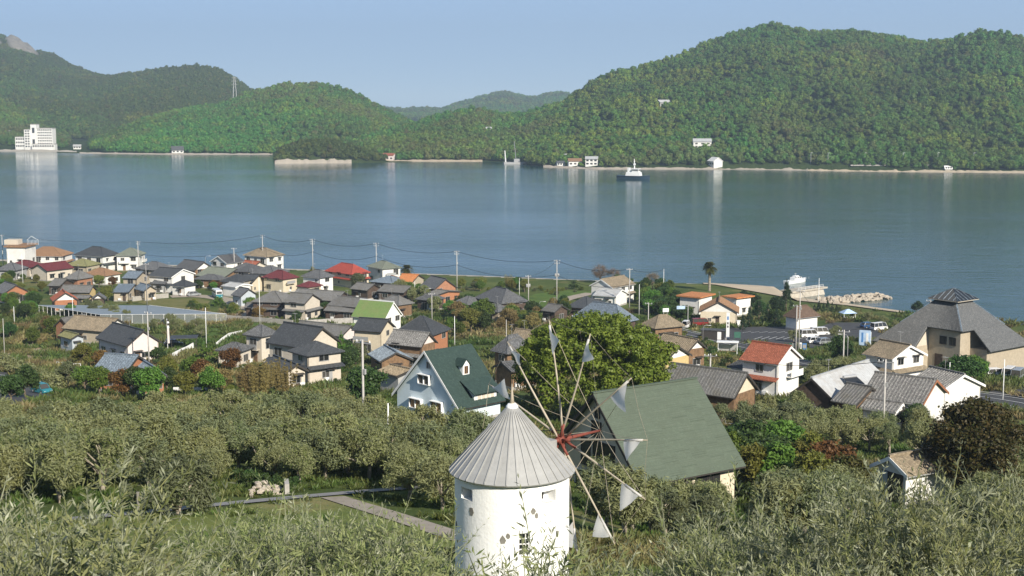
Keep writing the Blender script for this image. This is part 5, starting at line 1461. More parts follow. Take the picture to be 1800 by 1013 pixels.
def plant(key, x, y, scl=1.0, label=None, group=None, rz=None, cat='tree', dz=0, var=None, sz=None, crown_mat=None):
    pr = PROTO[key]; name, cr, wd = pr[var if var is not None else rng.randrange(len(pr))]
    root = empty(name, (x, y, float(ground(x, y)) + dz), rng.uniform(0, 6.28) if rz is None else rz)
    root.scale = (scl, scl, scl if sz is None else sz)
    tag(root, label, cat, group)
    c = obj('crown', cr, None, root); 
    if crown_mat:
        c.material_slots[0].link = 'OBJECT'; c.material_slots[0].material = LM[crown_mat]
    if wd is not None: obj('trunk', wd, None, root)
    return root
for i in range(6):          # orchard olive: about 4 m
    wz_ = [1.0, .85, 1.15, .95, 1.1, .8][i]
    cl = ball_clumps(26, 2.05 * wz_, 1.75, 2.1, 300 + i, .20, .38)
    cl += [(x * 1.15, y * 1.15, z + .3, .32) for x, y, z, r in cl[:11]]
    add_proto('olive', 'olive_tree', 'olive', cl, 800, .125, .032, 310 + i, 4, .14, 'barkl', .28, up=.6, shell=.2)
for i in range(3):          # round leafy broadleaf: 5 m
    cl = ball_clumps(34, 2.4, 2.3, 3.0, 330 + i, .20, .36)
    add_proto('broad', 'leafy_tree', 'green', cl, 330, .17, .10, 340 + i, 5, .16, 'bark', .3, up=.4)
for i in range(3):          # shrub: 1.6 m
    cl = ball_clumps(16, 1.0, .8, .75, 360 + i, .26, .45)
    add_proto('shrub', 'garden_shrub', 'green', cl, 560, .10, .055, 370 + i, 1.2, .05, 'bark', .25, up=.4)
for i in range(2):          # conifer cone: 7 m
    cl = []; rr = random.Random(380 + i)
    for k in range(60):
        z = rr.uniform(.6, 6.6); q = (1 - z / 7.2) * 1.9; a = rr.uniform(0, 6.28)
        cl.append((q * math.cos(a) * rr.uniform(.5, 1), q * math.sin(a) * rr.uniform(.5, 1), z, .30 + .25 * (1 - z / 7)))
    cl += [(0, 0, 6.9, .18), (0, 0, 7.2, .12)]
    add_proto('conifer', 'conifer_tree', 'conifer', cl, 420, .14, .05, 390 + i, 6.5, .14, 'bark', .8, up=.2)
for i in range(2):          # bare brown tree: twigs
    cl = ball_clumps(26, 2.4, 2.2, 3.2, 400 + i, .3, .5)
    add_proto('bare', 'bare_tree', 'bare', cl, 210, .30, .012, 410 + i, 5, .13, 'bark', .25, up=.5, shell=.05)
for i in range(2):          # bamboo clump: 6 m
    rr = random.Random(420 + i); cl = []
    for k in range(26):
        a, q = rr.uniform(0, 6.28), rr.uniform(.1, 1.6); x, y = q * math.cos(a), q * math.sin(a); hh = rr.uniform(4, 6.2)
        for s in range(7): cl.append((x * (1 + .06 * s), y * (1 + .06 * s), hh * (.3 + .1 * s), .34 - .02 * s))
    add_proto('bamboo', 'bamboo_clump', 'straw', cl, 330, .18, .035, 430 + i, 5.5, .05, 'barkl', .6, up=.1, shell=.1)
# great camphor tree
rr = random.Random(77); cl = []
for k in range(46):
    a = 2.399963 * k; cz = -.5 + 1.48 * (k + .5) / 46; q = math.sqrt(max(0, 1 - cz * cz)) * rr.uniform(.80, .95)
    bx, by, bz, br = 9.0 * q * math.cos(a), 9.0 * q * math.sin(a), 8.0 + 5.6 * cz * .85, rr.uniform(1.7, 2.4)
    for s in range(20):
        d = Vector((rr.gauss(0, 1), rr.gauss(0, 1), rr.gauss(.25, 1))).normalized() * br * rr.uniform(.75, 1.08)
        cl.append((bx + d.x, by + d.y, bz + d.z * .8, rr.uniform(.50, .80)))
add_proto('camphor', 'camphor_tree', 'camphor', cl, 150, .17, .12, 78, 14, .55, 'bark', .22, up=.3, rad=1.1, shell=.75)
# dense dome tree with bronze young leaves
cl = ball_clumps(90, 4.3, 3.6, 3.9, 79, .13, .22)
add_proto('dome', 'domed_tree', 'bronze', cl, 330, .13, .07, 80, 7.5, .3, 'bark', .2, up=.5)
# palm
def palm_proto(key, h, nf, fl, seed):
    rr = np.random.default_rng(seed); Cs, As, Bs = [], [], []
    for k in range(nf):
        az = rr.uniform(0, 6.28); el = rr.uniform(-.9, 1.25); L_ = fl * rr.uniform(.8, 1.1)
        d = np.array([math.cos(az) * math.cos(el), math.sin(az) * math.cos(el), math.sin(el)]); sd = np.cross(d, [0, 0, 1.0]); sd /= np.linalg.norm(sd)
        s = np.linspace(.12, 1, 26)
        P_ = np.array([0, 0, h]) + d * (s * L_)[:, None] - np.array([0, 0, 1]) * (.45 * L_ * s ** 2.2)[:, None]
        for sg in (-1, 1):
            t = unit(sd * sg + d * .6 - np.array([0, 0, .35])); ln = .30 * np.sin(np.clip(s, .05, .97) * 3.0)[:, None] * fl / 1.7
            Cs.append(P_ + t * ln); As.append(np.repeat(t[None], 26, 0) * ln); Bs.append(np.repeat(d[None], 26, 0) * .06)
    C, A, B = map(np.concatenate, (Cs, As, Bs))
    me = quad_mesh('crown', C, A, B, rr.random(len(C))); me.materials.append(LM['palm'])
    mb = MB(); n = 14
    rad = [.42 - .08 * i / n + (.05 if i % 2 else 0) for i in range(n + 1)]
    for q_, v_ in ((-2, .6), (-3, .75), (-4, .7), (-5, .6)): rad[q_] = v_
    mb.tube([(0, 0, -.3 + (h + .2) * i / n) for i in range(n + 1)], rad, 9); wd = mb.mesh('trunk', False); wd.materials.append(MT('barkl'))
    PROTO[key] = [('palm_tree', me, wd)]
palm_proto('palm', 8.0, 110, 2.5, 5); palm_proto('palm_short', 3.4, 70, 2.6, 6)
# foreground olive with real shoots and leaves
def fg_olive(key, seed, R_=1.9, Hz=1.6, zc=2.5, groups=64, per=15, fill=1100, spread=.34, lmul=1.0, lnm=1.0):
    """crown of leafy shoots that rise in tufts; opposite narrow leaves along every shoot"""
    r = np.random.default_rng(seed)
    gd = unit(r.normal(size=(groups, 3)) * np.array([1, 1, .75]) + np.array([0, 0, .5]))
    gc = np.array([0, 0, zc]) + gd * np.array([R_, R_, Hz]) * r.uniform(.45, .95, (groups, 1))
    shoots = groups * per
    gi = np.repeat(np.arange(groups), per)
    base = gc[gi] + r.normal(size=(shoots, 3)) * np.array([spread, spread, spread * .7]) * .6
    d = gd[gi]
    ln = r.uniform(.20, .48, shoots); ln[r.random(shoots) < .03] *= 2.0; ln = ln * lnm
    dr = unit(d * .95 + np.array([0, 0, .42]) + r.normal(size=(shoots, 3)) * .45)
    bend = r.normal(size=(shoots, 3)) * .14
    npair = 15
    s = (np.arange(npair) + .8) / npair
    P_ = base[:, None] + dr[:, None] * (ln[:, None] * s)[..., None] + bend[:, None] * (s ** 2 * 1.0)[None, :, None]
    side = unit(np.cross(dr, r.normal(size=(shoots, 3)))); oth = np.cross(dr, side)
    Cs, As, Bs = [], [], []
    for sg in (-1, 1):
        ph = (np.arange(npair) * 1.57)[None] + r.uniform(0, 6.28, (shoots, 1))
        o = side[:, None] * np.cos(ph)[..., None] + oth[:, None] * np.sin(ph)[..., None]
        t = unit(o * sg + dr[:, None] * r.uniform(.5, 1.2, (shoots, npair, 1)) + r.normal(size=(shoots, npair, 3)) * .18)
        L_ = (.042 * lmul * r.uniform(.7, 1.3, (shoots, npair)) * (1.15 - .5 * s[None] ** 3))[..., None]
        nn = unit(np.cross(t, np.cross(dr[:, None], t)) + r.normal(size=(shoots, npair, 3)) * .3)
        b = unit(np.cross(t, nn))
        Cs.append(P_ + t * L_); As.append(t * L_); Bs.append(b * L_ * .19)
    f = lambda q: np.concatenate([x.reshape(-1, 3) for x in q])
    C, A, B = f(Cs), f(As), f(Bs)
    a_, b_ = base, P_[:, -1]                  # the stems
    for k in range(2):
        w_ = (side if k == 0 else oth) * .006
        C = np.concatenate([C, (a_ + b_) / 2]); A = np.concatenate([A, (b_ - a_) / 2]); B = np.concatenate([B, w_])
    cl = [(x * .72, y * .72, zc + (z - zc) * .72, .45) for x, y, z in gc]
    rn = r.random(len(C))
    if fill:
        C2, A2, B2, r2 = foliage(cl, fill, .055, .016, seed + 4, up=.4, shell=.1)
        rn = np.concatenate([rn, r2 * .7]); C = np.concatenate([C, C2]); A = np.concatenate([A, A2]); B = np.concatenate([B, B2])  # shade inside the crown put into the tone of the fill leaves
    me = quad_mesh('crown', C, A, B, rn); me.materials.append(LM['olivef'])
    wd = tree_wood('trunk', 4, .12, cl, seed, .3, 14); wd.materials.append(MT('barkl'))
    PROTO.setdefault(key, []).append(('olive_tree', me, wd))
for i in range(4): fg_olive('fgolive', 500 + i)
fg_olive('fgsparse', 520, 1.2, 1.5, 2.6, 24, 4, 0, .3, 1.2, 1.9)
# grass and weed tufts
tuftc = bpy.data.collections.new('weed_prototypes')
for i in range(3):
    r = np.random.default_rng(600 + i); n = 46
    a = r.uniform(0, 6.28, n); b0 = np.stack([np.cos(a), np.sin(a), np.zeros(n)], -1) * r.uniform(0, .28, (n, 1))
    t = unit(np.stack([np.cos(a) * .6, np.sin(a) * .6, np.ones(n)], -1) + r.normal(size=(n, 3)) * .35) * r.uniform(.08, .26, (n, 1))
    bb = unit(np.cross(t, r.normal(size=(n, 3)))) * r.uniform(.012, .05, (n, 1))
    me = quad_mesh('weed', b0 + t, t, bb, r.random(n)); me.materials.append(leaf('weed_leaves_%d' % i, (.06, .095, .02), (.15, .17, .05), .3, inst=((.18, .15, .06), (.27, .22, .10), (.05, .09, .015), (.09, .14, .03)), hv=.15))
    o = bpy.data.objects.new('weed_%d' % i, me); tuftc.objects.link(o)
bad = []
def free(x, y, m=0.8):
    for fx, fy, rr_, rot, X, Y in FOOT:
        dx, dy = x - fx, y - fy
        if abs(dx) > rr_ * 1.5 + m or abs(dy) > rr_ * 1.5 + m: continue
        c, s = math.cos(-rot), math.sin(-rot)
        if abs(dx * c - dy * s) < X + m and abs(dx * s + dy * c) < Y + m: return False
    return True
def inside(poly, x, y):
    r = False; n = len(poly)
    for i in range(n):
        (x1, y1), (x2, y2) = poly[i], poly[(i + 1) % n]
        if (y1 > y) != (y2 > y) and x < (x2 - x1) * (y - y1) / (y2 - y1) + x1: r = not r
    return r
TAKEN = []
def project(x, y, z):
    z = z - CAMZ; c, s = math.cos(PITCH), math.sin(PITCH); dp = y * c - z * s
    return 900 + F * x / dp, 506.5 - F * (y * s + z * c) / dp
KEEP = [(690, 600, 815, 726, 153), (0, 652, 118, 700, 220), (165, 630, 300, 672, 230), (1505, 790, 1705, 878, 128), (1125, 660, 1320, 836, 106), (395, 570, 590, 662, 235), (1318, 610, 1415, 690, 240), (1180, 655, 1340, 700, 215), (1410, 650, 1670, 712, 215), (1300, 575, 1450, 615, 330)]
def hides(x, y, h):
    px, py = project(x, y, float(ground(x, y)) + h)
    return any(a < px < c and py < d - 4 and y < dist and project(x, y, float(ground(x, y)))[1] > b for a, b, c, d, dist in KEEP)
def clear_of(x, y, d):
    return all((x - a) ** 2 + (y - b) ** 2 > d * d for a, b in TAKEN)
def zone(reg, poly, n, keys, s0, s1, label, group, cat='tree', gap=1.5, m=1.0, mat=None, seed=0, rows=0):
    """n plants spread over a patch of ground outlined in the photograph; each is told apart by colour and place"""
    rr = random.Random(seed + len(TAKEN)); pg = [onh(*pix(reg, p))[:2] for p in poly]
    xs = [p[0] for p in pg]; ys = [p[1] for p in pg]; k = 0; got = []
    for _ in range(n * 25):
        if k >= n: break
        x, y = rr.uniform(min(xs), max(xs)), rr.uniform(min(ys), max(ys))
        if rows: y = min(ys) + (math.floor((y - min(ys)) / rows) + .5) * rows + rr.uniform(-.22, .22) * rows
        if not inside(pg, x, y) or not free(x, y, m) or not clear_of(x, y, gap) or hides(x, y, 4.2 if keys == 'olive' else 2.0): continue
        TAKEN.append((x, y)); k += 1
        got.append((x, y, rr.choice(keys) if isinstance(keys, (list, tuple)) else keys, rr.choice(mat) if isinstance(mat, (list, tuple)) else mat, rr.uniform(s0, s1)))
    sets = {}
    for g in got:
        sets.setdefault((int((g[1] - min(ys)) // rows) if rows else 0, g[3] or '', g[2] if not rows else ''), []).append(g)
    rowids = sorted({q[0] for q in sets})
    for (ri, cm, kk_), gs in sets.items():
        gs.sort(key=lambda g: g[0] / g[1])
        for q, (x, y, kk, km, sc_) in enumerate(gs):
            lb = COLW[km] + label
            lb = lb.replace('tree', 'bush').replace('shrub', 'bush') if kk == 'shrub' and 'bush' not in lb else lb
            if isinstance(keys, (list, tuple)): lb = ('low ' if kk == 'shrub' else ('tall ' if kk == 'broad' else 'airy ')) + lb
            if len(gs) > 1 or rows: lb += (', ' + ORD[q + 1] + ' of ' + ORD[rowids.index(ri) + 1] + ' row from front') if rows else ', ' + ORD[q + 1] + ' from the left'
            if len(lb.split()) > 16: lb = lb.replace(' from the left', ' from left').replace(' the ', ' ')
            plant(kk, x, y, sc_, lb, group, cat=cat, crown_mat=km)
def at(reg, px, py, key, scl, label, **k):
    p = onh(*pix(reg, (px, py))); TAKEN.append((p.x, p.y)); return plant(key, p.x, p.y, scl, label, **k)
def top(reg, px, py, h, key, scl, label, **k):
    """plant whose crown top (h above the ground) shows at the pixel"""
    p = onh(*pix(reg, (px, py)), h); TAKEN.append((p.x, p.y)); return plant(key, p.x, p.y, scl, label, **k)
# ---- landmark trees
top('P', 1045, 556, 14.2, 'camphor', 1.0, 'huge round yellow green camphor tree behind the windmill sails')
top('P', 1714, 683, 9.6, 'dome', 1.25, 'large domed tree with bronze red young leaves at the right')
at('P', 1247, 512, 'palm', 1.0, 'tall palm tree behind the orange flat roof')
at('P', 716, 490, 'palm_short', 1.0, 'short palm tree by the sea right of the green grey roof')
at('P', 312, 906, 'olive', 1.28, 'dark dense round tree standing alone on the lawn', crown_mat='olived', var=2, dz=-.9)
top('P', 1383, 490, 9.5, 'conifer', 1.3, 'tall spire-shaped conifer left of the pier')
top('P', 1690, 622, 5.2, 'broad', 1.35, 'broad dark green tree right of the plain white workshop', crown_mat='dark', sz=.95)
top('P', 1478, 598, 4.8, 'broad', 1.15, 'dark green tree between the car park and the workshop', crown_mat='dark')
top('P', 1613, 529, 4.0, 'broad', .8, 'small pine on the beach left of the pyramid roof', crown_mat='conifer')
top('P', 1055, 464, 6.5, 'bare', 1.3, 'bare brown tree beside the white sea front house')
top('P', 1078, 472, 5.6, 'bare', 1.05, 'smaller bare tree right next to the first bare tree')
top('P', 1148, 483, 4.6, 'bare', 1.0, 'low brown tree by the sea below the lone white pole')
top('P', 893, 482, 5.2, 'bamboo', .9, 'olive tufted bamboo on the sea wall at the centre')
top('P', 908, 485, 4.8, 'bamboo', .8, 'second bamboo tuft on the sea wall right of the first', crown_mat='green')
top('P', 1010, 490, 3.4, 'shrub', 1.8, 'round shrub on the sea wall left of the bare trees', crown_mat='dark')
top('P', 1145, 511, 5.2, 'broad', 1.05, 'bright green tree right of the white sea front house')
top('P', 1180, 525, 4.6, 'broad', 1.0, 'dark tree in front of the orange flat roof building', crown_mat='dark')
top('P', 1205, 540, 4.2, 'broad', .9, 'second dark tree in front of the orange flat roof building', crown_mat='dark')
top('P', 1251, 536, 5.0, 'conifer', .72, 'dark clipped conifer beside the cream gabled house', crown_mat='dark')
for i, (x, y, s) in enumerate([(1318, 540, .75), (1335, 527, .8), (1350, 533, .75), (1365, 540, .7), (1306, 552, .6)]):
    top('P', x, y, 7.0 * s, 'conifer', s, 'dark bushy juniper, %s listed from the tall palm side, left of the brown hipped hut' % ORD[i + 1] if False else 'dark bushy juniper left of the brown hipped hut, ' + ['second', 'third', 'fourth', 'rightmost', 'leftmost'][i] + ' of its row', group='junipers by the hut')
for i, (x, y, s) in enumerate([(1432, 535, .42), (1440, 528, .5), (1448, 532, .42), (1455, 526, .5), (1463, 531, .45), (1471, 534, .4)]):
    top('P', x, y, 7.0 * s, 'conifer', s, 'slim dark juniper right of the brown hipped hut, ' + ORD[i + 1] + ' from the left', group='slim junipers by the beach')
for i, (x, y) in enumerate([(1482, 548), (1500, 556), (1525, 562), (1552, 568), (1572, 575)]):
    at('P', x, y + 6, 'olive', .75, 'small olive tree on the beach front lawn, ' + ORD[i + 1] + ' from the left', group='beach front olives')
at('P', 1395, 602, 'olive', .8, 'olive tree among the cars of the sea front car park')
at('P', 1470, 598, 'olive', .9, 'olive tree in front of the blue and white banner')
for x, y, s in [(1365, 876, .95), (1405, 868, .9), (1338, 860, .8)]:
    at('P', x, y, 'broad', s, {1365: 'tallest green tree', 1405: 'yellow green tree', 1338: 'smaller green tree'}[x] + ' in the thicket right of the green A-frame', group='thicket trees', crown_mat='ygreen' if x == 1405 else None)
top('P', 1462, 770, 5.0, 'broad', .95, 'rust leaved tree in the thicket left of the white shed', crown_mat='rust')
top('P', 1430, 790, 4.6, 'broad', .85, 'yellow green tree beside the rust leaved tree', crown_mat='ygreen')
top('P', 1490, 790, 4.6, 'broad', .8, 'green tree with rusty top touching the white shed', crown_mat='bronze')
top('P', 1612, 712, 3.6, 'broad', .75, 'spreading dark tree left of the domed bronze tree', crown_mat='dark')
top('P', 1125, 790, 3.4, 'bamboo', .5, 'yellow green creeper bush against the green A-frame roof', crown_mat='ygreen')
top('P', 640, 640, 5.6, 'broad', 1.1, 'dark green garden tree right of the beige gabled house', crown_mat='dark')
top('P', 600, 600, 4.6, 'conifer', .9, 'feathery pine behind the beige gabled house', crown_mat='green')
top('P', 850, 530, 6, 'broad', 1.3, 'tall green tree above the dark wooden house')
top('P', 828, 545, 5.5, 'broad', 1.2, 'yellow green tree right of the orange walled house', crown_mat='ygreen')
at('P', 190, 530, 'broad', .95, 'yellow green tree above the shade net', crown_mat='ygreen')
at('P', 375, 512, 'broad', .6, 'light green round tree beside the green minibus')
at('P', 60, 545, 'broad', 1.0, 'dark round tree left of the shade net', crown_mat='dark')
at('P', 40, 560, 'broad', .8, 'dark tree at the left edge beside the shade net', crown_mat='dark')
at('P', 362, 640, 'shrub', 2.4, 'tall white flecked shrub right of the pink house yard')
for i, (x, y) in enumerate([(440, 700), (455, 708), (468, 695), (488, 690), (505, 700)]):
    at('P', x, y, 'bamboo', rng.uniform(.85, 1.1), 'straw coloured bamboo clump below the beige houses, ' + ORD[i + 1] + ' from the left', group='bamboo clumps', cat='bamboo')
for x, y, mt_ in [(150, 690, 'green'), (175, 695, 'green'), (215, 700, 'rust'), (235, 700, 'dark'), (262, 705, 'green'), (295, 690, 'dark'), (20, 710, 'dark'), (45, 700, 'dark'), (120, 680, 'olived')]:
    at('P', x, y, 'broad', rng.uniform(.75, 1.0), {'green': 'bright green tree along the upper edge of the orchard', 'rust': 'rust brown tree below the blue grey roof', 'dark': 'dark green tree along the upper edge of the orchard', 'olived': 'grey green tree above the left car park'}[mt_], group='trees above the orchard' if mt_ in ('green', 'dark') else None, crown_mat=mt_)['label'] += {150: ', first green one', 175: ', second green one', 262: ', third green one', 20: ', leftmost dark one', 45: ', second dark one', 235: ', third dark one', 295: ', rightmost dark one'}.get(x, '')
# hedge by the left car park
for i in range(11):
    t = i / 10; p = onh(*pix('C', (-20 + 430 * t, 405 + 190 * t)))
    plant('shrub', p.x, p.y, 1.75, 'clipped olive hedge plant along the left car park, ' + ORD[i + 1] + ' from the far end', 'car park hedge', cat='hedge', crown_mat='olive')
# ---- orchard
BH_ = [(806, 722)]
zone('P', [(-60, 870), (-60, 775), (110, 772), (300, 765), (430, 752), (640, 745), (690, 800), (800, 805), (860, 820), (800, 855), (640, 852), (400, 855), (220, 870), (60, 890)], 145, 'olive', .75, 1.35, 'orchard olive tree left of the windmill', 'orchard olive trees', gap=2.7, seed=1, rows=4.5, mat=['olive', 'olive', 'olivey', 'oliveg', 'oliveg'])
zone('P', [(1250, 755), (1400, 748), (1560, 752), (1640, 770), (1640, 815), (1520, 800), (1400, 800), (1330, 790)], 24, 'olive', .9, 1.25, 'olive tree in the grove behind the green A-frame', 'olive trees behind the A-frame', gap=3.0, seed=2, mat=['olive', 'olivey', 'oliveg', 'oliveg'])
zone('P', [(1640, 815), (1700, 815), (1850, 815), (1850, 900), (1710, 880)], 16, 'olive', .9, 1.25, 'olive tree right of the white shed', 'olive trees at the right edge', gap=3.0, seed=3, mat=['olive', 'oliveg'])
zone('P', [(1000, 880), (1060, 870), (1150, 890), (1300, 905), (1420, 890), (1440, 940), (1250, 965), (1100, 960)], 14, 'olive', .8, 1.15, 'olive tree in the shade between the windmill and the green A-frame', 'olive trees below the A-frame', gap=2.6, seed=4, mat=['olive', 'oliveg', 'olived'])
zone('P', [(1290, 915), (1480, 895), (1750, 895), (1850, 905), (1850, 965), (1290, 965)], 22, 'olive', .85, 1.15, 'olive tree on the slope in front of the white shed', 'olive trees before the shed', gap=2.6, seed=43, mat=['olive', 'oliveg', 'olived'])
zone('P', [(640, 845), (780, 840), (800, 900), (720, 890)], 7, 'olive', .75, .95, 'olive tree at the path left of the windmill', 'olive trees beside the path', gap=2.6, seed=41)
zone('P', [(450, 815), (600, 800), (620, 850), (470, 860)], 4, 'olive', .8, .95, 'olive tree with bare trunk by the rubble bank', 'olive trees by the rubble bank', gap=3, seed=42)
zone('F', [(1060, 880), (1430, 850), (1440, 880), (1300, 870), (1080, 930)], 10, 'olive', .8, 1.1, 'olive tree in the plot right of the tall white house', 'olive trees by the tall white house', gap=2.6, seed=5)
zone('A', [(400, 640), (700, 640), (900, 690), (1450, 740), (1440, 830), (1100, 760), (700, 680)], 12, 'olive', .75, 1.05, 'olive tree in the row below the shade net', 'olive trees below the shade net', gap=2.6, seed=6)
zone('B', [(790, 440), (1080, 470), (1300, 520), (1560, 560), (1570, 640), (1400, 640), (1150, 520)], 26, ['broad', 'shrub'], .7, 1.0, 'bush in the grove among the central roofs', 'bushes among the central roofs', gap=2.2, seed=7, mat=['olive', 'olived', 'green'])
# ---- village greenery
zone('E', [(0, 480), (200, 470), (550, 480), (780, 500), (820, 560), (600, 660), (300, 660), (60, 720), (-80, 640)], 46, 'broad', .55, 1.05, 'tree in the wooded strip above the dark wooden house', 'trees of the central strip', gap=2.4, seed=8, mat=['green', 'dark', 'ygreen', 'straw', 'dark'])
zone('B', [(0, 640), (400, 620), (880, 640), (880, 700), (480, 720), (100, 690)], 26, ['shrub', 'broad'], .6, .95, 'garden bush below the old tiled houses', 'bushes below the tiled houses', cat='bush', gap=1.8, seed=9, mat=['green', 'dark', 'rust', 'ygreen'])
zone('A', [(0, 560), (250, 600), (700, 640), (900, 680), (380, 680), (100, 700), (0, 680)], 24, ['shrub', 'broad'], .6, .95, 'garden bush left of and below the shade net', 'bushes near the shade net', cat='bush', gap=1.8, seed=10, mat=['green', 'dark', 'olived', 'green'])
zone('A', [(0, 400), (230, 400), (320, 450), (300, 560), (100, 560), (0, 430)], 14, 'broad', .5, .8, 'garden tree among the leftmost houses', 'trees among the leftmost houses', gap=2, seed=11, mat=['green', 'dark', 'ygreen'])
zone('A', [(660, 400), (850, 470), (940, 580), (720, 590), (660, 480)], 10, ['broad', 'shrub'], .55, .85, 'garden tree right of the yellow walled house', 'trees right of the yellow walled house', gap=2, seed=12, mat=['ygreen', 'green', 'rust'])
zone('A', [(1400, 560), (1640, 560), (1800, 600), (1800, 680), (1600, 660), (1280, 620)], 16, 'shrub', 1.0, 1.9, 'bushy shrub behind the green field', 'shrubs behind the green field', cat='bush', gap=1.6, seed=13, mat=['green', 'dark', 'ygreen'])
zone('A', [(1290, 440), (1560, 440), (1560, 480), (1380, 470)], 5, 'broad', .45, .7, 'garden tree above the parked silver car', 'trees above the silver car', gap=2, seed=14, mat=['green', 'rust', 'dark'])
zone('C', [(0, 140), (380, 170), (400, 330), (230, 300), (60, 330), (0, 300)], 26, ['shrub', 'broad', 'shrub'], .6, .9, 'weedy bush on the slope left of the pink house', 'bushes left of the pink house', cat='bush', gap=1.6, seed=15, mat=['green', 'ygreen', 'dark', 'straw'])
zone('C', [(400, 340), (900, 400), (1150, 420), (1500, 420), (1780, 440), (1780, 620), (1300, 640), (1180, 520), (560, 440)], 56, ['shrub', 'broad', 'shrub'], .6, .95, 'tangled bush below the pink house', 'bushes below the pink house', cat='bush', gap=1.7, seed=16, mat=['green', 'ygreen', 'dark', 'straw', 'rust'])
zone('D', [(560, 400), (860, 330), (1050, 480), (1190, 520), (1180, 600), (900, 560), (640, 560)], 26, ['broad', 'shrub'], .6, .9, 'garden tree between the beige house and the pale blue house', 'trees left of the pale blue house', gap=1.9, seed=17, mat=['dark', 'green', 'dark', 'olived'])
zone('E', [(1180, 380), (1500, 420), (1700, 560), (1500, 520), (1330, 480)], 14, 'broad', .6, .95, 'tree in the row left of the cream gabled house', 'trees left of the cream gabled house', gap=2.0, seed=18, mat=['dark', 'dark', 'green'])
zone('F', [(600, 340), (900, 340), (900, 490), (560, 490)], 14, ['broad', 'shrub'], .7, 1.1, 'shrub behind the car park', 'shrubs behind the car park', cat='bush', gap=2.0, seed=19, mat=['dark', 'conifer'])
zone('F', [(80, 540), (330, 560), (430, 640), (420, 720), (560, 740), (640, 690), (680, 720), (520, 780), (380, 760), (280, 700), (140, 600)], 24, 'shrub', .7, 1.4, 'garden shrub around the wooden barn and bus shelter', 'shrubs by the bus shelter', cat='bush', gap=1.5, seed=20, mat=['green', 'ygreen', 'dark'])
zone('K', [(0, 460), (330, 440), (480, 420), (640, 480), (850, 540), (830, 640), (560, 660), (300, 640), (0, 610)], 48, ['shrub', 'broad', 'shrub'], .7, 1.0, 'bush in front of the green A-frame', 'bushes around the green A-frame', cat='bush', gap=1.4, seed=21, mat=['green', 'green', 'ygreen', 'dark'])
zone('K', [(230, 240), (420, 260), (640, 300), (560, 420), (340, 420)], 16, ['shrub', 'broad'], .6, .9, 'bush behind the right end of the green A-frame', 'bushes behind the A-frame', cat='bush', gap=1.7, seed=22, mat=['dark', 'green', 'olived'])
zone('G', [(1180, 640), (1560, 700), (1600, 800), (1300, 780)], 10, ['broad', 'shrub'], .6, .9, 'bush beside the road at the right', 'bushes beside the road', cat='bush', gap=2, seed=23, mat=['dark', 'green'])
zone('E', [(380, 350), (720, 355), (960, 355), (960, 380), (700, 400), (520, 380)], 16, 'shrub', .5, 1.0, 'low shrub on the grass by the sea wall', 'shrubs by the sea wall', cat='bush', gap=1.6, seed=24, mat=['green', 'ygreen', 'olived'])
zone('L', [(1230, 500), (1350, 505), (1480, 530), (1600, 545), (1590, 570), (1440, 560), (1240, 530)], 12, 'shrub', .55, .75, 'clipped hedge shrub beside the rubble bank', 'hedge by the rubble bank', cat='hedge', gap=.9, seed=25, mat='dark')
zone('B', [(450, 320), (560, 330), (680, 420), (780, 470), (760, 420), (520, 350)], 5, 'shrub', 1.0, 1.6, 'bush between the white dark-roofed house and the red roof', 'bushes by the red roof', cat='bush', gap=1.5, seed=26, mat=['green', 'ygreen'])
zone('E', [(1000, 345), (1090, 345), (1400, 345), (1560, 385), (1480, 420), (1300, 400), (1150, 380)], 16, 'broad', .55, .95, 'tree along the shore beside the white sea front house', 'shore trees', gap=2.2, seed=51, mat=['green', 'dark', 'dark', 'ygreen'])
zone('E', [(-10, 350), (200, 345), (420, 352), (560, 362), (520, 395), (260, 372), (40, 380)], 18, ['shrub', 'broad'], .55, .85, 'shore bush along the sea wall at the centre', 'shore bushes', cat='bush', gap=1.8, seed=52, mat=['green', 'olived', 'ygreen', 'dark'])
zone('F', [(-80, 300), (140, 330), (260, 400), (200, 470), (0, 430), (-100, 380)], 20, 'broad', .6, 1.0, 'garden tree left of the orange flat roof', 'trees left of the orange flat roof', gap=2.0, seed=53, mat=['dark', 'dark', 'green'])
# ---- foreground olives below the camera
FGP = [(10, 805, 10.5), (-60, 850, 14), (95, 893, 14), (470, 915, 14.5), (570, 872, 17), (645, 885, 15), (120, 985, 10.5), (540, 985, 11),
       (1010, 990, 16), (1130, 975, 15), (1225, 930, 19), (1365, 885, 14), (1455, 872, 20), (1500, 950, 12), (1618, 850, 12.5), (1700, 905, 18), (1750, 880, 13), (1812, 850, 17), (1330, 1000, 11), (1680, 985, 10.5)]
FG = []
for px_, py_, d_ in FGP:
    dx_, dy_, dz_ = ray(px_, py_); x_ = dx_ / dy_ * d_; FG.append((x_, d_, max(.45, (CAMZ + dz_ / dy_ * d_ - float(ground(x_, d_))) / 4.35)))
FG.sort(key=lambda q: q[0] / q[1])
cnt = {}
for i, (x, y, s) in enumerate(FG):
    kz = 'left' if x / y < -.09 else ('middle' if x / y < .09 else 'right'); cnt[kz] = cnt.get(kz, 0) + 1
    lb = {'left': 'foreground olive tree with leafy shoots at the bottom left', 'middle': 'foreground olive tree in front of the windmill foot', 'right': 'foreground olive tree with upright shoots at the bottom right'}[kz] + ', ' + ORD[cnt[kz]] + ' from the left'
    plant('fgolive', x, y, s, lb, 'foreground olive trees ' + kz, var=i % 4)
    TAKEN.append((x, y))
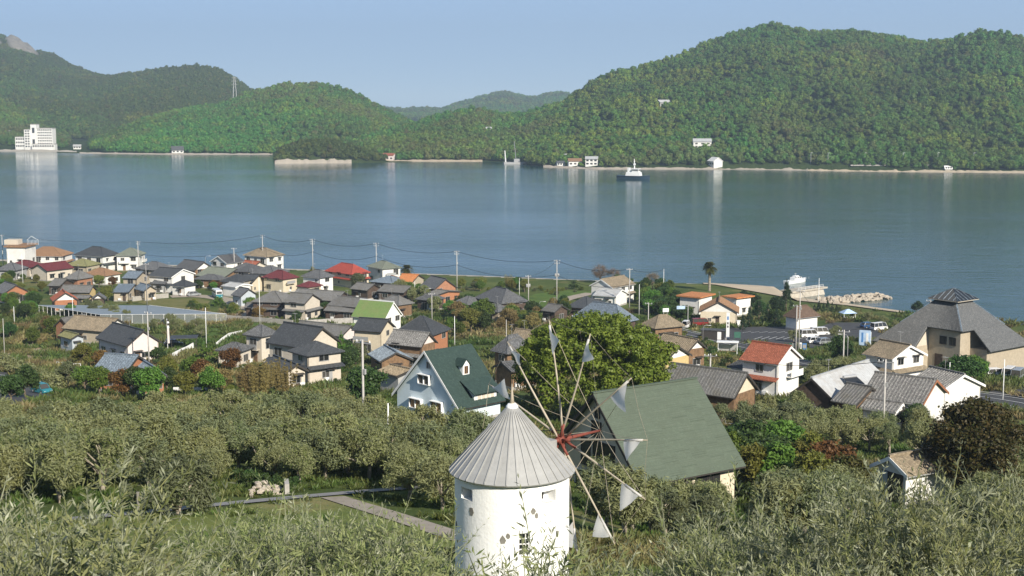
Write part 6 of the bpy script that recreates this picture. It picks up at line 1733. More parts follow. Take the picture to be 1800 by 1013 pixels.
for i, (px_, py_, d_) in enumerate([(868, 893, 10.5), (925, 925, 11.5)]):
    dx_, dy_, dz_ = ray(px_, py_); x_ = dx_ / dy_ * d_
    plant('fgsparse', x_, d_, (CAMZ + dz_ / dy_ * d_ - float(ground(x_, d_))) / 4.45, ['sparse olive sapling whose shoots cross the left of the windmill tower', 'sparse olive sapling whose shoots cross the windmill window'][i], rz=i * 1.3)
# ---- weeds and rough grass
r = np.random.default_rng(9); n = 30000
y = 40 + (400 - 40) * r.random(n) ** 1.35; x = (r.random(n) - .5) * .80 * y
den = fbm(x / 6, y / 6, 3, 3)
lawnp = [onh(*p)[:2] for p in [(0, 1060), (0, 930), (205, 912), (330, 905), (470, 885), (600, 872), (640, 878), (800, 950), (812, 1060), (400, 1120)]]
lotp = [onh(*pix('F', p))[:2] for p in [(480, 512), (700, 500), (900, 500), (1160, 502), (1250, 470), (1480, 470), (1640, 520), (1560, 580), (1300, 600), (1110, 650), (900, 628), (490, 600)]]
lot2 = [onh(*pix('C', p))[:2] for p in [(-60, 455), (60, 462), (250, 560), (390, 625), (290, 650), (100, 720), (-80, 700)]]
roadp = [onh(*p) for p in [(1165, 578), (1210, 590), (1270, 604), (1340, 620), (1420, 642), (1520, 668), (1640, 690), (1740, 700), (1830, 716)]]
pathp = [[onh(*p) for p in q] for q in ([(120, 915), (270, 902), (380, 888), (480, 879), (600, 869), (720, 858), (860, 850)], [(585, 876), (640, 893), (720, 918), (800, 945), (900, 975)])]
netp = [onh(*pix('A', p), 2.4)[:2] for p in [(245, 585), (1050, 588), (1592, 650), (705, 656)]]
def near_line(pl, x, y, d):
    for a, b in zip(pl, pl[1:]):
        vx, vy = b.x - a.x, b.y - a.y; t = max(0, min(1, ((x - a.x) * vx + (y - a.y) * vy) / (vx * vx + vy * vy + 1e-9)))
        if (x - a.x - t * vx) ** 2 + (y - a.y - t * vy) ** 2 < d * d: return True
    return False
keep = []
for i in range(n):
    if den[i] < .42 or shore(x[i]) - y[i] < 5: continue
    if inside(lawnp, x[i], y[i]) and r.random() > .12: continue
    if inside(lotp, x[i], y[i]) or inside(lot2, x[i], y[i]) or inside(netp, x[i], y[i]): continue
    if near_line(roadp, x[i], y[i], 4.6) or near_line(pathp[0], x[i], y[i], 1.4) or near_line(pathp[1], x[i], y[i], 1.5): continue
    if x[i] > onz(1235, 517, 0).x and shore(x[i]) - y[i] < 36: continue
    if not free(x[i], y[i], .1): continue
    keep.append(i)
x, y = x[keep], y[keep]; n = len(x)
P_ = np.stack([x, y, ground(x, y) + .02], -1)
fb = fbm(x / 14, y / 14, 12, 3)
tint = np.stack([np.clip((fb - .52) * 6, 0, 1), np.clip((.45 - fb) * 6, 0, 1), r.random(n)], -1)
s = r.uniform(.6, 1.7, n) * np.clip(y / 130, .7, 2.0)
o = gn_scatter('rough_grass', P_, r.uniform(0, 6.28, n), np.stack([s * 1.3, s * 1.3, s], -1), tint, tuftc, 3, 77); tag(o, kind='stuff')

# ------------------------------------------------------------------ poles and wires
def ins(mb, p):
    mb.lathe([(.05, 0), (.08, .06), (.05, .10), (.07, .16), (.03, .22)], 6, p)
POLES = {}
def pole(key, px, ty, H, label, arms=1, trans=False, mt='cpole', r=.16, rot=.4, cat='utility pole', name='utility_pole', lampside=0, group=None):
    p = onh(px, ty, H); g = Vector((p.x, p.y, float(ground(p.x, p.y))))
    root = empty(name, g, rot); tag(root, label, cat, group); POLES[key] = (g, H, rot)
    mb = MB(); mb.tube([(0, 0, -.5), (0, 0, H)], [r, r * .62], 10); obj('shaft', mb, mt, root, smooth=True)
    for k in range(arms):
        z = H - .35 - .75 * k
        mb = MB(); mb.box((0, .12, z), (1.9 - .25 * k, .10, .12)); a = obj('crossarm', mb, 'steel', root)
        for q in (-.8, -.3, .8):
            mb = MB(); ins(mb, (q * (1 - .1 * k), .12, z + .06)); obj('insulator', mb, 'white', a)
    if trans:
        for q in (-.42, .42):
            mb = MB(); mb.lathe([(.0, 0), (.25, .02), (.27, .1), (.27, .75), (.2, .85), (.0, .86)], 12, (q, .2, H * .62)); obj('transformer', mb, 'gry', root, smooth=True)
        mb = MB(); mb.box((0, .2, H * .62 - .05), (1.3, .3, .08)); obj('bracket', mb, 'steel', root)
    elif H > 8 and arms:
        mb = MB(); mb.box((.22, 0, H * .7), (.25, .22, .5)); obj('switch_box', mb, 'gry', root)
    return root
def lamp(px, ty, H, label, rot=0.0, group=None):
    p = onh(px, ty, H); g = Vector((p.x, p.y, float(ground(p.x, p.y))))
    root = empty('street_lamp', g, rot); tag(root, label, 'street lamp', group)
    mb = MB(); mb.tube([(0, 0, -.3), (0, 0, H - .6), (.25, 0, H - .1), (.9, 0, H), (1.3, 0, H - .02)], [.08, .06, .05, .04, .04], 6); obj('post', mb, 'alu', root, smooth=True)
    mb = MB(); mb.box((1.5, 0, H - .03), (.6, .2, .10)); obj('lamp_head', mb, 'lamp', root)
PT = [('a', 242, 424, 13, 2, 0), ('b', 461, 413, 13, 2, 0), ('c', 549, 420, 13, 3, 0), ('d', 661, 427, 13, 2, 0), ('e', 803, 441, 13, 2, 0), ('f', 979, 457, 13, 2, 1), ('g', 1107, 472, 12, 1, 0)]
for k, (key, px, ty, H_, ar, tr) in enumerate(PT):
    pole(key, px, ty, H_, 'tall concrete utility pole in the sea front line, %s from the left' % ORD[k + 1], ar, tr, group='sea front utility poles', rot=rng.uniform(-.5, .5))
for key, px, ty, H_, ar, tr, lb in [
 ('h', 1167, 473, 9, 0, 0, 'plain white pole by the sea left of the tall palm'), ('i', 3, 413, 13, 1, 0, 'utility pole at the left edge beside the white three-storey block'),
 ('j', 411, 436, 10, 1, 0, 'short utility pole left of the white brown-hipped house'), ('k', 256, 463, 13, 1, 0, 'utility pole rising in front of the tan two-storey house'),
 ('l', 259, 548, 10.5, 1, 0, 'utility pole in front of the pink house gable'), ('m', 455, 488, 12.5, 0, 0, 'tall white pole behind the beige hipped house'),
 ('n', 361, 541, 9, 0, 0, 'slim white pole at the edge of the green field'), ('o', 127, 523, 6.0, 0, 0, 'short white pole in front of the shade net'),
 ('p', 38, 447, 11, 0, 0, 'slim pole among the leftmost roofs'), ('q', 15, 443, 9, 0, 0, 'pole left of the slim pole among the leftmost roofs'),
 ('r', 24, 539, 5, 0, 0, 'short white pole left of the shade net'), ('s', 5, 560, 8.2, 0, 0, 'wooden pole at the left edge below the shade net'),
 ('t', 637, 597, 10.4, 1, 0, 'big concrete utility pole standing in the orchard'), ('u', 682, 709, 4.7, 0, 0, 'thin white pole right of the big orchard pole'),
 ('v', 759, 515, 8, 1, 0, 'utility pole with crossarm behind the orange walled house'), ('w', 729, 495, 5, 0, 0, 'short pole in front of the dark red-gabled house'),
 ('x', 799, 556, 7, 0, 0, 'white pole right of the orange walled house'), ('y', 890, 562, 10, 0, 0, 'slim pole in front of the dark wooden house'),
 ('z', 929, 484, 9, 1, 1, 'utility pole with transformers on the sea side meadow'), ('A', 913, 489, 6, 0, 0, 'plain pole left of the meadow utility pole'),
 ('B', 1124, 500, 9, 0, 0, 'slim pole right of the white sea front house'), ('C', 1140, 532, 7, 1, 0, 'utility pole beside the curved grey tan roof'),
 ('D', 1407, 510, 13.5, 1, 0, 'tallest utility pole of the pair at the car park'), ('E', 1401, 536, 11, 1, 0, 'shorter utility pole of the pair at the car park'),
 ('F', 1440, 489, 9.5, 0, 0, 'slim pole between the hut and the breakwater'), ('G', 1484, 580, 8, 1, 0, 'grey utility pole left of the workshop'),
 ('H', 1249, 622, 7.3, 1, 0, 'bluish utility pole behind the green A-frame ridge'), ('I', 1557, 632, 10, 1, 0, 'bluish utility pole in the olive grove at the right'),
 ('J', 1636, 527, 12, 1, 0, 'tall slim pole in front of the pyramid roof'), ('K', 1754, 568, 9, 2, 1, 'utility pole with transformers right of the pyramid building'),
 ('L', 1766, 632, 6, 0, 0, 'plain white pole by the road at the right'), ('M', 1670, 637, 4, 0, 0, 'short white pole in front of the workshop tree')]:
    pole(key, px, ty, H_, lb, ar, tr, mt='white' if ar == 0 and 'wooden' not in lb else 'cpole', r=.15 if ar else .09, rot=rng.uniform(-.6, .6))
def ptop(k, dz=-.2, dx=0):
    g, H_, rt = POLES[k]; return g + Vector((dx * math.cos(rt), dx * math.sin(rt), H_ + dz))
NW = 0
def wire(a, b, sag, label, r=.022, group='overhead wires'):
    mb = MB(); n = 14; mid = (a + b) / 2
    mb.tube([a.lerp(b, i / n) - mid - Vector((0, 0, sag * 4 * (i / n) * (1 - i / n))) for i in range(n + 1)], r, 4, False)
    o = obj('overhead_wire', mb, 'wire', loc=mid); tag(o, label, 'wire', group)
for i, (p, q) in enumerate(zip('abcdef', 'bcdefg')):
    wire(ptop(p), ptop(q), 1.6, 'upper sea front wire, ' + ORD[i + 1] + ' span from the left', .055)
    wire(ptop(p, -4.5), ptop(q, -4.5), 2.0, 'lower sea front wire, ' + ORD[i + 1] + ' span from the left', .055)
wire(ptop('g'), ptop('h'), .8, 'overhead wire from the last tall sea front pole to the plain white pole', .05)
for p, q, nm in [('i', 'a', 'from the left edge pole to the first sea front pole'), ('k', 'l', 'between the two poles left of the green field'), ('v', 'x', 'from the crossarm pole to the white pole by the orange walls'),
                 ('D', 'G', 'from the car park pole to the grey pole by the workshop'), ('G', 'J', 'in front of the pyramid building'), ('J', 'K', 'right of the pyramid building'), ('H', 'I', 'over the grove behind the A-frame'), ('z', 'f', 'across the sea side meadow')]:
    wire(ptop(p), ptop(q), 1.0, 'overhead wire ' + nm, .035)
wire(ond(-60, 806, 104), POLES['t'][0] + Vector((0, -.2, ond(636, 733, POLES['t'][0].y).z - POLES['t'][0].z)), .5, 'thick black cable crossing the orchard left of the big pole', .035)
wire(POLES['t'][0] + Vector((0, -.2, ond(636, 733, POLES['t'][0].y).z - POLES['t'][0].z)), ond(985, 757, 112), .4, 'thick black cable running right from the big orchard pole', .035)
lamp(361, 450, 8, 'grey street lamp with curved arm by the sea at the left'); lamp(747, 507, 6, 'curved street lamp beside the dark red-gabled house'); lamp(1491, 588, 6.5, 'curved street lamp at the edge of the car park', 2.8); lamp(1236, 572, 4.5, 'red rimmed street lamp at the dark kiosk'); lamp(948, 530, 4, 'curved street lamp on the sea side meadow road')

# ------------------------------------------------------------------ vehicles
def car(px, py, rot, mt, label, L_=4.2, W_=1.68, H_=1.48, van=0, name='car', cat='car', second=None):
    p = onh(px, py); root = empty(name, (p.x, p.y, float(ground(p.x, p.y)) + .12), rot); tag(root, label, cat)
    x0, x1 = -L_ / 2, L_ / 2; w_ = W_ / 2
    def section(prof, wid, top):
        rings = []
        for x, zb, zt, k in prof: rings.append([(x, -wid * k, zb), (x, wid * k, zb), (x, wid * k * top, zt), (x, -wid * k * top, zt)])
        return rings
    mb = MB()
    hb = .82 if not van else .95
    mb.loft(section([(x0, .38, hb - .12, .9), (x0 + .15, .25, hb, .98), (0, .22, hb + .03, 1), (x1 - .5, .24, hb - .05, .98), (x1 - .1, .30, hb - .2, .92), (x1, .38, hb - .28, .86)], w_, .96))
    obj('body', mb, mt, root)
    c0, c1, c2, c3 = (x0 + .15, x0 + .6, x0 + L_ * .60, x0 + L_ * .76) if not van else (x0 + .06, x0 + .2, x1 - .95, x1 - .35)
    g = [[(c0, -w_ * .93, hb), (c0, w_ * .93, hb), (c3, w_ * .93, hb), (c3, -w_ * .93, hb)], [(c1, -w_ * .78, H_ - .04), (c1, w_ * .78, H_ - .04), (c2, w_ * .78, H_ - .04), (c2, -w_ * .78, H_ - .04)]]
    mb = MB(); mb.loft(g); cb = obj('cabin_glass', mb, 'glass', root)
    mb = MB(); mb.loft([[(c1 - .06, -w_ * .80, H_ - .05), (c1 - .06, w_ * .80, H_ - .05), (c2 + .06, w_ * .80, H_ - .05), (c2 + .06, -w_ * .80, H_ - .05)], [(c1 + .1, -w_ * .70, H_), (c1 + .1, w_ * .70, H_), (c2 - .1, w_ * .70, H_), (c2 - .1, -w_ * .70, H_)]]); obj('roof_panel', mb, second or mt, root)
    for s in (-1, 1):
        for f_ in (0, .5, 1) if not van else (0, .33, .66, 1):
            a = Vector((c0 + (c3 - c0) * f_, s * w_ * .935, hb)); b = Vector((c1 + (c2 - c1) * f_, s * w_ * .79, H_ - .03))
            mb = MB(); mb.tube([a, b], .05, 4); obj('pillar', mb, mt, root)
        for x in (x0 + L_ * .19, x1 - L_ * .19):
            mb = MB(); mb.tube([(x, s * (w_ - .16), .30), (x, s * (w_ + .02), .30)], .30, 14); wh = obj('wheel', mb, 'rubber', root)
            mb = MB(); mb.tube([(x, s * (w_ - .1), .30), (x, s * (w_ + .035), .30)], .17, 10); obj('rim', mb, 'alu', wh)
        mb = MB(); mb.box((x1 - .07, s * w_ * .66, hb - .30), (.12, .30, .13)); obj('headlight', mb, 'lamp', root)
        mb = MB(); mb.box((x0 + .03, s * w_ * .72, hb - .22), (.10, .22, .16)); obj('tail_light', mb, 'red', root)
    return root
car(341, 521, .6, 'cars', 'silver car parked in front of the white house with stepped roofs')
car(74, 692, -.75, 'teal', 'teal blue hatchback in the left car park', 3.9)
car(305, 609, .3, 'carb', 'dark car under the carport of the pink house')
car(1206, 577, 1.2, 'carw', 'small white van at the wooden house by the road', 3.5, 1.5, 1.9, 1)
car(1231, 573, .2, 'carr', 'dark red van behind the black kiosk', 4.6, 1.75, 1.9, 1)
car(1434, 604, .3, 'carw', 'white car in the near row of the sea front car park')
car(1451, 606, .35, 'cars', 'silver car right of the white car in the near row')
car(1441, 590, .2, 'carw', 'white van in the far row of the sea front car park', 4.6, 1.75, 1.95, 1)
car(1545, 581, .5, 'carw', 'white van next to the tiled pyramid roof', 4.6, 1.75, 1.95, 1)
car(1526, 577, .5, 'carbl', 'dark blue car left of the van by the pyramid roof')
car(1422, 594, .2, 'carw', 'white van left of the far row van', 4.4, 1.7, 1.9, 1)
car(1751, 663, .25, 'carw', 'low white sedan on the forecourt at the right', 4.5)
car(1774, 665, 1.0, 'carw', 'white minivan on the forecourt right of the sedan', 4.4, 1.7, 1.9, 1)
car(1790, 668, 1.0, 'cars', 'grey minivan at the right edge of the forecourt', 4.4, 1.7, 1.9, 1)
car(1794, 646, .3, 'carbl', 'bright blue car at the right edge behind the white box shed')
# minibus
p = onh(382, 524); mbz = empty('minibus', (p.x, p.y, float(ground(p.x, p.y)) + .12), -1.15); tag(mbz, 'white and turquoise minibus facing the camera on the village road', 'minibus')
for nm, z0, z1, mt_ in (('body', .35, 1.35, 'teal'), ('cabin', 1.352, 2.6, 'carw')):
    mb = MB(); mb.loft([[(-3, -1, z0), (-3, 1, z0), (3, 1, z0), (3, -1, z0)], [(-3, -.95 if z1 > 2 else -1, z1), (-3, .95 if z1 > 2 else 1, z1), (2.85 if z1 > 2 else 3, .95 if z1 > 2 else 1, z1), (2.85 if z1 > 2 else 3, -.95 if z1 > 2 else -1, z1)]]); obj(nm, mb, mt_, mbz)
mb = MB(); mb.box((2.96, 0, 1.85), (.1, 1.6, .75)); obj('windscreen', mb, 'glass', mbz)
for s in (-1, 1):
    for k in range(4):
        mb = MB(); mb.box((-2.3 + k * 1.35, s * .985, 1.9), (1.1, .06, .6)); obj('side_window', mb, 'glass', mbz)
    for x in (-1.9, 1.9):
        mb = MB(); mb.tube([(x, s * .8, .35), (x, s * 1.02, .35)], .38, 14); obj('wheel', mb, 'rubber', mbz)
    mb = MB(); mb.box((3.0, s * .7, .75), (.08, .3, .18)); obj('headlight', mb, 'lamp', mbz)

# ------------------------------------------------------------------ pier, breakwater, boats
pa, pb = onz(1315, 524, 1.6), onz(1434, 507, 1.6)
prt = empty('pier', (pa.x, pa.y, 0)); tag(prt, 'sand coloured stone pier with a raised head by the beach', 'pier')
d = pb - pa; ang = math.atan2(d.y, d.x); L_ = d.length
nseg = 9
for k in range(nseg):
    mb = MB(); a0, a1 = L_ * k / nseg + .04, L_ * (k + 1) / nseg - .04; zt = 1.5 + .05 * math.sin(k * 2.3)
    mb.loft([[(a0, -4.6, -2), (a1, -4.6, -2), (a1, 4.6, -2), (a0, 4.6, -2)], [(a0, -3.2, zt), (a1, -3.2, zt), (a1, 3.2, zt), (a0, 3.2, zt)]]); obj('pier_block', mb, 'pier', prt, Matrix.Rotation(ang, 4, 'Z'))
mb = MB(); mb.box2((L_ * .55, -2.6, 1.6), (L_ + 3.0, 2.6, 2.15)); obj('pier_head', mb, 'pier', prt, Matrix.Rotation(ang, 4, 'Z'))
for k in range(8):
    mb = MB(); mb.box((L_ * .64 + k * L_ * .055, -2.4, 2.6), (.07, .07, 1.0)); obj('rail_post', mb, 'white', prt, Matrix.Rotation(ang, 4, 'Z'))
for z in (2.6, 3.1):
    mb = MB(); mb.box((L_ * .64 + 3.5 * L_ * .055, -2.4, z), (7 * L_ * .055, .06, .06)); obj('rail', mb, 'white', prt, Matrix.Rotation(ang, 4, 'Z'))
def breakwater():
    a, b = onz(1440, 529, 0.8), onz(1556, 519, 0.8)
    root = empty('breakwater', (a.x, a.y, 0)); tag(root, 'low breakwater of piled pale boulders beyond the beach', 'breakwater')
    d = b - a; rr = random.Random(4); proto = []
    for k in range(5):
        bm = bmesh.new(); bmesh.ops.create_icosphere(bm, subdivisions=1, radius=1)
        for v in bm.verts: v.co *= rr.uniform(.75, 1.15)
        me = bpy.data.meshes.new('boulder'); bm.to_mesh(me); bm.free(); me.materials.append(MT('rock')); proto.append(me)
    n = 260
    for k in range(n):
        t = rr.random(); off = rr.uniform(-1, 1); w_ = 3.6
        p = d * t + Vector((-d.y, d.x, 0)).normalized() * off * w_
        z = 1.5 * (1 - abs(off)) * min(1, (1 - t) * 6 + .3) + rr.uniform(-.3, .2)
        s = rr.uniform(.55, .95)
        M = Matrix.Translation((p.x, p.y, z)) @ Matrix.Rotation(rr.uniform(0, 6.28), 4, 'Z') @ Matrix.Rotation(rr.uniform(0, 3), 4, 'X') @ Matrix.Diagonal((s * 1.25, s, s * .8, 1))
        obj('boulder', rr.choice(proto), None, root, M)
    mb = MB(); mb.loft([[(d * .0 + Vector((0, -3, -2)))[:], (d + Vector((0, -2, -2)))[:], (d + Vector((0, 2, -2)))[:], Vector((0, 3, -2))[:]], [Vector((0, -1.2, .9))[:], (d + Vector((-1, -.6, .5)))[:], (d + Vector((-1, .6, .5)))[:], Vector((0, 1.2, .9))[:]]]); obj('core', mb, 'rock', root)
breakwater()
def hull(mb, L_, W_, z0, z1, bow=.35, n=10):
    rings = []
    for i in range(n + 1):
        t = i / n; x = -L_ / 2 + L_ * t
        k = 1 if t < 1 - bow else max(.03, 1 - ((t - (1 - bow)) / bow) ** 2)
        k *= .85 + .15 * min(1, t * 5); sh = z1 + (.25 * (t - .5) ** 2 * 4) * (1.6 if t > .5 else .6) * (z1 - z0) * .5
        rings.append([(x, -W_ / 2 * k * .75, z0), (x, W_ / 2 * k * .75, z0), (x, W_ / 2 * k, sh), (x, -W_ / 2 * k, sh)])
    mb.loft(rings)
# white launch moored at the pier head
p = onz(1402, 499, .0); bo = empty('motor_launch', (p.x, p.y + 3, -.5), ang + .05); tag(bo, 'white motor launch with wheelhouse moored behind the pier head', 'boat'); bo.scale = (.9, .85, .8)
mb = MB(); hull(mb, 13, 3.4, -.4, 1.9); obj('hull', mb, 'white', bo)
mb = MB(); mb.box2((-2.4, -1.2, 2.0), (2.2, 1.2, 3.2)); obj('wheelhouse', mb, 'white', bo); mb = MB(); mb.box2((-1.2, -.9, 3.21), (.8, .9, 3.8)); obj('bridge', mb, 'white', bo)
for s in (-1, 1):
    for k in range(3): mb = MB(); mb.box((-1.6 + k * 1.5, s * 1.21, 3.0), (1.0, .05, .45)); obj('cabin_window', mb, 'glass', bo)
mb = MB(); mb.tube([(-.5, 0, 3.8), (-.5, 0, 4.9)], .06, 5); mb.box((-.5, 0, 4.6), (.1, 1.2, .1)); obj('mast', mb, 'white', bo)
for k in range(9): mb = MB(); mb.box((-6.5 + k * 1.6, -1.75, 2.4), (.05, .05, .9)); obj('rail_post', mb, 'white', bo)
# tug
p = onz(1114, 315, 0); tg = empty('tugboat', p, R(-25)); tag(tg, 'dark blue and white tugboat under way in the bay', 'boat')
mb = MB(); hull(mb, 27, 8, -.6, 2.6, .4); obj('hull', mb, 'hullb', tg); mb = MB(); hull(mb, 27.3, 8.25, 1.9, 2.3, .4); obj('rubbing_strake', mb, 'rubber', tg)
mb = MB(); mb.loft([[(-6, -3, 2.7), (-6, 3, 2.7), (6, 3, 2.7), (6, -3, 2.7)], [(-5.5, -2.8, 5.6), (-5.5, 2.8, 5.6), (5.5, 2.6, 5.6), (5.5, -2.6, 5.6)]]); obj('deckhouse', mb, 'white', tg)
mb = MB(); mb.loft([[(-1, -2.2, 5.62), (-1, 2.2, 5.62), (4.6, 2.2, 5.62), (4.6, -2.2, 5.62)], [(-1.2, -2.5, 8.4), (-1.2, 2.5, 8.4), (5.0, 2.5, 8.4), (5.0, -2.5, 8.4)]]); wh_ = obj('wheelhouse', mb, 'white', tg)
for s in (-1, 1): mb = MB(); mb.box((1.8, s * 2.42, 7.3), (5.2, .2, .9)); obj('window', mb, 'glass', wh_)
mb = MB(); mb.box((4.95, 0, 7.3), (.2, 4.0, .9)); obj('window', mb, 'glass', wh_)
mb = MB(); mb.tube([(.5, 0, 8.4), (.3, 0, 16)], [.5, .3], 8); mb.box((.4, 0, 14), (.3, 3, .3)); obj('mast', mb, 'white', tg); mb = MB(); mb.box2((-.2, -.7, 11), (1.2, .7, 12.4)); obj('fire_monitor', mb, 'white', tg)
for s in (-1, 1): mb = MB(); mb.box2((-4.6, s * 1.8 - .6, 5.62), (-3.2, s * 1.8 + .6, 9)); obj('funnel', mb, 'white', tg)
# crane barge by the far shore
p = onz(905, 288.5, 0); cb = empty('crane_barge', p, .1); tag(cb, 'grey crane barge with tall raised boom at the far shore', 'barge')
mb = MB(); mb.box2((-11, -5, -.8), (12, 5, 1.8)); obj('hull', mb, 'gry', cb); mb = MB(); mb.box2((-1, -2.5, 1.8), (5, 2.5, 5)); obj('cab', mb, 'steel', cb)
for s in (-1, 1): mb = MB(); mb.tube([(1, s * 1.2, 4.5), (-.6, s * .3, 22)], [.3, .22], 5); obj('boom', mb, 'steel', cb)
for k in range(6): mb = MB(); mb.tube([(1 - k * .27, 1.2 - .15 * k, 5 + 2.8 * k), (.8 - k * .27, -1.2 + .15 * k, 6.4 + 2.8 * k)], .12, 4); obj('lattice_bar', mb, 'steel', cb)
mb = MB(); mb.tube([(-9, 0, 1.8), (-9.8, 0, 13)], [.7, .5], 6); obj('spud_post', mb, 'white', cb)
# power pylon on the round hill
p = on_hill(hill_mid, 413, 180); p.z -= 2
py_ = empty('power_pylon', p, .3); tag(py_, 'lattice power pylon on the skyline of the round hill', 'pylon')
HP = (182 - 136) / F * p.y
for sx in (-1, 1):
    for sy in (-1, 1): mb = MB(); mb.tube([(sx * 3.2, sy * 3.2, -2), (sx * .7, sy * .7, HP)], .28, 4); obj('leg', mb, 'steel', py_)
for k in range(7):
    z0, z1 = HP * k / 7, HP * (k + 1) / 7; q0, q1 = 3.2 - 2.5 * k / 7, 3.2 - 2.5 * (k + 1) / 7
    for s in (-1, 1): mb = MB(); mb.tube([(-q0, s * q0, z0), (q1, s * q1, z1)], .14, 3); obj('brace', mb, 'steel', py_); mb = MB(); mb.tube([(s * q0, -q0, z0), (s * q1, q1, z1)], .14, 3); obj('brace', mb, 'steel', py_)
for z in (.72, .84, .96): mb = MB(); mb.box((0, 0, HP * z), (9, .4, .4)); obj('arm', mb, 'steel', py_)
# lamps and rail along the far coast road
for i, px in enumerate((1425, 1455, 1520, 1587, 1648, 1711)):
    p = on_hill(hill_right, px, 289); root = empty('coast_road_lamp', p); tag(root, 'thin lamp post on the far coast road, %s from the left' % ORD[i + 1], 'street lamp', 'coast road lamps')
    mb = MB(); mb.tube([(0, 0, -1), (0, 0, 10)], .22, 5); obj('post', mb, 'steel', root); mb = MB(); mb.box((.8, 0, 10), (1.8, .3, .2)); obj('lamp_head', mb, 'lamp', root)
for i, (x0, x1, y0) in enumerate([(1508, 1548, 283), (1490, 1660, 287)]):
    a, b = on_hill(hill_right, x0, y0 + 2), on_hill(hill_right, x1, y0 + 2); a.y = b.y = min(a.y, b.y) - 6; mid = (a + b) / 2
    a.z = b.z = 65 - (y0 - 170) / F * a.y; mb = MB(); mb.box((0, 0, -1.2), ((b - a).length, .6, 2.4 if i == 0 else 1.0), math.atan2((b - a).y, (b - a).x)); o = obj('retaining_wall', mb, 'conc' if i else 'white', loc=(mid.x, mid.y, a.z)); tag(o, ['short white wall on the far coast road', 'long pale retaining wall of the far coast road'][i], 'wall')

# ------------------------------------------------------------------ street furniture and small things
def sheet_lines(name, reg, segs, wd, off, mt='paint'):
    for a, b in segs:
        pa, pb = onh(*pix(reg, a)), onh(*pix(reg, b)); strip_xy(name, [pa, pb], wd, mt, off)
sheet_lines('parking_line', 'C', [((-20 + 62 * k, 500 + 26 * k - 22), (40 + 62 * k, 500 + 26 * k - 14)) for k in range(5)], .22, .14)
sheet_lines('parking_line', 'F', [((700 + 52 * k, 590), (760 + 52 * k, 572)) for k in range(8)] + [((620 + 60 * k, 545), (680 + 60 * k, 535)) for k in range(6)], .2, .15)
rd = [onh(*p) for p in [(1165, 578), (1210, 590), (1270, 604), (1340, 620), (1420, 642), (1520, 668), (1640, 690), (1740, 700), (1830, 716), (1900, 740)]]
def offset_line(pts, o_):
    out = []
    for i, p in enumerate(pts):
        t = (pts[min(i + 1, len(pts) - 1)] - pts[max(i - 1, 0)]); t = Vector((t.x, t.y)).normalized(); out.append(Vector((p.x - t.y * o_, p.y + t.x * o_, 0)))
    return out
for o_ in (-3.3, 0, 3.3): strip_xy('road_line', offset_line(rd, o_), .18, 'paint', .17)
for o_ in (-4.4, 4.4): strip_xy('kerb', offset_line(rd, o_), .5, 'conc', .24)
def boxthing(name, px, py, rot, parts, label, cat, ref=None):
    p = onh(px, py); root = empty(name, (p.x, p.y, float(ground(p.x, p.y))), rot); tag(root, label, cat)
    for nm, c, d_, mt_ in parts: mb = MB(); mb.box(c, d_, 0); obj(nm, mb, mt_, root)
    return root
boxthing('kiosk', 1253, 597, -.25, [('body', (0, 0, 1.1), (5.2, 2.2, 2.4), 'dfr'), ('roof', (0, 0, 2.38), (5.6, 2.6, .16), 'dgr'), ('door', (1.6, -1.12, 1.1), (.9, .08, 1.9), 'white')], 'long black kiosk with white door at the roadside', 'kiosk')
boxthing('sign_tower', 1279, 598, -.2, [('panel', (0, 0, 3.2), (.75, .3, 6.6), 'white'), ('base', (0, 0, .2), (1.1, .6, .5), 'conc'), ('lettering', (0, -.16, 5.2), (.35, .03, .8), 'blue'), ('lettering', (0, -.16, 4.0), (.3, .03, .5), 'dfr'), ('lettering', (0, -.16, 3.2), (.3, .03, .5), 'dfr')], 'tall narrow white sign tower beside the kiosk', 'sign')
boxthing('notice_board', 1296, 600, -.2, [('board', (0, 0, 1.5), (1.3, .1, 1.4), 'gboard'), ('post', (-.7, 0, 1.0), (.09, .09, 2.3), 'gboard'), ('post', (.7, 0, 1.0), (.09, .09, 2.3), 'gboard')], 'green notice board on two posts at the car park edge', 'notice board')
boxthing('bus_shelter', 1279, 622, -.2, [('roof', (0, 0, 2.6), (4.6, 2.2, .12), 'white'), ('post', (-2.0, .8, 1.2), (.1, .1, 2.8), 'white'), ('post', (2.0, .8, 1.2), (.1, .1, 2.8), 'white'), ('post', (-2.0, -.8, 1.2), (.1, .1, 2.8), 'white'), ('post', (2.0, -.8, 1.2), (.1, .1, 2.8), 'white'), ('bench', (0, .6, .45), (3.4, .4, .08), 'wood'), ('back_panel', (0, .95, 1.1), (4.0, .05, 1.5), 'alu')], 'bus shelter with flat white roof beside the road', 'bus shelter')
boxthing('road_sign', 1209, 572, .1, [('post', (0, 0, 2.5), (.16, .16, 5.6), 'alu'), ('arm', (-1.1, 0, 5.0), (2.2, .1, .1), 'alu'), ('panel', (-1.9, -.1, 4.7), (2.2, .06, .85), 'banner')], 'pale blue overhead road sign on a curved arm', 'road sign')
boxthing('overhead_sign', 1730, 634, .1, [('post', (0, 0, 2.2), (.16, .16, 5.0), 'alu'), ('arm', (-1.2, 0, 4.3), (2.4, .1, .1), 'alu'), ('panel', (-2.2, -.1, 3.5), (2.4, .06, .6), 'white'), ('lettering', (-2.5, -.14, 3.5), (1.2, .02, .2), 'dfr')], 'white overhead sign on a post in front of the pyramid building', 'road sign')
boxthing('road_sign', 1170, 565, .3, [('panel', (0, 0, 3.0), (1.7, .1, 1.0), 'white'), ('post', (-.6, .1, 1.5), (.1, .1, 3.2), 'alu'), ('post', (.6, .1, 1.5), (.1, .1, 3.2), 'alu')], 'small white board on legs behind the curved grey tan roof', 'sign')
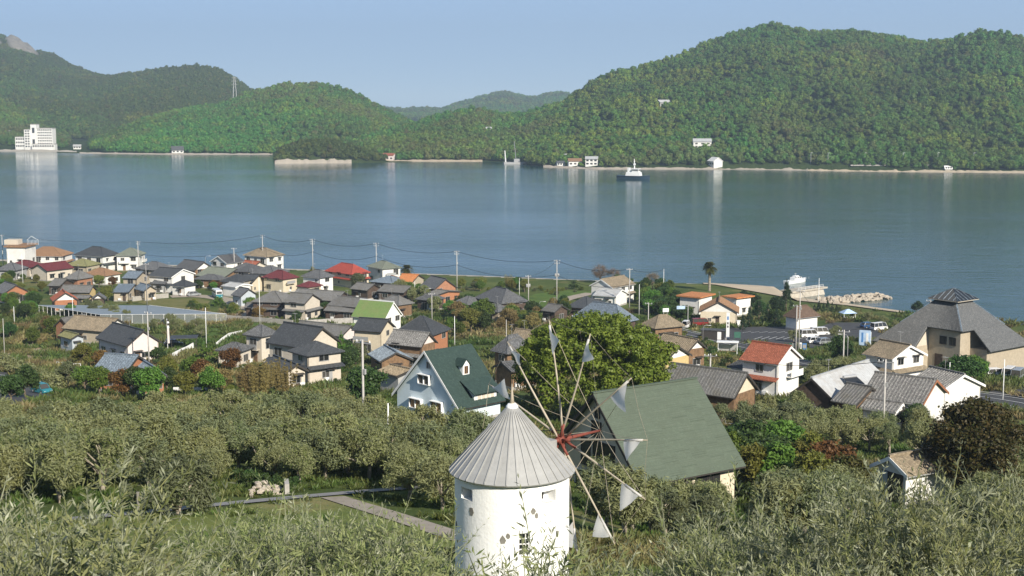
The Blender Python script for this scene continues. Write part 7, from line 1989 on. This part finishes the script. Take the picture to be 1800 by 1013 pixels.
for px_, mt_, w_, h_, lb in [(1396, 'dfr', 1.1, 1.9, 'black vending machine at the foot of the pole pair'), (1414, 'blue', .9, 1.5, 'blue vending machine right of the pole pair'), (1406, 'white', .8, 1.7, 'white vending machine between the poles'), (1390, 'gboard', .7, 1.5, 'green sign box left of the pole pair')]:
    boxthing('vending_machine', px_, 616, -.2, [('body', (0, 0, h_ / 2), (w_, .7, h_), mt_), ('front_panel', (0, -.37, h_ * .62), (w_ * .8, .04, h_ * .5), 'alu')], lb, 'vending machine')
boxthing('traffic_cone', 1410, 618, 0, [('base', (0, 0, .03), (.4, .4, .06), 'orange'), ('cone', (0, 0, .35), (.2, .2, .6), 'orange')], 'orange marker post at the pole pair', 'cone')
boxthing('banner_board', 1520, 608, -.35, [('panel', (0, 0, 1.8), (2.5, .3, 3.4), 'banner'), ('stripe', (.5, -.17, 1.6), (.5, .04, 2.6), 'white'), ('stripe', (-.55, -.17, 1.9), (.4, .04, 2.2), 'blue'), ('post', (-1.3, 0, 1.5), (.12, .12, 3.4), 'white'), ('post', (1.3, 0, 1.5), (.12, .12, 3.4), 'white')], 'tall blue and white banner board left of the tiled pyramid roof', 'banner')
boxthing('box_shed', 1767, 650, .2, [('body', (0, 0, 1.2), (2.4, 2.2, 2.4), 'white'), ('roof', (0, 0, 2.46), (2.6, 2.4, .1), 'met'), ('door', (-.3, -1.12, 1.0), (.9, .06, 1.9), 'alu')], 'small white box shed on the forecourt at the right', 'shed')
boxthing('white_box', 1298, 575, 0, [('body', (0, 0, .9), (.8, .6, 1.4), 'white'), ('cap', (0, 0, 1.65), (1.1, .8, .12), 'white')], 'white stone marker in front of the car park shrubs', 'marker')
boxthing('guard_rail', 335, 693, -.05, [('beam', (0, 0, .8), (5.2, .08, .45), 'white'), ('post', (-2.3, .1, .3), (.12, .12, 1.1), 'white'), ('post', (0, .1, .3), (.12, .12, 1.1), 'white'), ('post', (2.3, .1, .3), (.12, .12, 1.1), 'white')], 'white guard rail on the lane above the orchard', 'guard rail')
boxthing('wooden_post', 244, 912, .2, [('shaft', (0, 0, .7), (.14, .14, 1.7), 'stone'), ('cap', (0, 0, 1.57), (.17, .17, .05), 'stone')], 'grey wooden post on the lawn left of the dark round tree', 'post')
boxthing('carport', 324, 612, .15, [('roof', (0, 0, 2.5), (6.0, 4.2, .12), 'blk'), ('post', (-2.6, 1.5, 1.1), (.1, .1, 2.8), 'dfr'), ('post', (2.6, 1.5, 1.1), (.1, .1, 2.8), 'dfr'), ('post', (-2.6, -1.5, 1.1), (.1, .1, 2.8), 'dfr'), ('post', (2.6, -1.5, 1.1), (.1, .1, 2.8), 'dfr')], 'carport with thin black roof beside the pink house', 'carport')
boxthing('beach_pavilion', 1490, 563, .2, [('post', (-1.6, -1.2, .9), (.1, .1, 2.2), 'white'), ('post', (1.6, -1.2, .9), (.1, .1, 2.2), 'white'), ('post', (-1.6, 1.2, .9), (.1, .1, 2.2), 'white'), ('post', (1.6, 1.2, .9), (.1, .1, 2.2), 'white'), ('counter', (0, -.6, .5), (2.6, .5, 1.0), 'white')], 'little white pavilion with blue and white tent roof behind the beach', 'pavilion')
o = [q for q in bpy.data.objects if q.name.startswith('beach_pavilion')][0]
mb = MB(); mb.loft([[(-2, -1.6, 2.0), (2, -1.6, 2.0), (2, 1.6, 2.0), (-2, 1.6, 2.0)], [(-.3, -.1, 3.0), (.3, -.1, 3.0), (.3, .1, 3.0), (-.3, .1, 3.0)]]); obj('tent_roof', mb, 'banner', o)
# carp streamer pole
p = onh(*pix('A', (1180, 905))); root = empty('streamer_pole', (p.x, p.y, float(ground(p.x, p.y)))); tag(root, 'pole with hanging black and white carp streamer beside the pink house', 'streamer')
Hs = 7.0; mb = MB(); mb.tube([(0, 0, -.3), (0, 0, Hs)], .06, 6); obj('shaft', mb, 'white', root)
for k, (mt_, z0, z1, w0, w1) in enumerate([('dfr', 6.4, 6.75, .28, .28), ('white', 6.0, 6.4, .28, .28), ('dfr', 5.5, 6.0, .28, .3), ('white', 4.9, 5.5, .3, .34), ('pink', 1.6, 4.9, .34, .42)]):
    mb = MB(); mb.loft([[(.08, -w1 / 2, z0), (.42, -w1 / 3, z0), (.46, w1 / 2, z0), (.1, w1 / 3, z0)], [(.06, -w0 / 2, z1 - .01), (.36, -w0 / 3, z1 - .01), (.38, w0 / 2, z1 - .01), (.08, w0 / 3, z1 - .01)]]); obj('streamer', mb, mt_, root)
# rubble bank by the path
a, b = onh(*pix('L', (1290, 600))), onh(*pix('L', (1478, 583)))
root = empty('rubble_bank', (a.x, a.y, float(ground(a.x, a.y)))); tag(root, 'bank of pale broken rocks beside the park path', 'rock bank'); rr = random.Random(8)
for k in range(30):
    bm = bmesh.new(); bmesh.ops.create_icosphere(bm, subdivisions=1, radius=1)
    for v in bm.verts: v.co *= rr.uniform(.7, 1.2)
    me = bpy.data.meshes.new('rock'); bm.to_mesh(me); bm.free(); me.materials.append(MT('rock'))
    t, u = rr.random(), rr.random(); p = a.lerp(b, t) + Vector((-.1, 1, 0)) * (u * 2.4); s = rr.uniform(.12, .26)
    obj('rock', me, None, root, Matrix.Translation((p.x - a.x, p.y - a.y, float(ground(p.x, p.y)) - root.location.z + .75 * u * min(1, 4 * t, 5 * (1 - t)))) @ Matrix.Diagonal((s * 1.3, s, s * .75, 1)) @ Matrix.Rotation(rr.uniform(0, 6), 4, 'Z'))
mb = MB(); mb.box(((b - a).x + .3, (b - a).y + .9, .0), (.3, 1.4, .7), .2); obj('end_stone', mb, 'conc', root)
# solar water heater on the right-hand tiled roof
p = onh(*pix('G', (600, 790)), 4.6); root = empty('solar_heater', p, .5); tag(root, 'solar water heater on legs on a grey tiled roof at the right', 'solar heater')
mb = MB(); mb.slab([(-1.1, -.9, .2), (1.1, -.9, .2), (1.1, .7, .9), (-1.1, .7, .9)], .1); obj('collector', mb, 'glass', root); mb = MB(); mb.tube([(-1.1, .75, 1.05), (1.1, .75, 1.05)], .22, 10); obj('tank', mb, 'alu', root)
for sx in (-1, 1):
    for sy in (-.8, .6): mb = MB(); mb.tube([(sx, sy, -.8), (sx, sy, .3 if sy < 0 else .85)], .04, 4); obj('leg', mb, 'alu', root)
# buoys and gulls are below a pixel and left out
